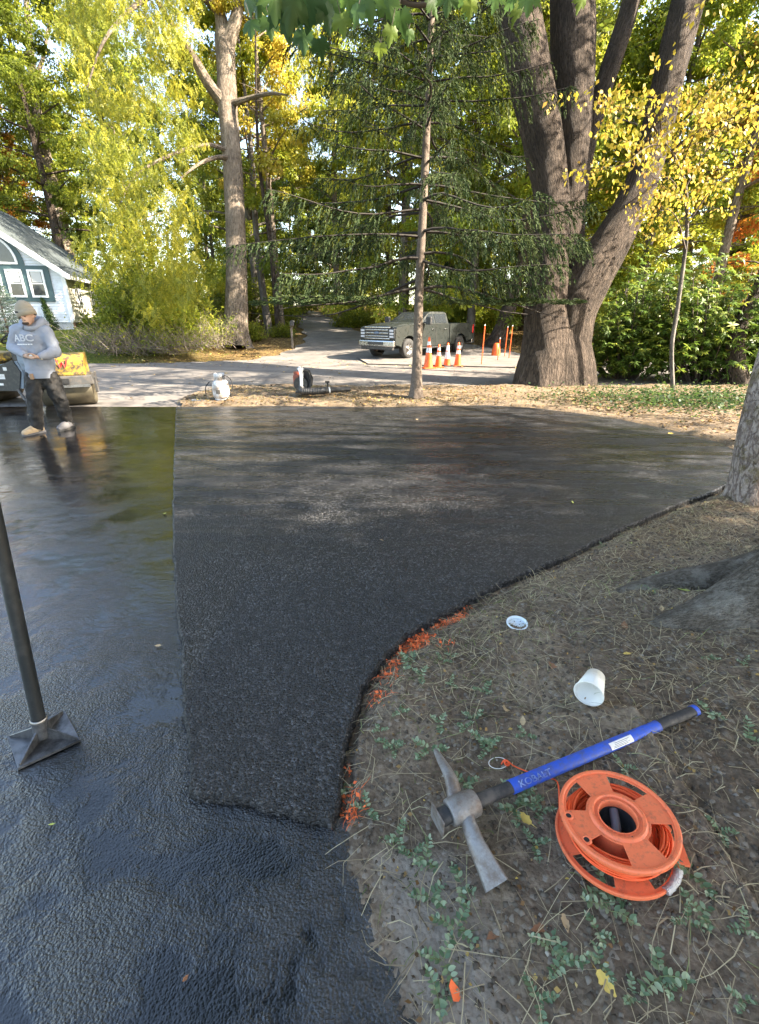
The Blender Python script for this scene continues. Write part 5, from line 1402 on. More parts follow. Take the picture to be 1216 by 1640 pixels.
# ================================================================== STREET-SIDE THINGS
def text_mesh(s, size, mat, name='lettering', extrude=.0015, bold=0):
    c = bpy.data.curves.new('txt', 'FONT'); c.body = s; c.size = size; c.extrude = extrude; c.offset = bold
    c.align_x = 'CENTER'; c.align_y = 'CENTER'
    o = bpy.data.objects.new('txt', c); me = bpy.data.meshes.new_from_object(o)
    bpy.data.objects.remove(o); me.materials.clear(); me.materials.append(mat); me.name = name
    return me
PAINT = dict(
    siding=plain('white_siding', (.74, .77, .80), .5, var=.06, scale=3, dirt=(.45, .46, .44), dirt_amt=.3),
    siding_sunlit=plain('white_siding_sun_tint', (.74, .71, .60), .55, var=.08, scale=3, dirt=(.35, .33, .25), dirt_amt=.4),  # side wall: warm sunlight put into the colour of the white siding
    trim=plain('dark_green_trim', (.045, .09, .095), .5, var=.1, scale=8),
    white=plain('white_paint', (.8, .8, .8), .4, var=.05, scale=10),
    glass=plain('window_glass', (.03, .035, .04), .06, var=.2, scale=3, spec=.8),
    curtain=plain('curtain', (.5, .5, .48), .8, var=.1, scale=30),
    brick=plain('foundation_brick', (.38, .22, .17), .9, var=.25, scale=20),
    black=plain('black_rubber', (.018, .018, .018), .7, var=.2, scale=30),
    blackp=plain('black_plastic', (.02, .021, .023), .42, var=.2, scale=30, dirt=(.10, .09, .08), dirt_amt=.35),
    steel=plain('worn_steel', (.30, .29, .28), .38, metal=.9, var=.2, scale=20, dirt=(.10, .07, .05), dirt_amt=.4),
    chrome=plain('chrome', (.42, .43, .44), .22, metal=1, var=.05, scale=10),
    yellow=plain('machine_yellow', (.62, .38, .02), .45, var=.2, scale=24, dirt=(.08, .055, .03), dirt_amt=.75),
    bluegrey=plain('machine_grey', (.20, .25, .31), .4, var=.1, scale=9, dirt=(.08, .08, .08), dirt_amt=.3),
    dgrey=plain('dark_machine_grey', (.07, .07, .07), .55, var=.2, scale=12, dirt=(.16, .13, .10), dirt_amt=.4),
    drum=plain('drum_steel', (.10, .085, .055), .5, metal=.3, var=.3, scale=6, dirt=(.05, .04, .03), dirt_amt=.5),
    red=plain('red_plastic', (.6, .03, .02), .4),
    cone=plain('cone_orange', (.90, .13, .02), .5, var=.08, scale=10, dirt=(.35, .1, .05), dirt_amt=.3),
    reflw=plain('reflective_white', (.75, .74, .72), .35, var=.08, scale=20, dirt=(.4, .3, .25), dirt_amt=.3),
    truck=plain('truck_paint', (.022, .026, .024), .32, metal=.0, var=.06, scale=4, spec=.35, dirt=(.05, .045, .035), dirt_amt=.2),
    rub=plain('tyre', (.025, .024, .023), .8, var=.3, scale=12),
    lamp=plain('headlight', (.5, .52, .55), .12, spec=.8),
    tail=plain('tail_lamp', (.5, .01, .01), .2),
    tank=plain('tank_white', (.68, .69, .70), .38, var=.06, scale=12, dirt=(.25, .18, .13), dirt_amt=.55),
    wood=plain('grey_post_wood', (.10, .085, .07), .85, var=.3, scale=25),
)
# shingles: rows drawn in real relief below
def m_shingle():
    t = NT('roof_shingles'); v = t.coord('Object')
    b = t.n('TexBrick', Vector=t.coord('UV'), Scale=1.0, Color1=(.045, .06, .062, 1), Color2=(.085, .10, .10, 1), Mortar=(.03, .035, .035, 1))
    b.inputs['Brick Width'].default_value = .32; b.inputs['Row Height'].default_value = .14; b.inputs['Mortar Size'].default_value = .008
    n = t.noise(v, 40, 4); c = t.mix(.5, b.outputs[0], t.ramp(n, [(.3, (.035, .045, .047)), (.7, (.11, .13, .13))]))
    t.pbr(Base_Color=c, Roughness=.85, Normal=t.bump(n, .5, .01)); return t.m
PAINT['shingle'] = m_shingle()

# ---------------- house
HA = Vector((-14.26, 24.0, 1.33))                # front right corner at the sill of the siding
HU = Vector((-.972, -.235, 0)).normalized()       # along the front wall, to the left
HV = Vector((-.235, .972, 0)).normalized()        # along the side wall, away
house = empty('house', (HA.x, HA.y, HA.z), 0, 'white clapboard house with dark green window trim and steep dark roof', 'house')
house.rotation_euler = (0, 0, math.atan2(HV.y, HV.x) - PI / 2)
# local: -X to the left along the front, +Y back along the side, Z up
WF, WD, WH = 9.4, 8.6, 2.1; APX = -4.7; RH = 3.35
mb = MB(); mb.prism([(0, -.35), (-WF, -.35), (-WF, WH), (APX, RH + WH), (0, WH)], -.02, -.10, M=Matrix.Rotation(PI / 2, 4, 'X') @ Matrix.Scale(1, 4))
mb2 = MB(); mb2.box((-.06, WD / 2 + .04, WH / 2), (.10, WD - .1, WH - .02))
o = mb.build('front_wall', PAINT['siding'], house); o = mb2.build('side_wall', PAINT['siding_sunlit'], house)
# clapboards, lapped one over the other (too fine to pick apart: joined)
cb = MB(); step = .115; z = 0.0
while z < WH + RH - .15:
    x0 = 0 if z < WH else -(z - WH) / RH * 4.7
    x1 = -WF if z < WH else -WF + (z - WH) / RH * 4.7
    cb.add([(x0, 0, z + step), (x1, 0, z + step), (x1, -.028, z), (x0, -.028, z), (x0, 0, z), (x1, 0, z)], [(0, 1, 2, 3), (3, 2, 5, 4)], False); z += step
o = cb.build('clapboard', PAINT['siding'], house); tag(o, kind='stuff')
cb = MB(); z = 0
while z < WH - .05:
    cb.add([(-.01, .02, z + step * 1.5), (-.01, WD, z + step * 1.5), (.02, WD, z), (.02, .02, z), (-.01, .02, z), (-.01, WD, z)], [(0, 1, 2, 3), (3, 2, 5, 4)], False); z += step * 1.5
o = cb.build('side_clapboard', PAINT['siding_sunlit'], house); tag(o, kind='stuff')
MB().box((.012, -.012, WH / 2), (.12, .12, WH)).build('corner_board', PAINT['white'], house)
MB().box((.03, WD + .02, WH / 2), (.12, .12, WH)).build('corner_board', PAINT['white'], house)
MB().box((-WF / 2, .12, -.45), (WF - .1, .2, .9)).build('foundation', PAINT['brick'], house)
mb = MB()
for k in range(5): mb.box((-.2, .4 + k * 1.9, -.45), (.3, .35, .9))
mb.build('foundation_pier', PAINT['brick'], house)
# roof: two thick slopes with overhang, fascia and rake boards
ang = math.atan2(RH, 4.7); RL = math.hypot(RH, 4.7) + .45
for sgn, nm in ((1, 'roof'), (-1, 'roof')):
    V = []; ex = .35
    for yy in (-ex, WD + ex):
        for s_ in (0, 1):
            x = APX + sgn * (4.7 + .38) * s_; zz = WH + RH - (RH / 4.7) * (4.7 + .38) * s_
            for dz in (0.10, .0): V.append((x, yy, zz + dz + .04))
    F = [(0, 2, 6, 4), (1, 5, 7, 3), (0, 4, 5, 1), (2, 3, 7, 6), (0, 1, 3, 2), (4, 6, 7, 5)]
    me = bpy.data.meshes.new('roof'); me.from_pydata(V, [], F); me.materials.append(PAINT['shingle'])
    uvl = me.uv_layers.new(name='uv')
    for l in me.loops:
        v = me.vertices[l.vertex_index].co; uvl.data[l.index].uv = (v.y, math.hypot(v.x - APX, v.z - WH - RH))
    rf = new_obj('roof', me, house)
    # courses
    cm = MB(); nrow = 42
    for k in range(nrow):
        s0 = k / nrow * (4.7 + .38); s1 = (k + 1) / nrow * (4.7 + .38)
        xa, za = APX + sgn * s0, WH + RH - RH / 4.7 * s0 + .145; xb, zb = APX + sgn * s1, WH + RH - RH / 4.7 * s1 + .165
        cm.add([(xa, -ex, za), (xb, -ex, zb), (xb, WD + ex, zb), (xa, WD + ex, za), (xb, -ex, zb - .022), (xb, WD + ex, zb - .022)], [(0, 1, 2, 3), (1, 4, 5, 2)], False)
    c = new_obj('shingle_course', cm.mesh('shingle_course', PAINT['shingle']), rf); tag(c, kind='stuff')
    uvl = c.data.uv_layers.new(name='uv')
    for l in c.data.loops:
        v = c.data.vertices[l.vertex_index].co; uvl.data[l.index].uv = (v.y + .16 * (int(v.z * 10) % 2), math.hypot(v.x - APX, v.z - WH - RH))
    rk = MB()
    a = Vector((APX, -ex - .03, WH + RH + .03)); b = Vector((APX + sgn * 5.08, -ex - .03, WH + RH - RH / 4.7 * 5.08 + .03))
    rk.tube([a, b], [(.11, .022)] * 2, n=4, flat=(0, 0, 1), smooth=False)
    rk.build('rake_board', PAINT['white'], house)
MB().box((.36, WD / 2, WH - .24), (.09, WD + .7, .14)).build('gutter', PAINT['white'], house)
MB().cyl((.1, -.05, WH - .2), (.1, -.05, .1), .04).build('downpipe', PAINT['white'], house)
# triple window with half-round light above, in dark green trim
CXW = -2.72
def arch(cx, z0, r, n=28, a0=0, a1=PI): return [(cx + r * math.cos(a0 + (a1 - a0) * i / n), z0 + r * math.sin(a0 + (a1 - a0) * i / n)) for i in range(n + 1)]
MF = Matrix.Rotation(PI / 2, 4, 'X')           # prism z -> -y
tr = MB()
tr.prism([(CXW - 2.25, .87), (CXW + 2.25, .87), (CXW + 2.25, 2.33), (CXW - 2.25, 2.33)], .03, .075, M=MF)
tr.prism(arch(CXW, 2.31, 1.36), .031, .074, M=MF)
tr.build('window_surround', PAINT['trim'], house)
for k, cx in enumerate((CXW - 1.7, CXW - .85, CXW, CXW + .85, CXW + 1.7)):
    w, h, z0 = .64, 1.13, 1.04
    f = MB()
    for (a, b_, c_, d_) in ((cx - w / 2, z0, cx - w / 2 + .085, z0 + h), (cx + w / 2 - .085, z0, cx + w / 2, z0 + h), (cx - w / 2 + .085, z0, cx + w / 2 - .085, z0 + .085), (cx - w / 2 + .085, z0 + h - .085, cx + w / 2 - .085, z0 + h), (cx - w / 2 + .085, z0 + h * .5 - .02, cx + w / 2 - .085, z0 + h * .5 + .02)):
        f.prism([(a, b_), (c_, b_), (c_, d_), (a, d_)], .076, .115, M=MF)
    fr = f.build('window', PAINT['white'], house)
    for (za, zb, m_) in ((z0 + .085, z0 + h * .5 - .02, 'glass'), (z0 + h * .5 + .02, z0 + h - .085, 'glass')):
        MB().prism([(cx - w / 2 + .085, za), (cx + w / 2 - .085, za), (cx + w / 2 - .085, zb), (cx - w / 2 + .085, zb)], .078, .09, M=MF).build('pane', PAINT[m_], fr)
    MB().prism([(cx - w / 2 + .12, z0 + h * .52 + .03), (cx + w / 2 - .12, z0 + h * .52 + .03), (cx + w / 2 - .12, z0 + h - .09), (cx - w / 2 + .12, z0 + h - .09)], .091, .094, M=MF).build('curtain', PAINT['curtain'], fr)
o_, i_ = arch(CXW, 2.44, 1.12), arch(CXW, 2.44, 1.03)
f = MB()
for j in range(28):
    f.prism([o_[j], o_[j + 1], i_[j + 1], i_[j]], .076, .115, M=MF)
f.prism([(CXW - 1.12, 2.36), (CXW + 1.12, 2.36), (CXW + 1.12, 2.44), (CXW - 1.12, 2.44)], .077, .116, M=MF)
fr = f.build('arched_window', PAINT['white'], house)
MB().prism(arch(CXW, 2.44, 1.03), .078, .09, M=MF).build('pane', PAINT['glass'], fr)
# side windows
MSd = Matrix.Rotation(PI / 2, 4, 'Z') @ Matrix.Rotation(PI / 2, 4, 'X')   # x->y, y->z, z->x
for cy in (1.7, 3.9, 6.3):
    w, h, z0 = .7, 1.05, .72; f = MB()
    for (a, b_, c_, d_) in ((cy - w / 2, z0, cy - w / 2 + .09, z0 + h), (cy + w / 2 - .09, z0, cy + w / 2, z0 + h), (cy - w / 2 + .09, z0, cy + w / 2 - .09, z0 + .09), (cy - w / 2 + .09, z0 + h - .09, cy + w / 2 - .09, z0 + h), (cy - .025, z0 + .09, cy + .025, z0 + h - .09)):
        f.prism([(a, b_), (c_, b_), (c_, d_), (a, d_)], .022, .06, M=MSd)
    fr = f.build('side_window', PAINT['white'], house)
    for a, b_ in ((cy - w / 2 + .09, cy - .025), (cy + .025, cy + w / 2 - .09)):
        MB().prism([(a, z0 + .09), (b_, z0 + .09), (b_, z0 + h - .09), (a, z0 + h - .09)], .024, .035, M=MSd).build('pane', PAINT['glass'], fr)
# deck steps rail behind
mb = MB()
for k in range(9): mb.box((.6 + k * .12, WD + 1.2, .25), (.03, .03, .6))
mb.box((1.08, WD + 1.2, .57), (1.1, .05, .05)); mb.box((1.08, WD + 1.2, 0), (1.1, .05, .05)); mb.build('stair_railing', PAINT['white'], house)
MB().box((-.6, WD + .7, -.35), (1.5, 1.2, .6)).build('back_steps', PAINT['brick'], house)
# post shrub at the corner
p = G(88, 530); rg = np.random.default_rng(8); root = empty('corner_shrub', p, 0, 'narrow pointed evergreen shrub at the house corner', 'shrub')
n = 2200; u = rg.random(n); pos = np.stack([rg.normal(size=n) * .12 * (1.15 - u) - u * .25, rg.normal(size=n) * .12 * (1.15 - u), u * 1.5], 1)
V, F = leaves(pos, rvec(rg, n) * .6 + np.array([0, 0, .8]), rvec(rg, n), .09 * rg.uniform(.6, 1.2, n), .03)
new_obj('foliage', np_mesh('corner_shrub', V, F, LM['dk'], tint=rg.random(n)), root); new_obj('stem', stems_mesh('corner_shrub_stem', [stem_arrays([(0, 0, -.1, .04), (-.1, 0, .7, .03), (-.22, 0, 1.3, .01)], 6, 6)], BM['twig']), root)
# shed at the right edge
q = P(1216, 470, 25); shed = empty('garden_shed', (q.x + .9, q.y, float(gz(q.x, q.y))), -.3, 'tan shed roof corner above the hedge at the right edge', 'shed')
MB().box((0, 0, 1.5), (2.4, 2.4, 3.4)).build('wall', plain('shed_wall', (.45, .38, .26), .7), shed)
MB().prism([(-1.6, 3.2), (1.6, 3.2), (1.2, 3.3), (0, 3.95), (-1.2, 3.3)], -1.5, 1.5, M=MF).build('roof', plain('shed_roof', (.40, .24, .17), .8), shed)
cb = MB()
for k in range(26): cb.box((0, 0, .1 + k * .12), (2.44, 2.44, .05))
o = cb.build('shed_board', plain('shed_board', (.50, .42, .30), .7), shed); tag(o, kind='stuff')

# ---------------- pickup truck
TF = G(597, 571); TL = G(655, 577)     # outer feet of the two front wheels
fw = Vector((-.66, -.75, 0)).normalized(); lf_ = Vector((-fw.y, fw.x, 0))   # forward; left side of the truck (towards the viewer's right)
q = G(656, 576)
truck = empty('pickup_truck', (0, 0, 0), 0, 'dark grey-green crew cab pickup with chrome barred grille parked behind the cones', 'pickup truck')
# local axes: +X forward, +Y vehicle left; viewer sees its left side
side = 1 if lf_.x > 0 else -1
truck.rotation_euler = (0, 0, math.atan2(fw.y, fw.x))
TS = .9
orig = q - (fw * 2.03 + lf_ * 1.02 * side) * TS; truck.scale = (TS, TS, TS * .96)
truck.location = (orig.x, orig.y, float(H(orig.x, orig.y)) + .02)
def tsec(bld, secs, mirror=True):
    """loft closed yz sections along x"""
    k = len(secs[0][1]); V = []
    for x, pts in secs: V += [(x, y, z) for y, z in pts]
    F = [(i * k + j, i * k + (j + 1) % k, (i + 1) * k + (j + 1) % k, (i + 1) * k + j) for i in range(len(secs) - 1) for j in range(k)]
    F += [tuple(range(k)), tuple(range((len(secs) - 1) * k, len(secs) * k))]
    bld.add(V, F, False)
def sec(w, z0, z1, r=.12, wt=None):
    wt = wt or w - .08
    return [(-w, z0), (-w, z1 - r * 1.6), (-wt - .02, z1 - r * .4), (-wt + r * .6, z1), (wt - r * .6, z1), (wt + .02, z1 - r * .4), (w, z1 - r * 1.6), (w, z0)]
def wheel_well(side_poly, cx, r=.52, zc=.43):
    return side_poly
# lower body as side profile with wheel arches, extruded across the width
def arc_pts(cx, zc, r, a0, a1, n=10): return [(cx + r * math.cos(a0 + (a1 - a0) * i / n), zc + r * math.sin(a0 + (a1 - a0) * i / n)) for i in range(n + 1)]
WFx, WRx, ZC = 2.03, -2.03, .43
def wall(poly, y0, y1, bld): bld.prism(poly, y0, y1, M=Matrix.Rotation(-PI / 2, 4, 'X') @ Matrix.Scale(-1, 4, (0, 1, 0)))
MY = Matrix(((1, 0, 0, 0), (0, 0, 1, 0), (0, 1, 0, 0), (0, 0, 0, 1)))     # (x,z,extrude)->(x,extrude,z)
front_poly = [(2.98, .62), (2.98, 1.22), (2.90, 1.34), (2.3, 1.42), (1.25, 1.46), (1.25, .48), (1.42, .48)] + arc_pts(WFx, ZC, .56, PI * .93, PI * .04) + [(2.66, .56)]
body = MB()
body.prism(front_poly, -1.0, 1.0, M=MY)
# raised hood with centre bulge
tsec(body, [(2.93, [(-.86, 1.30), (-.8, 1.36), (-.4, 1.40), (.4, 1.40), (.8, 1.36), (.86, 1.30)]), (2.3, [(-.90, 1.38), (-.82, 1.46), (-.42, 1.51), (.42, 1.51), (.82, 1.46), (.90, 1.38)]), (1.22, [(-.92, 1.40), (-.84, 1.49), (-.42, 1.54), (.42, 1.54), (.84, 1.49), (.92, 1.40)])])
body.prism([(1.248, .48), (1.248, 1.47), (-1.02, 1.47), (-1.02, .48)], -.985, .985, M=MY)
body.build('body', PAINT['truck'], truck)
bed = MB()
bed_poly = [(-1.06, .50), (-1.06, 1.46), (-3.12, 1.48), (-3.16, .72), (-2.72, .60)] + arc_pts(WRx, ZC, .56, PI * .07, PI * .93)[::-1] + [(-1.40, .5)]
bed_poly = [(-1.06, .50), (-1.06, 1.46), (-3.12, 1.48), (-3.16, .72), (-2.60, .60)] + arc_pts(WRx, ZC, .56, PI * .95, PI * .05)
for s_ in (-1, 1): bed.prism(bed_poly, s_ * 1.0, s_ * .90, M=MY)
bed.box((-3.1, 0, 1.08), (.07, 1.8, .8)); bed.box((-1.08, 0, 1.0), (.06, 1.8, .9)); bed.box((-2.1, 0, .85), (2.0, 1.8, .06))
bed.build('cargo_bed', PAINT['truck'], truck)
cab = MB()
tsec(cab, [(1.22, [(-.93, 1.46), (-.90, 1.50), (.90, 1.50), (.93, 1.46)]), (.42, [(-.93, 1.46), (-.76, 1.93), (.76, 1.93), (.93, 1.46)]), (.2, [(-.93, 1.46), (-.74, 1.99), (.74, 1.99), (.93, 1.46)]), (-.8, [(-.93, 1.46), (-.74, 1.99), (.74, 1.99), (.93, 1.46)]), (-1.0, [(-.93, 1.46), (-.76, 1.93), (.76, 1.93), (.93, 1.46)])])
cab.build('cab', PAINT['truck'], truck)
ws = MB(); ws.add([(1.17, -.84, 1.515), (1.17, .84, 1.515), (.47, .70, 1.925), (.47, -.70, 1.925)], [(0, 1, 2, 3)]); ws.build('windscreen', PAINT['glass'], truck)
for s_ in (-1, 1):
    for xa, xb in ((.98, .12), (.04, -.86)):
        def pt(x, z): return (x, s_ * (.945 - (z - 1.46) * .36), z)
        top_a = min(xa, .42 if xa > .5 else xa)
        w_ = MB(); w_.add([pt(xa, 1.50), pt(xb, 1.50), pt(xb, 1.90), pt(top_a, 1.90)], [(0, 1, 2, 3)]); w_.build('side_window', PAINT['glass'], truck)
    for x in (1.06, .08, -.92): MB().box((x, s_ * .988, .98), (.012, .01, .88)).build('door_seam', PAINT['black'], truck)
    for x in (.3, -.7): 
        MB().box((x, s_ * 1.0, 1.22), (.2, .04, .045), bev=.01).build('door_handle', PAINT['chrome'], truck)
    mr_ = MB(); mr_.box((.92, s_ * 1.20, 1.60), (.14, .26, .34), bev=.03); mr_.box((.93, s_ * 1.03, 1.52), (.05, .18, .05)); mr_.build('side_mirror', PAINT['blackp'], truck)
    MB().box((.2, s_ * .96, .42), (2.2, .12, .06), bev=.02).build('running_board', PAINT['blackp'], truck)
    MB().box((-3.13, s_ * .93, 1.2), (.12, .15, .42), bev=.02).build('tail_lamp', PAINT['tail'], truck)
    hl = MB(); hl.box((2.96, s_ * .82, 1.08), (.14, .30, .40), bev=.02); h_ = hl.build('headlight', PAINT['blackp'], truck)
    for k in range(3): MB().box((3.035, s_ * .82, .95 + k * .125), (.02, .22, .085), bev=.008).build('lamp_lens', PAINT['lamp'], h_)
    MB().box((3.10, s_ * .74, .66), (.04, .26, .10), bev=.01).build('fog_lamp', PAINT['lamp'], truck)
gr = MB(); gr.box((2.985, 0, 1.10), (.08, 1.36, .44), bev=.02); gq = gr.build('grille', PAINT['blackp'], truck)
for k in range(3): MB().box((3.035, 0, .97 + k * .13), (.035, 1.30, .035), bev=.01).build('grille_bar', PAINT['chrome'], gq)
fr_ = MB()
for a in ((2.99, 0, 1.335, .10, 1.44, .045), (2.99, 0, .87, .10, 1.44, .04)): fr_.box(a[:3], a[3:], bev=.012)
fr_.build('grille_frame', PAINT['chrome'], gq)
em = MB(); em.lathe([(0, .012), (.9, .012), (1, 0)], 20, M=Matrix.Translation((3.055, 0, 1.10)) @ Matrix.Rotation(PI / 2, 4, 'Y') @ Matrix.Diagonal((.06, .145, 1, 1)))
em.build('oval_badge', plain('badge', (.12, .16, .22), .3), gq)
bp = MB(); bp.box((3.05, 0, .66), (.16, 2.0, .26), bev=.05); bp.build('front_bumper', PAINT['chrome'], truck)
MB().box((3.12, 0, .67), (.05, .9, .13), bev=.02).build('bumper_grille', PAINT['blackp'], truck)
MB().box((3.0, 0, .47), (.14, 1.8, .16), bev=.03).build('lower_valance', PAINT['blackp'], truck)
MB().box((-.2, 0, .50), (5.2, .9, .16)).build('chassis', PAINT['black'], truck)
MB().box((-3.22, 0, .60), (.14, 1.9, .2), bev=.04).build('rear_bumper', PAINT['chrome'], truck)
for sx_, sy_ in ((WFx, 1), (WFx, -1), (WRx, 1), (WRx, -1)):
    M_ = Matrix.Translation((sx_, sy_ * .86, ZC)) @ Matrix.Rotation(-sy_ * PI / 2, 4, 'X')
    w_ = MB(); w_.lathe([(.24, -.13), (.37, -.14), (.425, -.10), (.43, 0), (.425, .10), (.37, .14), (.24, .13)], 32, M=M_)
    wo = w_.build('wheel', PAINT['rub'], truck)
    r_ = MB(); r_.lathe([(0, .09), (.07, .10), (.09, .06), (.21, .05), (.235, .12), (.25, .12), (.25, -.1)], 28, M=M_)
    rm = r_.build('rim', PAINT['steel'], wo)
    for k in range(8):
        a = k * PI / 4; MB().add([M_ @ Vector((c * math.cos(a) - d * math.sin(a), c * math.sin(a) + d * math.cos(a), z)) for c, d, z in ((.07, -.02, .10), (.225, -.03, .115), (.225, .03, .115), (.07, .02, .10))], [(0, 1, 2, 3)]).build('spoke', PAINT['chrome'], wo)

# ---------------- traffic cones
def cone(loc, h, label, pale=False, tilt=0):
    r = empty('traffic_cone', loc, .3, label, 'traffic cone', 'orange cones standing in a row on the street')
    rb, rt = .30 * h / 2 * 1.12, .028
    def rr(z): return rb + (rt - rb) * (z / h) ** .92
    MB().box((0, 0, .018), (.40 * h * 1.08, .40 * h * 1.08, .036), bev=.012).build('base', PAINT['cone'] if not pale else PAINT['blackp'], r)
    c = MB(); c.lathe([(rr(z) - (0), z + .03) for z in np.linspace(0, h, 12)] + [(0, h + .03)], 24); c.build('cone_body', PAINT['cone'], r)
    for z0, z1 in ((.50, .66), (.74, .86)) if not pale else ((.30, .62), (.66, .9)):
        b_ = MB(); b_.lathe([(rr(z * h) + .004, z * h + .03) for z in np.linspace(z0, z1, 4)], 24); b_.build('reflective_band', PAINT['reflw'], r)
    return r
cone(G(686, 590), .93, 'tallest cone, just right of the spruce trunk')
cone(G(702, 589), .70, 'second cone from the spruce trunk, small and orange')
cone(G(716, 586.5), .72, 'pale whitish cone between two orange ones', True)
cone(G(733, 586.5), .74, 'rightmost cone of the row with a wide base')
tip = G(652, 595)
# orange stakes and a distant cone
for px, y0, y1, lbl in [(771, 585, 521, 'tall orange stake right of the cones'), (797, 578, 542, 'orange stake behind the orange marker bag'), (815, 575, 522, 'orange stake near the leaning trunk'), (808, 572, 524, 'orange stake just left of the leaning trunk stake')]:
    b = G(px, y0); dd = b.y * CT - (b.z - CAM_H) * ST; t_ = P(px + 1, y1, dd) - b
    mb = MB(); mb.cyl((0, 0, -.05), (t_.x, 0, t_.z), .018, .016, 8); mb.mi = 1; mb.cyl((t_.x, 0, t_.z), (t_.x, 0, t_.z + .04), .022, .018, 8)
    o = mb.build('marking_stake', [PAINT['cone'], PAINT['reflw']]); o.location = b; tag(o, lbl, 'stake', 'orange marking stakes past the cones')
b = G(794, 571); r = empty('barrel_cone', b, 0, 'squat orange road marker between the stakes', 'road marker')
mb = MB(); mb.lathe([(.20, 0), (.17, .25), (.12, .5), (.06, .54), (0, .54)], 16); mb.build('marker_body', PAINT['cone'], r)
mb = MB(); mb.box((0, 0, .02), (.45, .45, .04), bev=.01); mb.build('base', PAINT['cone'], r)

# ---------------- mailbox
b = G(469, 558); r = empty('mailbox', b, .12, 'black mailbox on a dark post beside the drive into the wood', 'mailbox')
MB().box((0, 0, .5), (.10, .10, 1.05), bev=.006).build('post', PAINT['wood'], r)
mb = MB(); mb.prism([(-.085, 0), (.085, 0)] + arc_pts(0, .13, .085, 0, PI, 10), -.28, .24, M=Matrix.Translation((.04, 0, 1.03)) @ Matrix.Rotation(PI / 2, 4, 'X')); bx_ = mb.build('box', PAINT['blackp'], r)
mb = MB(); mb.prism([(-.092, -.003), (.092, -.003)] + arc_pts(0, .13, .092, 0, PI, 10), .24, .262, M=Matrix.Translation((.04, 0, 1.03)) @ Matrix.Rotation(PI / 2, 4, 'X')); mb.build('door', PAINT['blackp'], bx_)
MB().box((.135, .02, 1.2), (.01, .05, .10)).build('flag', PAINT['reflw'], bx_)
MB().box((.02, 0, 1.01), (.2, .4, .03)).build('bracket', PAINT['wood'], r)

# ---------------- propane cylinder with torch hose
b = GS(356, 641); r = empty('propane_cylinder', b, 0, 'white propane cylinder with black hose standing on the verge', 'gas cylinder')
mb = MB(); mb.lathe([(.0, .045), (.10, .03), (.145, .06), (.155, .10), (.155, .30), (.145, .345), (.10, .385), (.04, .40), (0, .40)], 28); mb.build('tank', PAINT['tank'], r)
mb = MB(); mb.lathe([(.11, 0), (.125, 0), (.125, .05), (.115, .05), (.11, 0)], 24); mb.build('foot_ring', PAINT['tank'], r)
mb = MB(); mb.lathe([(.095, .37), (.10, .37), (.10, .50), (.092, .51), (.088, .50), (.088, .37)], 22, a0=.5, a1=2 * PI - .9 + .5 - .4); mb.build('collar', PAINT['tank'], r)
mb = MB(); mb.cyl((0, 0, .40), (0, 0, .46), .02); mb.cyl((0, 0, .46), (0, 0, .475), .035); mb.cyl((0, 0, .43), (.05, -.03, .43), .014); mb.build('valve', PAINT['steel'], r)
hp = catmull([(.05, -.03, .43), (.14, -.08, .47), (.235, -.08, .40), (.25, -.06, .25), (.19, -.1, .12), (.12, -.16, .03), (-.05, -.19, .012), (-.18, -.18, .02), (-.26, -.1, .10), (-.27, -.05, .25), (-.2, -.04, .34), (-.14, -.14, .36)], 60)
mb = MB(); mb.tube([tuple(p) for p in hp], .009, 6); mb.build('hose', PAINT['black'], r)
mb = MB(); mb.cyl((-.27, -.2, .03), (-.42, -.22, .03), .012); mb.cyl((-.42, -.22, .03), (-.50, -.23, .03), .028, .032); mb.build('torch', PAINT['steel'], r)
mb = MB(); mb.prism([(-.05, .14), (.03, .14), (.03, .22), (-.05, .22)], .156, .158, M=MF); mb.build('sticker', PAINT['dgrey'], r)

# ---------------- backpack blower
b = GS(487, 632, .03) + Vector((0, 0, .02)); r = empty('backpack_blower', b, 0, 'backpack leaf blower with red engine and ribbed black tube lying on the verge', 'leaf blower')
gw = plain('blower_grey', (.55, .58, .60), .4, dirt=(.2, .2, .2), dirt_amt=.3)
rd_ = plain('blower_red', (.25, .06, .035), .4, var=.15, dirt=(.12, .05, .03), dirt_amt=.4)
mb = MB(); mb.box((-.13, .02, .26), (.12, .22, .24), bev=.03); mb.cyl((-.13, .02, .38), (-.13, .02, .43), .06); mb.build('engine_cover', rd_, r)
mb = MB(); mb.cyl((-.04, -.1, .2), (-.04, .14, .2), .14, n=24); mb.box((-.02, 0, .05), (.26, .3, .05), bev=.015); mb.build('fan_housing', PAINT['blackp'], r)
mb = MB()
for dy in (-.09, .09): mb.tube([(-.02, dy, .05), (-.01, dy, .22), (-.01, dy, .40), (-.04, dy, .475), (-.08, dy * .6, .50)], [(.05, .02), (.055, .022), (.055, .022), (.04, .02), (.03, .015)], 8)
mb.build('back_frame', gw, r)
mb = MB()
for dy in (-.1, .08): mb.tube([(.03, dy, .46), (.12, dy, .44), (.17, dy, .30), (.15, dy, .16), (.06, dy, .08)], [(.006, .03)] * 5, 6)
mb.tube([(.04, 0, .45), (.06, 0, .28), (.05, 0, .12)], [(.02, .12)] * 3, 8); mb.build('harness', PAINT['black'], r)
tb_ = MB(); pts = catmull([(-.03, -.16, .12), (.02, -.22, .08), (.14, -.22, .075), (.30, -.20, .075), (.40, -.18, .08), (.47, -.16, .085)], 70)
tb_.tube([tuple(p) for p in pts], [.066 + (.008 if (i // 2) % 2 else 0) for i in range(70)], 14); tb_.build('ribbed_hose', PAINT['blackp'], r)
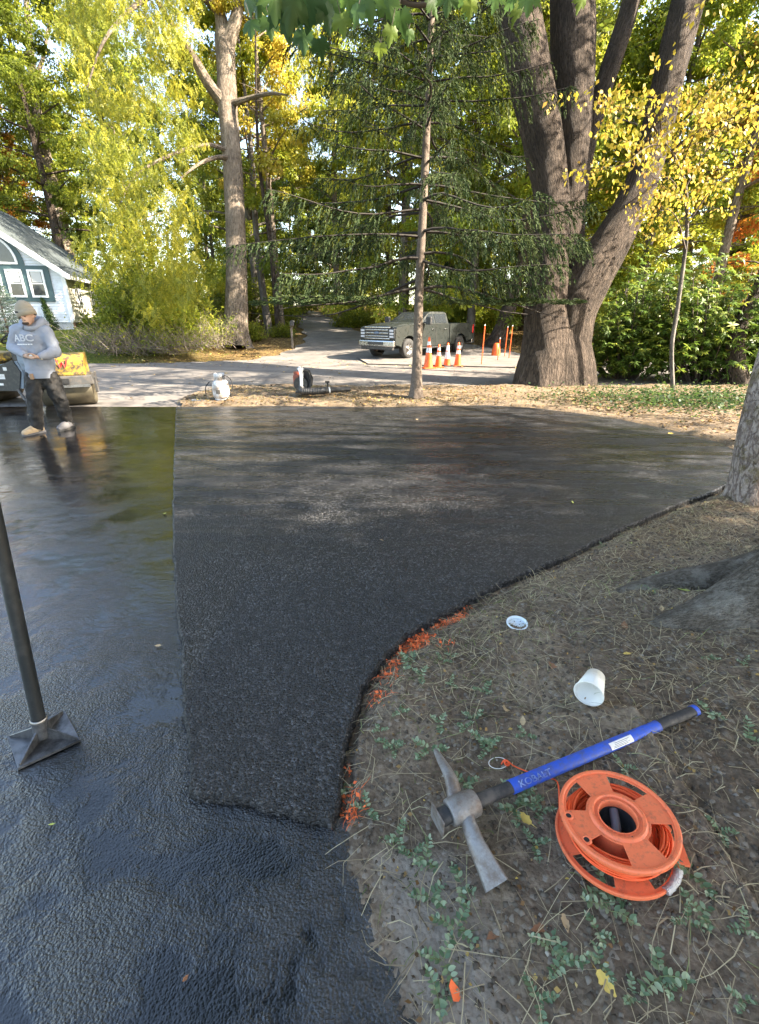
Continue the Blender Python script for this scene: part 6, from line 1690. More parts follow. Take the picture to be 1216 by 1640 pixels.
mb = MB(); mb.tube([(.47, -.16, .085), (.60, -.12, .088), (.95, -.06, .10)], [.064, .054, .042], 14); mb.build('blower_tube', PAINT['blackp'], r)
mb = MB(); mb.cyl((.52, -.15, .086), (.545, -.143, .087), .062); mb.build('clamp', gw, r)
mb = MB(); mb.tube([(.50, -.15, .14), (.51, -.15, .20), (.50, -.15, .235)], [.015, .016, .018], 8); mb.box((.50, -.15, .25), (.09, .03, .035), bev=.008); mb.build('throttle_grip', PAINT['black'], r)

# ---------------- tandem road roller
RB = G(122, 654)                      # foot of the near (right) drum
rol = empty('road_roller', (RB.x - .02, RB.y + .32, 0), 0, 'small tandem road roller with dirty yellow bonnet and steel drums, behind the person', 'road roller')
rol.rotation_euler = (0, 0, -.12)
DR = .30
def drum(cx, cy, rz, w=.86):
    M_ = Matrix.Translation((cx, cy, DR)) @ Matrix.Rotation(rz, 4, 'Z') @ Matrix.Rotation(PI / 2, 4, 'Y')
    d = MB(); d.lathe([(0, -w / 2 + .05), (DR - .05, -w / 2 + .05), (DR - .03, -w / 2), (DR, -w / 2 + .02), (DR, w / 2 - .02), (DR - .03, w / 2), (DR - .05, w / 2 - .05), (0, w / 2 - .05)], 40, M=M_)
    return d
# front drum turned so that its rolling face looks at the viewer
rz = .52
fr = drum(-.27, .02, rz).build('drum', PAINT['drum'], rol)
MR = Matrix.Translation((-.27, .02, 0)) @ Matrix.Rotation(rz, 4, 'Z')      # local x = drum axis, -y = towards viewer
y_ = MB()
prof = [(-.30, .52), (-.30, .60), (-.24, .78), (-.10, .89), (.10, .93), (.34, .93), (.34, .52)]
Mp = MR @ Matrix(((0, 0, 1, 0), (1, 0, 0, 0), (0, 1, 0, 0), (0, 0, 0, 1)))   # (y, z, x)
y_.prism(prof, -.39, .36, M=Mp); o = y_.build('bonnet', PAINT['yellow'], rol)
b_ = o.modifiers.new('bevel', 'BEVEL'); b_.width = .11; b_.segments = 4; o.data.polygons.foreach_set('use_smooth', [True] * len(o.data.polygons))
fm = MB(); fm.prism([(-.36, .40), (-.36, .56), (.36, .56), (.36, .40)], -.46, .46, M=Mp)
fm.prism([(-.06, .22), (.1, .22), (.16, .5), (-.12, .5)], -.49, -.45, M=Mp); fm.prism([(-.06, .22), (.1, .22), (.16, .5), (-.12, .5)], .45, .49, M=Mp)
o = fm.build('drum_frame', PAINT['dgrey'], rol); b_ = o.modifiers.new('bevel', 'BEVEL'); b_.width = .015; b_.segments = 2
sc_b = MB(); sc_b.prism([(-.375, .36), (-.375, .41), (-.33, .41), (-.33, .36)], -.42, .42, M=Mp); sc_b.build('scraper_bar', PAINT['steel'], rol)
lg = MB(); lg.prism([(-.395, .43), (-.395, .52), (-.36, .52), (-.36, .43)], -.12, .10, M=Mp); lg.build('tow_hook', PAINT['black'], rol)
wl = MB()
for k, (a, b2_) in enumerate([((-.10, .84), (-.06, .70)), ((-.06, .70), (-.02, .80)), ((-.02, .80), (.02, .70)), ((.02, .70), (.06, .84))]):
    wl.tube([MR @ Vector((a[0] + .05, -.255 - (.84 - a[1]) * -.18 - .03 + (a[1] - .7) * .25, a[1])), MR @ Vector((b2_[0] + .05, -.285 + (b2_[1] - .7) * .43, b2_[1]))], .012, 5)
wl.build('emblem', PAINT['red'], rol)
# rear half: frame, panels, seat, wheel, rear drum
M0 = Matrix.Translation((-1.55, .25, 0)) @ Matrix.Rotation(.06, 4, 'Z')
bd = MB(); bd.prism([(-1.0, .30), (.42, .30), (.50, .58), (.42, .80), (.10, .74), (-.95, .74)], -.36, .36, M=M0 @ MY); o = bd.build('rear_frame', PAINT['bluegrey'], rol); b_ = o.modifiers.new('bevel', 'BEVEL'); b_.width = .02; b_.segments = 2
yc = MB(); yc.prism([(-.95, .66), (-.02, .66), (.12, .80), (.02, .93), (-.9, .95)], -.372, .30, M=M0 @ MY); o = yc.build('engine_cover', PAINT['yellow'], rol); b_ = o.modifiers.new('bevel', 'BEVEL'); b_.width = .03; b_.segments = 2
bk = MB(); bk.prism([(-.28, .26), (.34, .26), (.46, .60), (.36, .82), (.0, .68), (-.28, .62)], -.385, -.355, M=M0 @ MY); bk.build('side_panel', PAINT['blackp'], rol)
for x, z, w, h in ((-.06, .52, .11, .09), (.08, .52, .11, .09), (.02, .38, .10, .04), (.18, .66, .07, .06)):
    MB().prism([(x - w / 2, z - h / 2), (x + w / 2, z - h / 2), (x + w / 2, z + h / 2), (x - w / 2, z + h / 2)], -.39, -.386, M=M0 @ MY).build('decal', PAINT['reflw'], rol)
st_ = MB(); st_.box((0, 0, 1.0), (.45, .5, .12), bev=.04, M=M0 @ Matrix.Translation((-.25, 0, 1.0))); st_.box((0, 0, 0), (.12, .5, .42), bev=.04, M=M0 @ Matrix.Translation((-.52, 0, 1.22))); st_.build('seat', PAINT['black'], rol)
cs = MB(); cs.prism([(.30, .6), (.52, .6), (.42, 1.08), (.24, 1.12)], -.25, .25, M=M0 @ MY); cs.build('steering_console', PAINT['blackp'], rol)
sw = MB(); MS_ = M0 @ Matrix.Translation((.16, 0, 1.20)) @ Matrix.Rotation(-.6, 4, 'Y')
sw.lathe([(.19 + .016 * math.cos(a), .016 * math.sin(a)) for a in np.linspace(0, 2 * PI, 8, endpoint=False)], 28, M=MS_, closed=True)
for a in (0, 2.1, 4.2): sw.cyl(MS_ @ Vector((0, 0, 0)), MS_ @ Vector((.19 * math.cos(a), .19 * math.sin(a), 0)), .01, n=6)
sw.cyl(MS_ @ Vector((0, 0, -.18)), MS_ @ Vector((0, 0, .01)), .02, n=8); sw.build('steering_wheel', PAINT['black'], rol)
lk = MB(); lk.box((0, 0, 0), (.75, .5, .14), M=Matrix.Translation((-.85, .18, .46)), bev=.02); lk.box((0, 0, 0), (.3, .3, .5), M=Matrix.Translation((-.8, .18, .55)), bev=.02); lk.build('articulation_joint', PAINT['dgrey'], rol)
gp = MB(); gp.prism([(.42, .34), (.66, .34), (.80, .60), (.58, 1.06), (.44, 1.06)], -.34, -.28, M=M0 @ MY); gp.build('front_panel', PAINT['bluegrey'], rol)
yl = MB(); yl.prism([(.50, .88), (.62, .84), (.58, 1.0), (.46, 1.04)], -.35, -.341, M=M0 @ MY); yl.build('decal', PAINT['yellow'], rol)
d2 = drum(-2.05, .27, PI / 2 + .06 - PI / 2 - 1.5).build('drum', PAINT['drum'], rol)
tu = MB(); tu.tube([(-.62, -.22, .33), (-.74, -.24, .12), (-1.0, -.24, .12), (-1.12, -.2, .3)], .028, 8); tu.build('hose_guard', PAINT['dgrey'], rol)

# ---------------- person
SKIN = plain('skin', (.50, .30, .21), .55, var=.06, scale=30)
HOOD = plain('hoodie_cloth', (.27, .29, .34), .9, var=.08, scale=14, bump=.3, bdist=.004)
PANT = plain('work_trousers', (.022, .021, .021), .9, var=.35, scale=9, bump=.4, bdist=.006, dirt=(.07, .06, .05), dirt_amt=.3)
PANT2 = plain('dark_trousers', (.012, .012, .013), .9, var=.2, scale=9)
BEAN = plain('beanie_knit', (.32, .27, .20), .95, var=.12, scale=120, bump=.6, bdist=.004)
BOOT = plain('tan_boot', (.50, .36, .22), .8, var=.2, scale=25, dirt=(.2, .15, .1), dirt_amt=.4)
BOOT2 = plain('grey_boot', (.13, .125, .13), .8, var=.2, scale=25)
def skin_obj(name, verts, edges, radii, mat, parent, sub=2, root=0):
    me = bpy.data.meshes.new(name); me.from_pydata(verts, edges, []); me.materials.append(mat)
    o = new_obj(name, me, parent); m = o.modifiers.new('skin', 'SKIN'); m.use_smooth_shade = True
    for i, r_ in enumerate(radii):
        sv = me.skin_vertices[0].data[i]; sv.radius = r_ if hasattr(r_, '__len__') else (r_, r_); sv.use_root = (i == root)
    if sub: s_ = o.modifiers.new('sub', 'SUBSURF'); s_.levels = sub; s_.render_levels = sub
    return o
def fused_obj(name, verts, edges, radii, mat, parent, voxel=.012, it=4):
    m = MB()
    rr_ = [r if hasattr(r, '__len__') else (r, r) for r in radii]
    for v, r in zip(verts, rr_):
        T = Matrix.Translation(Vector(v)) @ Matrix.Diagonal((r[0], r[1], (r[0] + r[1]) / 2, 1))
        m.lathe([(max(1e-4, math.sin(a)), -math.cos(a)) for a in np.linspace(0, PI, 9)], 14, M=T)
    for a, b in edges:
        A, B = Vector(verts[a]), Vector(verts[b]); d = B - A
        if d.length < 1e-6: continue
        m.tube([A, A + d * .5, B], [rr_[a], tuple((p + q) / 2 for p, q in zip(rr_[a], rr_[b])), rr_[b]], 14, flat=(1, 0.01, 0) if abs(d.normalized().x) < .8 else (0, 0, 1))
    o = m.build(name, mat, parent)
    md = o.modifiers.new('fuse', 'REMESH'); md.mode = 'VOXEL'; md.voxel_size = voxel; md.use_smooth_shade = True
    s_ = o.modifiers.new('soften', 'SMOOTH'); s_.iterations = it; s_.factor = .5
    return o
pb = G(88, 694)

YP = pb.y
def W(px, py, dy=0.0):
    d = ray(px, py); t = (YP + dy) / d[1]
    return Vector((d[0] * t - pb.x, dy, CAM_H + d[2] * t - pb.z))
person = empty('person', pb, 0, 'person in grey-blue hoodie and tan beanie looking down at their hands', 'person')
pel = W(66, 598, .02); waist = W(63, 578, .03); chest = W(54, 545, .03); necb = W(49, 523, .02); neck = W(47, 517, -.01); skull = W(43, 504, -.05); crown_ = W(39, 494, -.05)
jaw = W(43, 515, -.10)
shL = W(28, 531, .03); shR = W(74, 533, .03); elL = W(20, 556, -.02); elR = W(90, 564, -.02); wrL = W(41, 570, -.24); wrR = W(63, 572, -.24)
hL = W(47, 571, -.27); hR = W(57, 571, -.275)
hipL = W(56, 601, .0); hipR = W(78, 601, .04); knL = W(55, 633, -.06); knR = W(93, 633, .10); anL = W(59, 681, -.02); anR = W(108, 672, .28)
toL = W(61, 694, -.12); toR = W(111, 683, .17)
toL.z = .05; toR.z = .05; anL.z = .11; anR.z = .11; toL = anL + Vector((-.03, -.08, -.06)); toR = anR + Vector((-.01, -.08, -.06))
vs = [pel, waist, chest, necb, neck, skull, crown_, jaw, shL, elL, wrL, hL, shR, elR, wrR, hR, hipL, knL, anL, toL, hipR, knR, anR, toR]
ed = [(0, 1), (1, 2), (2, 3), (3, 4), (4, 5), (5, 6), (5, 7), (3, 8), (8, 9), (9, 10), (10, 11), (3, 12), (12, 13), (13, 14), (14, 15), (0, 16), (16, 17), (17, 18), (18, 19), (0, 20), (20, 21), (21, 22), (22, 23)]
rd = [(.11, .09), (.10, .08), (.11, .08), .06, .055, (.083, .095), (.07, .08), (.045, .05), .04, .034, .026, (.030, .018), .04, .034, .026, (.030, .018), .06, .05, .034, .020, .06, .05, .034, .020]
def add(base_i, p, r_): vs.append(p); ed.append((base_i, len(vs) - 1)); rd.append(r_); return len(vs) - 1
# nose, ears
add(7, jaw + Vector((-.01, -.055, .055)), .012)
add(5, skull + Vector((.085, .02, -.02)), (.02, .012)); add(5, skull + Vector((-.085, .02, -.02)), (.02, .012))
# five fingers and a thumb side each, curled round a small thing
for hi, sg in ((11, 1), (15, -1)):
    hp_ = vs[hi]
    for k in range(4):
        a = add(hi, hp_ + Vector((sg * .035, -.012 - .004 * k, .024 - .016 * k)), .0085); b = add(a, hp_ + Vector((sg * (.060 - .003 * abs(k - 1)), -.016, .018 - .014 * k)), .0075); add(b, hp_ + Vector((sg * (.074 - .005 * abs(k - 1)), .006, .012 - .012 * k)), .0065)
    a = add(hi, hp_ + Vector((sg * .010, -.030, .030)), .010); add(a, hp_ + Vector((sg * .036, -.040, .040)), .0085)
fused_obj('body', [tuple(v) for v in vs], ed, rd, SKIN, person, .0055, 2)
# hoodie: torso and sleeves over the body
def lerp(a, b, t): return a + (b - a) * t
hv = [lerp(pel, waist, .3), waist, chest, necb + Vector((0, .02, -.03)), shL, lerp(shL, elL, .5) + Vector((-.01, 0, 0)), elL, lerp(elL, wrL, .55), wrL - (wrL - elL) * .08, shR, lerp(shR, elR, .5) + Vector((.01, 0, 0)), elR, lerp(elR, wrR, .55), wrR - (wrR - elR) * .08]
hr = [(.185, .145), (.20, .15), (.195, .14), (.12, .10), .095, .078, .07, .060, .045, .095, .078, .072, .060, .045]
he = [(0, 1), (1, 2), (2, 3), (3, 4), (4, 5), (5, 6), (6, 7), (7, 8), (3, 9), (9, 10), (10, 11), (11, 12), (12, 13)]
ho = fused_obj('hoodie', [tuple(v) for v in hv], he, hr, HOOD, person, .013, 6)
tx = bpy.data.textures.new('folds', 'CLOUDS'); tx.noise_scale = .11; tx.noise_depth = 2
dm_ = ho.modifiers.new('folds', 'DISPLACE'); dm_.texture = tx; dm_.strength = .04; dm_.mid_level = .5
# ribbed hem, cuffs, hood roll, pocket, strings
hc = MB(); c0_ = lerp(pel, waist, -.15)
hc.lathe([(.96, -.03), (1.0, 0), (1.0, .05), (.97, .075)], 28, M=Matrix.Translation(c0_) @ Matrix.Diagonal((.186, .150, 1, 1))); hc.build('hem', HOOD, ho)
for a, b in ((elL, wrL), (elR, wrR)):
    m_ = MB(); d_ = (b - a).normalized(); m_.tube([b - d_ * .07, b - d_ * .02, b], [.045, .043, .038], 12); m_.build('cuff', HOOD if a is elL else plain('pale_cuff', (.62, .57, .50), .9), ho)
hd = MB(); hd.smooth = True
rg = np.random.default_rng(2)
hoodpts = [necb + Vector((math.cos(a) * .125 + .015, math.sin(a) * .115 + .015, .035 + .055 * math.sin(a) + .01 * math.cos(3 * a))) for a in np.linspace(-PI / 2 - .15, 1.5 * PI - .25, 18)]
hd.tube(hoodpts, [(.055 if 3 < i < 14 else .032) for i in range(18)], 10); 
hd.tube([necb + Vector((.02, .15, .10)), necb + Vector((.05, .20, .02)), necb + Vector((.05, .19, -.10))], [.05, .075, .04], 12); hd.build('hood', HOOD, ho)
LETW = plain('letter_white', (.78, .78, .8), .7)
tm = text_mesh('ABC', .118, LETW, 'lettering', .001, .003)
cz = W(50, 541)
def on_chest(me, cx, cz_, sx=1.0):
    for v in me.vertices:
        x = v.co.x * sx + cx; z_ = v.co.y + cz_
        u = (x - chest.x) / .27; v.co = Vector((x, -.172 + .14 * u * u, z_))
on_chest(tm, cz.x, cz.z, 1.12); lt = new_obj('lettering', tm, ho)
s_ = MB(); 
for k in range(7): s_.box((cz.x - .09 + k * .03, -.173 + .14 * ((cz.x - .09 + k * .03 - chest.x) / .27) ** 2, cz.z - .075), (.024, .002, .012))
s_.build('underline_print', LETW, ho)
# trousers: wide work trousers
pv = [lerp(pel, waist, .05), hipL, lerp(hipL, knL, .5), knL, lerp(knL, anL, .45), lerp(knL, anL, 1.0), hipR, lerp(hipR, knR, .5), knR, lerp(knR, anR, .45), lerp(knR, anR, 1.0)]
pe = [(0, 1), (1, 2), (2, 3), (3, 4), (4, 5), (0, 6), (6, 7), (7, 8), (8, 9), (9, 10)]
tr_ = fused_obj('trousers', [tuple(v) for v in pv], pe, [(.17, .13), .12, .112, .098, .095, .085, .12, .115, .10, .092, .075], PANT, person, .013, 4)
tx2 = bpy.data.textures.new('creases', 'CLOUDS'); tx2.noise_scale = .09; tx2.noise_depth = 3
dm_ = tr_.modifiers.new('creases', 'DISPLACE'); dm_.texture = tx2; dm_.strength = .06
q_ = W(51, 603, -.135); MB().box(tuple(q_), (.05, .02, .075), bev=.008).build('leather_tag', plain('leather', (.35, .2, .11), .6), tr_)
# beanie, slouched
bn = MB(); ax_ = (crown_ - skull).normalized()
MBn = Matrix.Translation(skull + Vector((0, .0, .012))) @ (Vector((-.28, .04, 1)).normalized().to_track_quat('Z', 'Y').to_matrix().to_4x4())
bn.lathe([(.100, -.035), (.112, -.03), (.116, .0), (.113, .028), (.106, .03), (.106, .055), (.096, .095), (.074, .130), (.045, .155), (.018, .168), (0, .17)], 30, M=MBn @ Matrix.Diagonal((.95, 1.05, 1, 1)))
bo = bn.build('beanie', BEAN, person)
MB().box(tuple(skull + Vector((-.045, -.118, .03))), (.035, .006, .02)).build('beanie_patch', PAINT['black'], bo)
fc = MB(); fc.box(tuple(jaw + Vector((0, -.030, -.022))), (.080, .040, .034), bev=.016); fc.box(tuple(jaw + Vector((0, -.046, .016))), (.040, .010, .008), bev=.003); fc.build('beard', plain('dark_hair', (.05, .03, .02), .9), person)
for sg in (-1, 1): MB().box(tuple(jaw + Vector((sg * .03 - .006, -.045, .062))), (.022, .01, .008)).build('brow', plain('brow_hair', (.04, .025, .02), .9), person)
# boots
for an, to, m_, nm in ((anL, toL, BOOT, 'tan boot'), (anR, toR, BOOT2, 'grey boot')):
    d_ = Vector((to.x - an.x, to.y - an.y, 0)); d_ = Vector((-.35, -1, 0)).normalized() if m_ is BOOT else Vector((-.1, -1, 0)).normalized()
    base_ = Vector((an.x, an.y, .0)); z0 = .0
    b_ = MB(); b_.smooth = True
    ps = [base_ - d_ * .07 + Vector((0, 0, .055)), base_ + Vector((0, 0, .075)), base_ + d_ * .08 + Vector((0, 0, .068)), base_ + d_ * .15 + Vector((0, 0, .055)), base_ + d_ * .20 + Vector((0, 0, .045)), base_ + d_ * .225 + Vector((0, 0, .04))]
    b_.tube(ps, [(.045, .04), (.07, .048), (.06, .052), (.048, .055), (.04, .048), (.02, .025)], 14, flat=(0, 0, 1))
    b_.cyl(base_ + Vector((0, 0, .05)), base_ + Vector((0, 0, .28)), .062, .072, 16)
    bo_ = b_.build('boot', m_, person); bo_['label'] = nm
    sl_ = MB(); per = Vector((-d_.y, d_.x, 0)); out = [base_ + d_ * a + per * b for a, b in [(-.105, 0), (-.09, .035), (0, .042), (.10, .052), (.18, .048), (.225, .02), (.235, 0), (.225, -.02), (.18, -.048), (.10, -.052), (0, -.042), (-.09, -.035)]]
    sl_.prism([(p.x, p.y) for p in out], .006, .032); sl_.build('sole', PAINT['blackp'] if m_ is BOOT2 else BOOT2, bo_)
# small thing held between the hands
MB().box(tuple((hL + hR) / 2 + Vector((0, -.02, .02))), (.05, .012, .028), bev=.003).build('cloth_scrap', LETW, person)
# ================================================================== THINGS IN THE FOREGROUND
def frame_from(ax_x, ax_z):
    z = Vector(ax_z).normalized(); x = (Vector(ax_x) - z * Vector(ax_x).dot(z)).normalized(); y = z.cross(x)
    return Matrix((x, y, z)).transposed().to_4x4()
OR_PL = plain('orange_plastic', (.82, .175, .075), .42, var=.08, scale=95, spec=.35, dirt=(.20, .09, .06), dirt_amt=.28, bump=.15, bdist=.001)
OR_CD = plain('orange_cord', (.90, .12, .03), .5, var=.1, scale=60)
TAPE = plain('silver_tape', (.42, .42, .44), .35, metal=.5, var=.3, scale=60, bump=1, bdist=.004)
# ---------------- cord reel
zc = SZ(.75, 1.1)
RC = G(985, 1342, zc + .02)
R0 = .200; 
reel = empty('cord_reel', (RC.x, RC.y, zc + .012), 0, 'orange plastic cord reel wound with orange cord, silver tape on one arm', 'cord reel')
q = frame_from((1, .10, 0), (-.05, .05, 1)).to_quaternion()
reel.rotation_mode = 'QUATERNION'; reel.rotation_quaternion = q; reel.scale = (.79,) * 3
def flange(z0, th, rin, rhub, r1, r2, rout, sw, bld, aoff=0.0, feet=False):
    rows = [rin, rhub, r1] + list(np.linspace(r1, r2, 6)[1:-1]) + [r2, rout]
    top = []; nS, nW = 8, 12
    def angs(r):
        ah = math.asin(min(.99, sw * (1 + .35 * max(0, (r - r1) / (r2 - r1)) ** 1.0 * 1) / max(r, r1))); ah = min(ah, PI / 4 - .08)
        out = []
        for qd in range(4):
            c = qd * PI / 2 + aoff
            out += [c - ah + 2 * ah * k / nS for k in range(nS)]
            out += [c + ah + (PI / 2 - 2 * ah) * k / nW for k in range(nW)]
        return out
    n = 4 * (nS + nW); V = []
    for zz in (z0 + th, z0):
        for r in rows:
            for a in angs(r): V.append((r * math.cos(a), r * math.sin(a), zz))
    K = len(rows); F = []
    solid = lambda i, j: not (2 <= i < K - 2 and (j % (nS + nW)) >= nS)
    idx = lambda l, i, j: l * K * n + i * n + (j % n)
    for i in range(K - 1):
        for j in range(n):
            if not solid(i, j): continue
            F.append((idx(0, i, j), idx(0, i + 1, j), idx(0, i + 1, j + 1), idx(0, i, j + 1)))
            F.append((idx(1, i, j), idx(1, i, j + 1), idx(1, i + 1, j + 1), idx(1, i + 1, j)))
            if i == 0 or not solid(i - 1, j): F.append((idx(0, i, j), idx(0, i, j + 1), idx(1, i, j + 1), idx(1, i, j)))
            if i == K - 2 or not solid(i + 1, j): F.append((idx(0, i + 1, j), idx(1, i + 1, j), idx(1, i + 1, j + 1), idx(0, i + 1, j + 1)))
            if not solid(i, j - 1): F.append((idx(0, i, j), idx(1, i, j), idx(1, i + 1, j), idx(0, i + 1, j)))
            if not solid(i, j + 1): F.append((idx(0, i, j + 1), idx(0, i + 1, j + 1), idx(1, i + 1, j + 1), idx(1, i, j + 1)))
    bld.add(V, F, False)
    return bld
Zt = .112
t_ = flange(Zt, .005, .066, .080, .108, .178, .192, .047, MB(), PI / 2 + .07)
t_.lathe([(.186, Zt - .006), (.186, Zt + .009), (.190, Zt + .012), (.198, Zt + .012), (.202, Zt + .006), (.202, Zt - .006), (.198, Zt - .010), (.190, Zt - .010)], 96, closed=True)
t_.lathe([(.080, Zt + .004), (.084, Zt + .013), (.092, Zt + .013), (.099, Zt + .0051)], 64)      # raised step round the hub
t_.lathe([(.064, Zt + .008), (.068, Zt + .010), (.070, Zt + .004), (.066, Zt - .02), (.062, Zt - .02)], 64, closed=True)
tf = t_.build('upper_flange', OR_PL, reel)
bv = tf.modifiers.new('bevel', 'BEVEL'); bv.width = .0012; bv.segments = 2; bv.limit_method = 'ANGLE'
# boss with a screw hole at the left of the flange, notch mark
for a, r_ in ((PI * .95, .176), (PI * 1.13, .168)):
    c = Vector((r_ * math.cos(a), r_ * math.sin(a), Zt))
    mb = MB(); mb.lathe([(.010, .004), (.010, .009), (.014, .010), (.017, .008), (.018, .004)], 24, M=Matrix.Translation(c)); mb.mi = 1; mb.lathe([(0, .0062), (.010, .0062)], 16, M=Matrix.Translation(c))
    mb.build('screw_boss', [OR_PL, PAINT['black']], tf)
MB().box((.006, -.083, Zt + .0062), (.004, .012, .002)).build('slot', PAINT['black'], tf)
# lower flange with feet and the taped arm
lw = flange(.0, .006, .066, .080, .112, .186, .203, .048, MB(), PI / 2 - .16)
lw.lathe([(.199, -.004), (.199, .012), (.207, .012), (.209, .004), (.207, -.004)], 96, closed=True)
for a0, a1, r_ in ((-.62, -.18, .236), (-.05, .22, .222)):
    ar = [(.2 * math.cos(a), .2 * math.sin(a)) for a in np.linspace(a0, a1, 8)]
    lw.prism(ar + [(r_ * math.cos(a1 - .03), r_ * math.sin(a1 - .03)), (r_ * 1.02 * math.cos(a0 + .06), r_ * 1.02 * math.sin(a0 + .06))], -.002, .010)
lf2 = lw.build('lower_flange', OR_PL, reel)
bv = lf2.modifiers.new('bevel', 'BEVEL'); bv.width = .0012; bv.segments = 2; bv.limit_method = 'ANGLE'
rg = np.random.default_rng(4)
mb = MB(); ta = np.linspace(-1.24, -.72, 22)
mb.tube([(.205 * math.cos(a), .205 * math.sin(a), .006) for a in ta], [(.0150 + rg.normal() * .0009, .010 + rg.normal() * .0008) for _ in ta], 14, flat=(1, -1, 0)); mb.build('tape_wrap', TAPE, lf2)
# drum and the hub with its dark hole and grey bar
mb = MB(); mb.lathe([(.098, .004), (.098, Zt)], 48); mb.build('drum', OR_PL, reel)
mb = MB(); mb.lathe([(.0645, Zt + .004), (.0645, .004), (.058, .004), (.058, .0), (.0665, .0)], 48); mb.build('hub_liner', PAINT['blackp'], reel)
mb = MB(); mb.tube([(-.040, -.062, .030), (0.0, .0, .062), (.022, .058, .075)], [.0165, .017, .0165], 16); mb.build('carrying_bar', plain('grey_bar', (.12, .12, .14), .55), reel)
# the wound cord: one continuous line in many turns
rg = np.random.default_rng(12); pts = []
turns = 62; per = 56; cr = .0035
for k in range(turns):
    f = k / turns
    r_ = .150 + .018 * math.sin(k * 2.39) * (1) + rg.normal() * .004 + (.006 if f > .5 else 0); zb = .016 + (Zt - .034) * ((k * .618) % 1)
    if k > turns - 16: r_ = .163 + rg.normal() * .005; zb = .018 + (Zt * .62) * ((k * .27) % 1)
    tilt = rg.normal() * .009; ph = rg.uniform(0, 6.28); ex_ = rg.normal() * .006
    for j in range(per):
        a = 2 * PI * j / per
        pts.append((r_ * math.cos(a) + ex_ * math.cos(ph), r_ * math.sin(a) + ex_ * math.sin(ph), min(Zt - .008, max(.012, zb + tilt * math.cos(a + ph)))))
P_ = np.array(pts); kern = np.ones(7) / 7
for c in range(3): P_[:, c] = np.convolve(np.pad(P_[:, c], 3, mode='edge'), kern, 'valid')
mb = MB(); mb.tube([tuple(p) for p in P_], cr, 5, caps=True); mb.build('wound_cord', OR_CD, reel)
# the loose end running out to the knot and loop near the handle
inv = (Matrix.Translation(reel.location) @ q.to_matrix().to_4x4() @ Matrix.Scale(.79, 4)).inverted()
e0 = inv @ GS(893, 1253, .03)
pl = [Vector((-.165, .04, .08)), Vector((-.18, .075, .07)), e0] + [inv @ GS(x_, y_, z_) for x_, y_, z_ in ((872, 1246, .02), (855, 1240, .012), (835, 1232, .01), (822, 1226, .012), (815, 1220, .02), (808, 1217, .022), (803, 1224, .012))]
mb = MB(); mb.tube([tuple(p) for p in catmull([tuple(p) for p in pl], 50)], .0028, 6)
kn = inv @ GS(812, 1222, .02)
for k in range(3):
    a = k * 1.1; mb.tube([kn + Vector((.010 * math.cos(b + a), .008 * math.sin(b), .007 * math.sin(b + a))) for b in np.linspace(0, 5.6, 12)], .0028, 6)
mb.build('loose_end', OR_CD, reel)
mb = MB(); mb.tube([inv @ GS(798 + 15 * math.cos(a), 1222 + 9 * math.sin(a), .012) for a in np.linspace(.3, 5.8, 24)], .0016, 5); mb.build('wire_loop', PAINT['reflw'], reel)

# ---------------- pickaxe (cutter mattock)
z1 = SZ(.4, 1.2)
E0 = G(741, 1293, z1 + .065); E1 = G(1117, 1128, SZ(1.1, 1.6) + .068)
ax = (E1 - E0); LEN = ax.length
pick = empty('pickaxe', E0, 0, 'pickaxe with rusty steel head and blue and black handle lying on the soil', 'pickaxe')
q = frame_from(ax, (0, 0, 1)).to_quaternion(); pick.rotation_mode = 'QUATERNION'; pick.rotation_quaternion = q
BL = plain('blue_handle', (.012, .085, .52), .5, var=.1, scale=80, dirt=(.08, .09, .13), dirt_amt=.42, bump=.1)
BK = plain('black_grip', (.022, .022, .025), .62, var=.2, scale=30, dirt=(.12, .10, .085), dirt_amt=.4, bump=.5, bdist=.001)
RS = plain('forged_head', (.25, .24, .235), .48, metal=.35, var=.25, scale=40, bump=.7, bdist=.003, dirt=(.13, .09, .065), dirt_amt=.5)
def hseg(x0, x1, r0, r1, mat, nm, n=12, parent=pick):
    m = MB(); k = 10; m.tube([(x0 + (x1 - x0) * i / k, 0, 0) for i in range(k + 1)], [((r0 + (r1 - r0) * i / k) * 1.06, (r0 + (r1 - r0) * i / k) * .84) for i in range(k + 1)], 20, flat=(0, 1, 0)); return m.build(nm, mat, parent)
L0 = LEN
hseg(-.055, L0 * .175, .023, .0195, BK, 'lower_sleeve')
bh = hseg(L0 * .172, L0 * .805, .0225, .0200, BL, 'handle')
gp = hseg(L0 * .803, L0 * .985, .0185, .0195, BK, 'grip'); hseg(L0 * .983, L0, .0205, .021, BL, 'end_cap', parent=gp)
# lettering wrapped on the handle, reading from the head outwards
me = text_mesh('KOBALT', .034, plain('letter_pale', (.42, .55, .80), .5, dirt=(.05, .12, .45), dirt_amt=.5), 'lettering', .0002, .0006)
rr = .0226
for v in me.vertices:
    a = v.co.y / rr * .8 + .98          # angle up from the viewer's side
    r_ = (rr * .84 * math.sin(a), rr * 1.06 * math.cos(a))
    v.co = Vector((L0 * .255 + v.co.x, -r_[1] * 1.04, r_[0] * 1.06))
new_obj('lettering', me, bh)
def sticker(x0, x1, a0, a1, mat, nm, lift=1.03, parent=bh, m=8):
    V = []; 
    for i in range(m + 1):
        a = a0 + (a1 - a0) * i / m
        for x in (x0, x1): V.append((x, -rr * 1.06 * math.cos(a) * lift, rr * .84 * math.sin(a) * lift))
    return new_obj(nm, np_mesh(nm, V, [(2 * i, 2 * i + 1, 2 * i + 3, 2 * i + 2) for i in range(m)], mat, smooth_=True), parent)
sk_ = sticker(L0 * .565, L0 * .665, .35, 1.45, PAINT['reflw'], 'label')
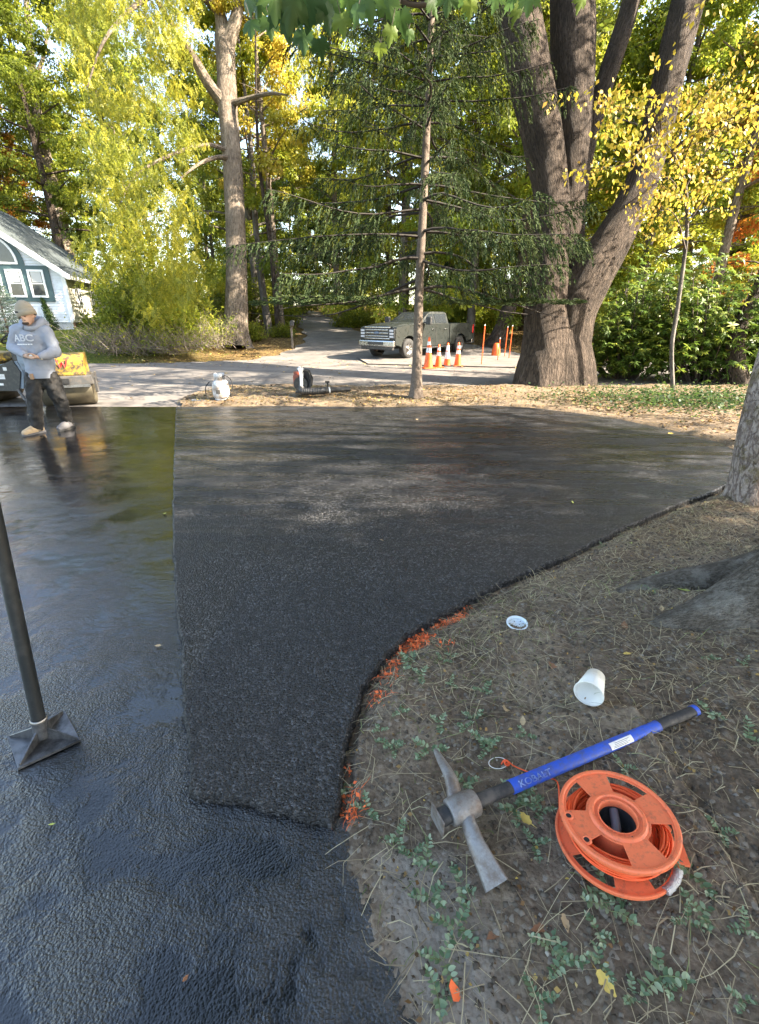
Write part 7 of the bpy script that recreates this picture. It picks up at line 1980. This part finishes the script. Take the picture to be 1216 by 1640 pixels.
for k, (a, b_) in enumerate(((.55, .62), (.75, .80), (.95, 1.0), (1.15, 1.2))): sticker(L0 * (.575 + .004 * k), L0 * (.64 + .01 * (k % 2)), a, b_, PAINT['dgrey'], 'print_line', 1.045, sk_, 2)
# head: eye block and two arms, lying tilted
hd = MB(); hd.smooth = True
hd.tube([(-.050, 0, 0), (-.045, 0, 0), (-.02, 0, 0), (.02, 0, 0), (.045, 0, 0), (.05, 0, 0)], [(.036, .030), (.041, .034), (.043, .037), (.043, .037), (.040, .034), (.036, .030)], 24, flat=(0, 1, 0))
ho_ = hd.build('head_eye', RS, pick)
invp = (Matrix.Translation(pick.location) @ q.to_matrix().to_4x4()).inverted()
def hp_(px, py, z): return invp @ G(px, py, SZ(.35, 1.3) + z)
tipA = hp_(697, 1200, .065); midA = hp_(722, 1246, .095)
tipB = hp_(796, 1419, .020); midB = hp_(763, 1352, .060)
s0 = Vector((-.005, .03, 0)); s1 = Vector((-.005, -.03, 0))
aA = MB(); pa = catmull([tuple(s0 * .3), tuple(s0), tuple(midA), tuple(lerp(midA, tipA, .6)), tuple(tipA)], 24)
aA.tube([tuple(p) for p in pa], [(.028 * (1 - i / 23) ** .7 + .005, .017 * (1 - i / 23) ** .7 + .004) for i in range(24)], 8, flat=(1, 0, 0)); aA.build('pick_point', RS, pick)
pb_ = catmull([tuple(s1 * .3), tuple(s1), tuple(midB), tuple(lerp(midB, tipB, .55)), tuple(tipB)], 24)
aB = MB(); aB.tube([tuple(p) for p in pb_], [(.018 + .020 * (i / 23) ** 1.2, .017 * (1 - i / 23) + .0022) for i in range(24)], 10, flat=(1, 0, .55)); aB.build('mattock_blade', RS, pick)
# plate at the top of the eye and the wedge in it
mb = MB(); mb.tube([(-.085, 0, -.006), (-.05, 0, -.002)], [(.030, .022), (.028, .024)], 20, flat=(0, 1, 0)); mb.build('handle_end', BK, pick)
mb = MB(); mb.box((-.088, 0, -.008), (.006, .075, .060), bev=.002); mb.build('end_plate', RS, pick)

# ---------------- paper cup
CUPW = plain('cup_paper', (.78, .76, .70), .6, var=.04, scale=30, dirt=(.30, .20, .10), dirt_amt=.18)
c1 = GS(943, 1111, .066); c0 = GS(956, 1079, .060); dirv = (c1 - c0); dirv.z = -.004; dirv.normalize()
cup = empty('paper_cup', c1 - dirv * .118, 0, 'white paper cup lying on its side, its stained opening toward the viewer', 'cup')
cq = frame_from((1, 0, 0), dirv).to_quaternion(); cup.rotation_mode = 'QUATERNION'; cup.rotation_quaternion = cq
ro, rb_, hc_ = .0555, .037, .118
mb = MB(); mb.lathe([(rb_ - .001, .006), (rb_ - .001, .0), (rb_, 0), (ro, hc_), (ro - .0012, hc_), (rb_ - .0012, .010), (0, .010)], 48); mb.build('wall', CUPW, cup)
mb = MB(); mb.lathe([(ro + .0024 * math.cos(a), hc_ + .0024 * math.sin(a)) for a in np.linspace(0, 2 * PI, 8, endpoint=False)], 48, closed=True); mb.build('rim', CUPW, cup)
BR = plain('coffee_stain', (.32, .20, .10), .6, var=.3, scale=80)
def inside_patch(a0, a1, z0, z1, mat, nm, off=-.0018, seed=0):
    rg = np.random.default_rng(seed); V = [(0, 0, 0)]; k = 10; am, zm = (a0 + a1) / 2, (z0 + z1) / 2
    def pt(a, z): r_ = rb_ + (ro - rb_) * z / hc_ + off; return (r_ * math.cos(a), r_ * math.sin(a), z)
    V[0] = pt(am, zm)
    for i in range(k):
        t = 2 * PI * i / k; s_ = rg.uniform(.6, 1.1); V.append(pt(am + (a1 - a0) / 2 * math.cos(t) * s_, zm + (z1 - z0) / 2 * math.sin(t) * s_))
    me = bpy.data.meshes.new(nm); me.from_pydata(V, [], [(0, i + 1, (i + 1) % k + 1) for i in range(k)]); me.materials.append(mat); return new_obj(nm, me, cup)
inside_patch(-1.66, -1.5, .050, .072, BR, 'stain', seed=1); inside_patch(-1.85, -1.72, .085, .104, BR, 'stain', seed=2); inside_patch(-1.35, -1.2, .03, .05, BR, 'stain', seed=3)
inside_patch(2.55, 2.95, .045, .075, plain('cup_print', (.42, .22, .16), .6), 'print', .0012, 5)
sm_ = MB(); sm_.tube([((rb_ + (ro - rb_) * z / hc_ + .0006) * math.cos(1.45), (rb_ + (ro - rb_) * z / hc_ + .0006) * math.sin(1.45), z) for z in np.linspace(.002, hc_ - .004, 8)], .0007, 4); sm_.build('seam', CUPW, cup)

# ---------------- lid lying upside down
LIDM = plain('lid_plastic', (.62, .70, .76), .3, var=.05, scale=40, spec=.6)
lp = GS(828, 1001, .006); lid = empty('cup_lid', lp, 0, 'round white plastic cup lid lying upside down on the bank', 'lid'); lid.rotation_euler = (.10, -.06, .4)
mb = MB(); mb.lathe([(.0, .004), (.030, .004), (.033, .006), (.041, .006), (.044, .003), (.0465, .016), (.052, .018), (.0545, .016), (.0545, .012), (.053, .012), (.052, .015), (.048, .014), (.0455, 0), (.0, .0015)], 48); lo_ = mb.build('disc', LIDM, lid)
mb = MB()
for r_, zz in ((.019, .0045), (.025, .005)): mb.lathe([(r_, zz), (r_ + .0015, zz + .0015), (r_ + .003, zz)], 36)
mb.tube([(-.012, .008, .0055), (0, .013, .006), (.012, .008, .0055)], .0012, 5); mb.build('moulded_ring', LIDM, lo_)
mb = MB()
for a, r_ in ((.3, .028), (1.6, .022), (2.9, .030), (4.0, .018), (5.2, .032), (5.6, .012)): mb.box((r_ * math.cos(a), r_ * math.sin(a), .0075), (.006, .003, .002), rz=a)
mb.build('dirt_speck', plain('dark_dirt', (.05, .05, .05), .9), lo_)

# ---------------- hand tamper
c4 = [G(x, y, .012) for x, y in ((13, 1182), (104, 1140), (129, 1187), (29, 1233))]
cen = sum(c4, Vector()) / 4
tam = empty('hand_tamper', (cen.x, cen.y, .010), 0, 'steel hand tamper, square base plate with four gussets and a long black pole', 'tamper')
STL = plain('tamper_steel', (.16, .16, .165), .4, metal=.6, var=.3, scale=16, dirt=(.02, .02, .022), dirt_amt=.5, bump=.3, bdist=.001)
pts4 = [Vector((p.x - cen.x, p.y - cen.y)) for p in c4]
mb = MB(); mb.prism([tuple(p) for p in pts4], .0, .010); o = mb.build('base_plate', STL, tam); b_ = o.modifiers.new('bevel', 'BEVEL'); b_.width = .002; b_.segments = 2
base_top = Vector((0, 0, .085))
# pole leaves the frame at (0, 870): choose the point on that sight line about 1.25 m up
sp = P(62, 1150, 1); 
sock = G(61, 1151, .095); sk = Vector((sock.x - cen.x, sock.y - cen.y, .085)); sk = Vector((0.0, 0.0, .085))
d_ = ray(-8, 830); tt = 1.62
top_w = Vector((d_[0] * tt, d_[1] * tt, CAM_H + d_[2] * tt)) - Vector((cen.x, cen.y, .010))
pd = (top_w - Vector((0, 0, .02))).normalized()
pc_ = Vector((0, 0, .018))
mb = MB(); mb.cyl(pc_, pc_ + pd * .085, .027, .027, 24); mb.build('socket', STL, tam)
mb = MB(); mb.lathe([(.027, 0), (.030, .003), (.030, .010), (.027, .013)], 24, M=Matrix.Translation(pc_ + pd * .074) @ pd.to_track_quat('Z', 'Y').to_matrix().to_4x4()); mb.build('collar', plain('worn_collar', (.30, .28, .26), .4, metal=.8, var=.2, scale=60), tam)
mb = MB(); mb.cyl(pc_ + pd * .06, pc_ + pd * 1.45, .0235, .0235, 24); mb.build('pole', plain('black_pole', (.012, .014, .015), .38, var=.4, scale=40, dirt=(.05, .05, .05), dirt_amt=.3, spec=.6), tam)
mb = MB(); mb.cyl(pc_ + pd * 1.30, pc_ + pd * 1.47, .028, .028, 20); mb.build('grip', PAINT['black'], tam)
for p in pts4:
    pp = Vector((p.x, p.y, 0)); u = pp.normalized(); s_ = Vector((-u.y, u.x, 0)) * .003
    a = Vector((0, 0, .010)) + u * .02; b = Vector((p.x, p.y, .010)) - u * .012; c = Vector((p.x, p.y, .016)) - u * .012; d = pc_ + pd * .045 + u * .02
    mb = MB(); mb.add([a - s_, b - s_, c - s_, d - s_, a + s_, b + s_, c + s_, d + s_], [(0, 1, 2, 3), (4, 7, 6, 5), (0, 4, 5, 1), (1, 5, 6, 2), (2, 6, 7, 3), (3, 7, 4, 0)]); mb.build('gusset', STL, tam)
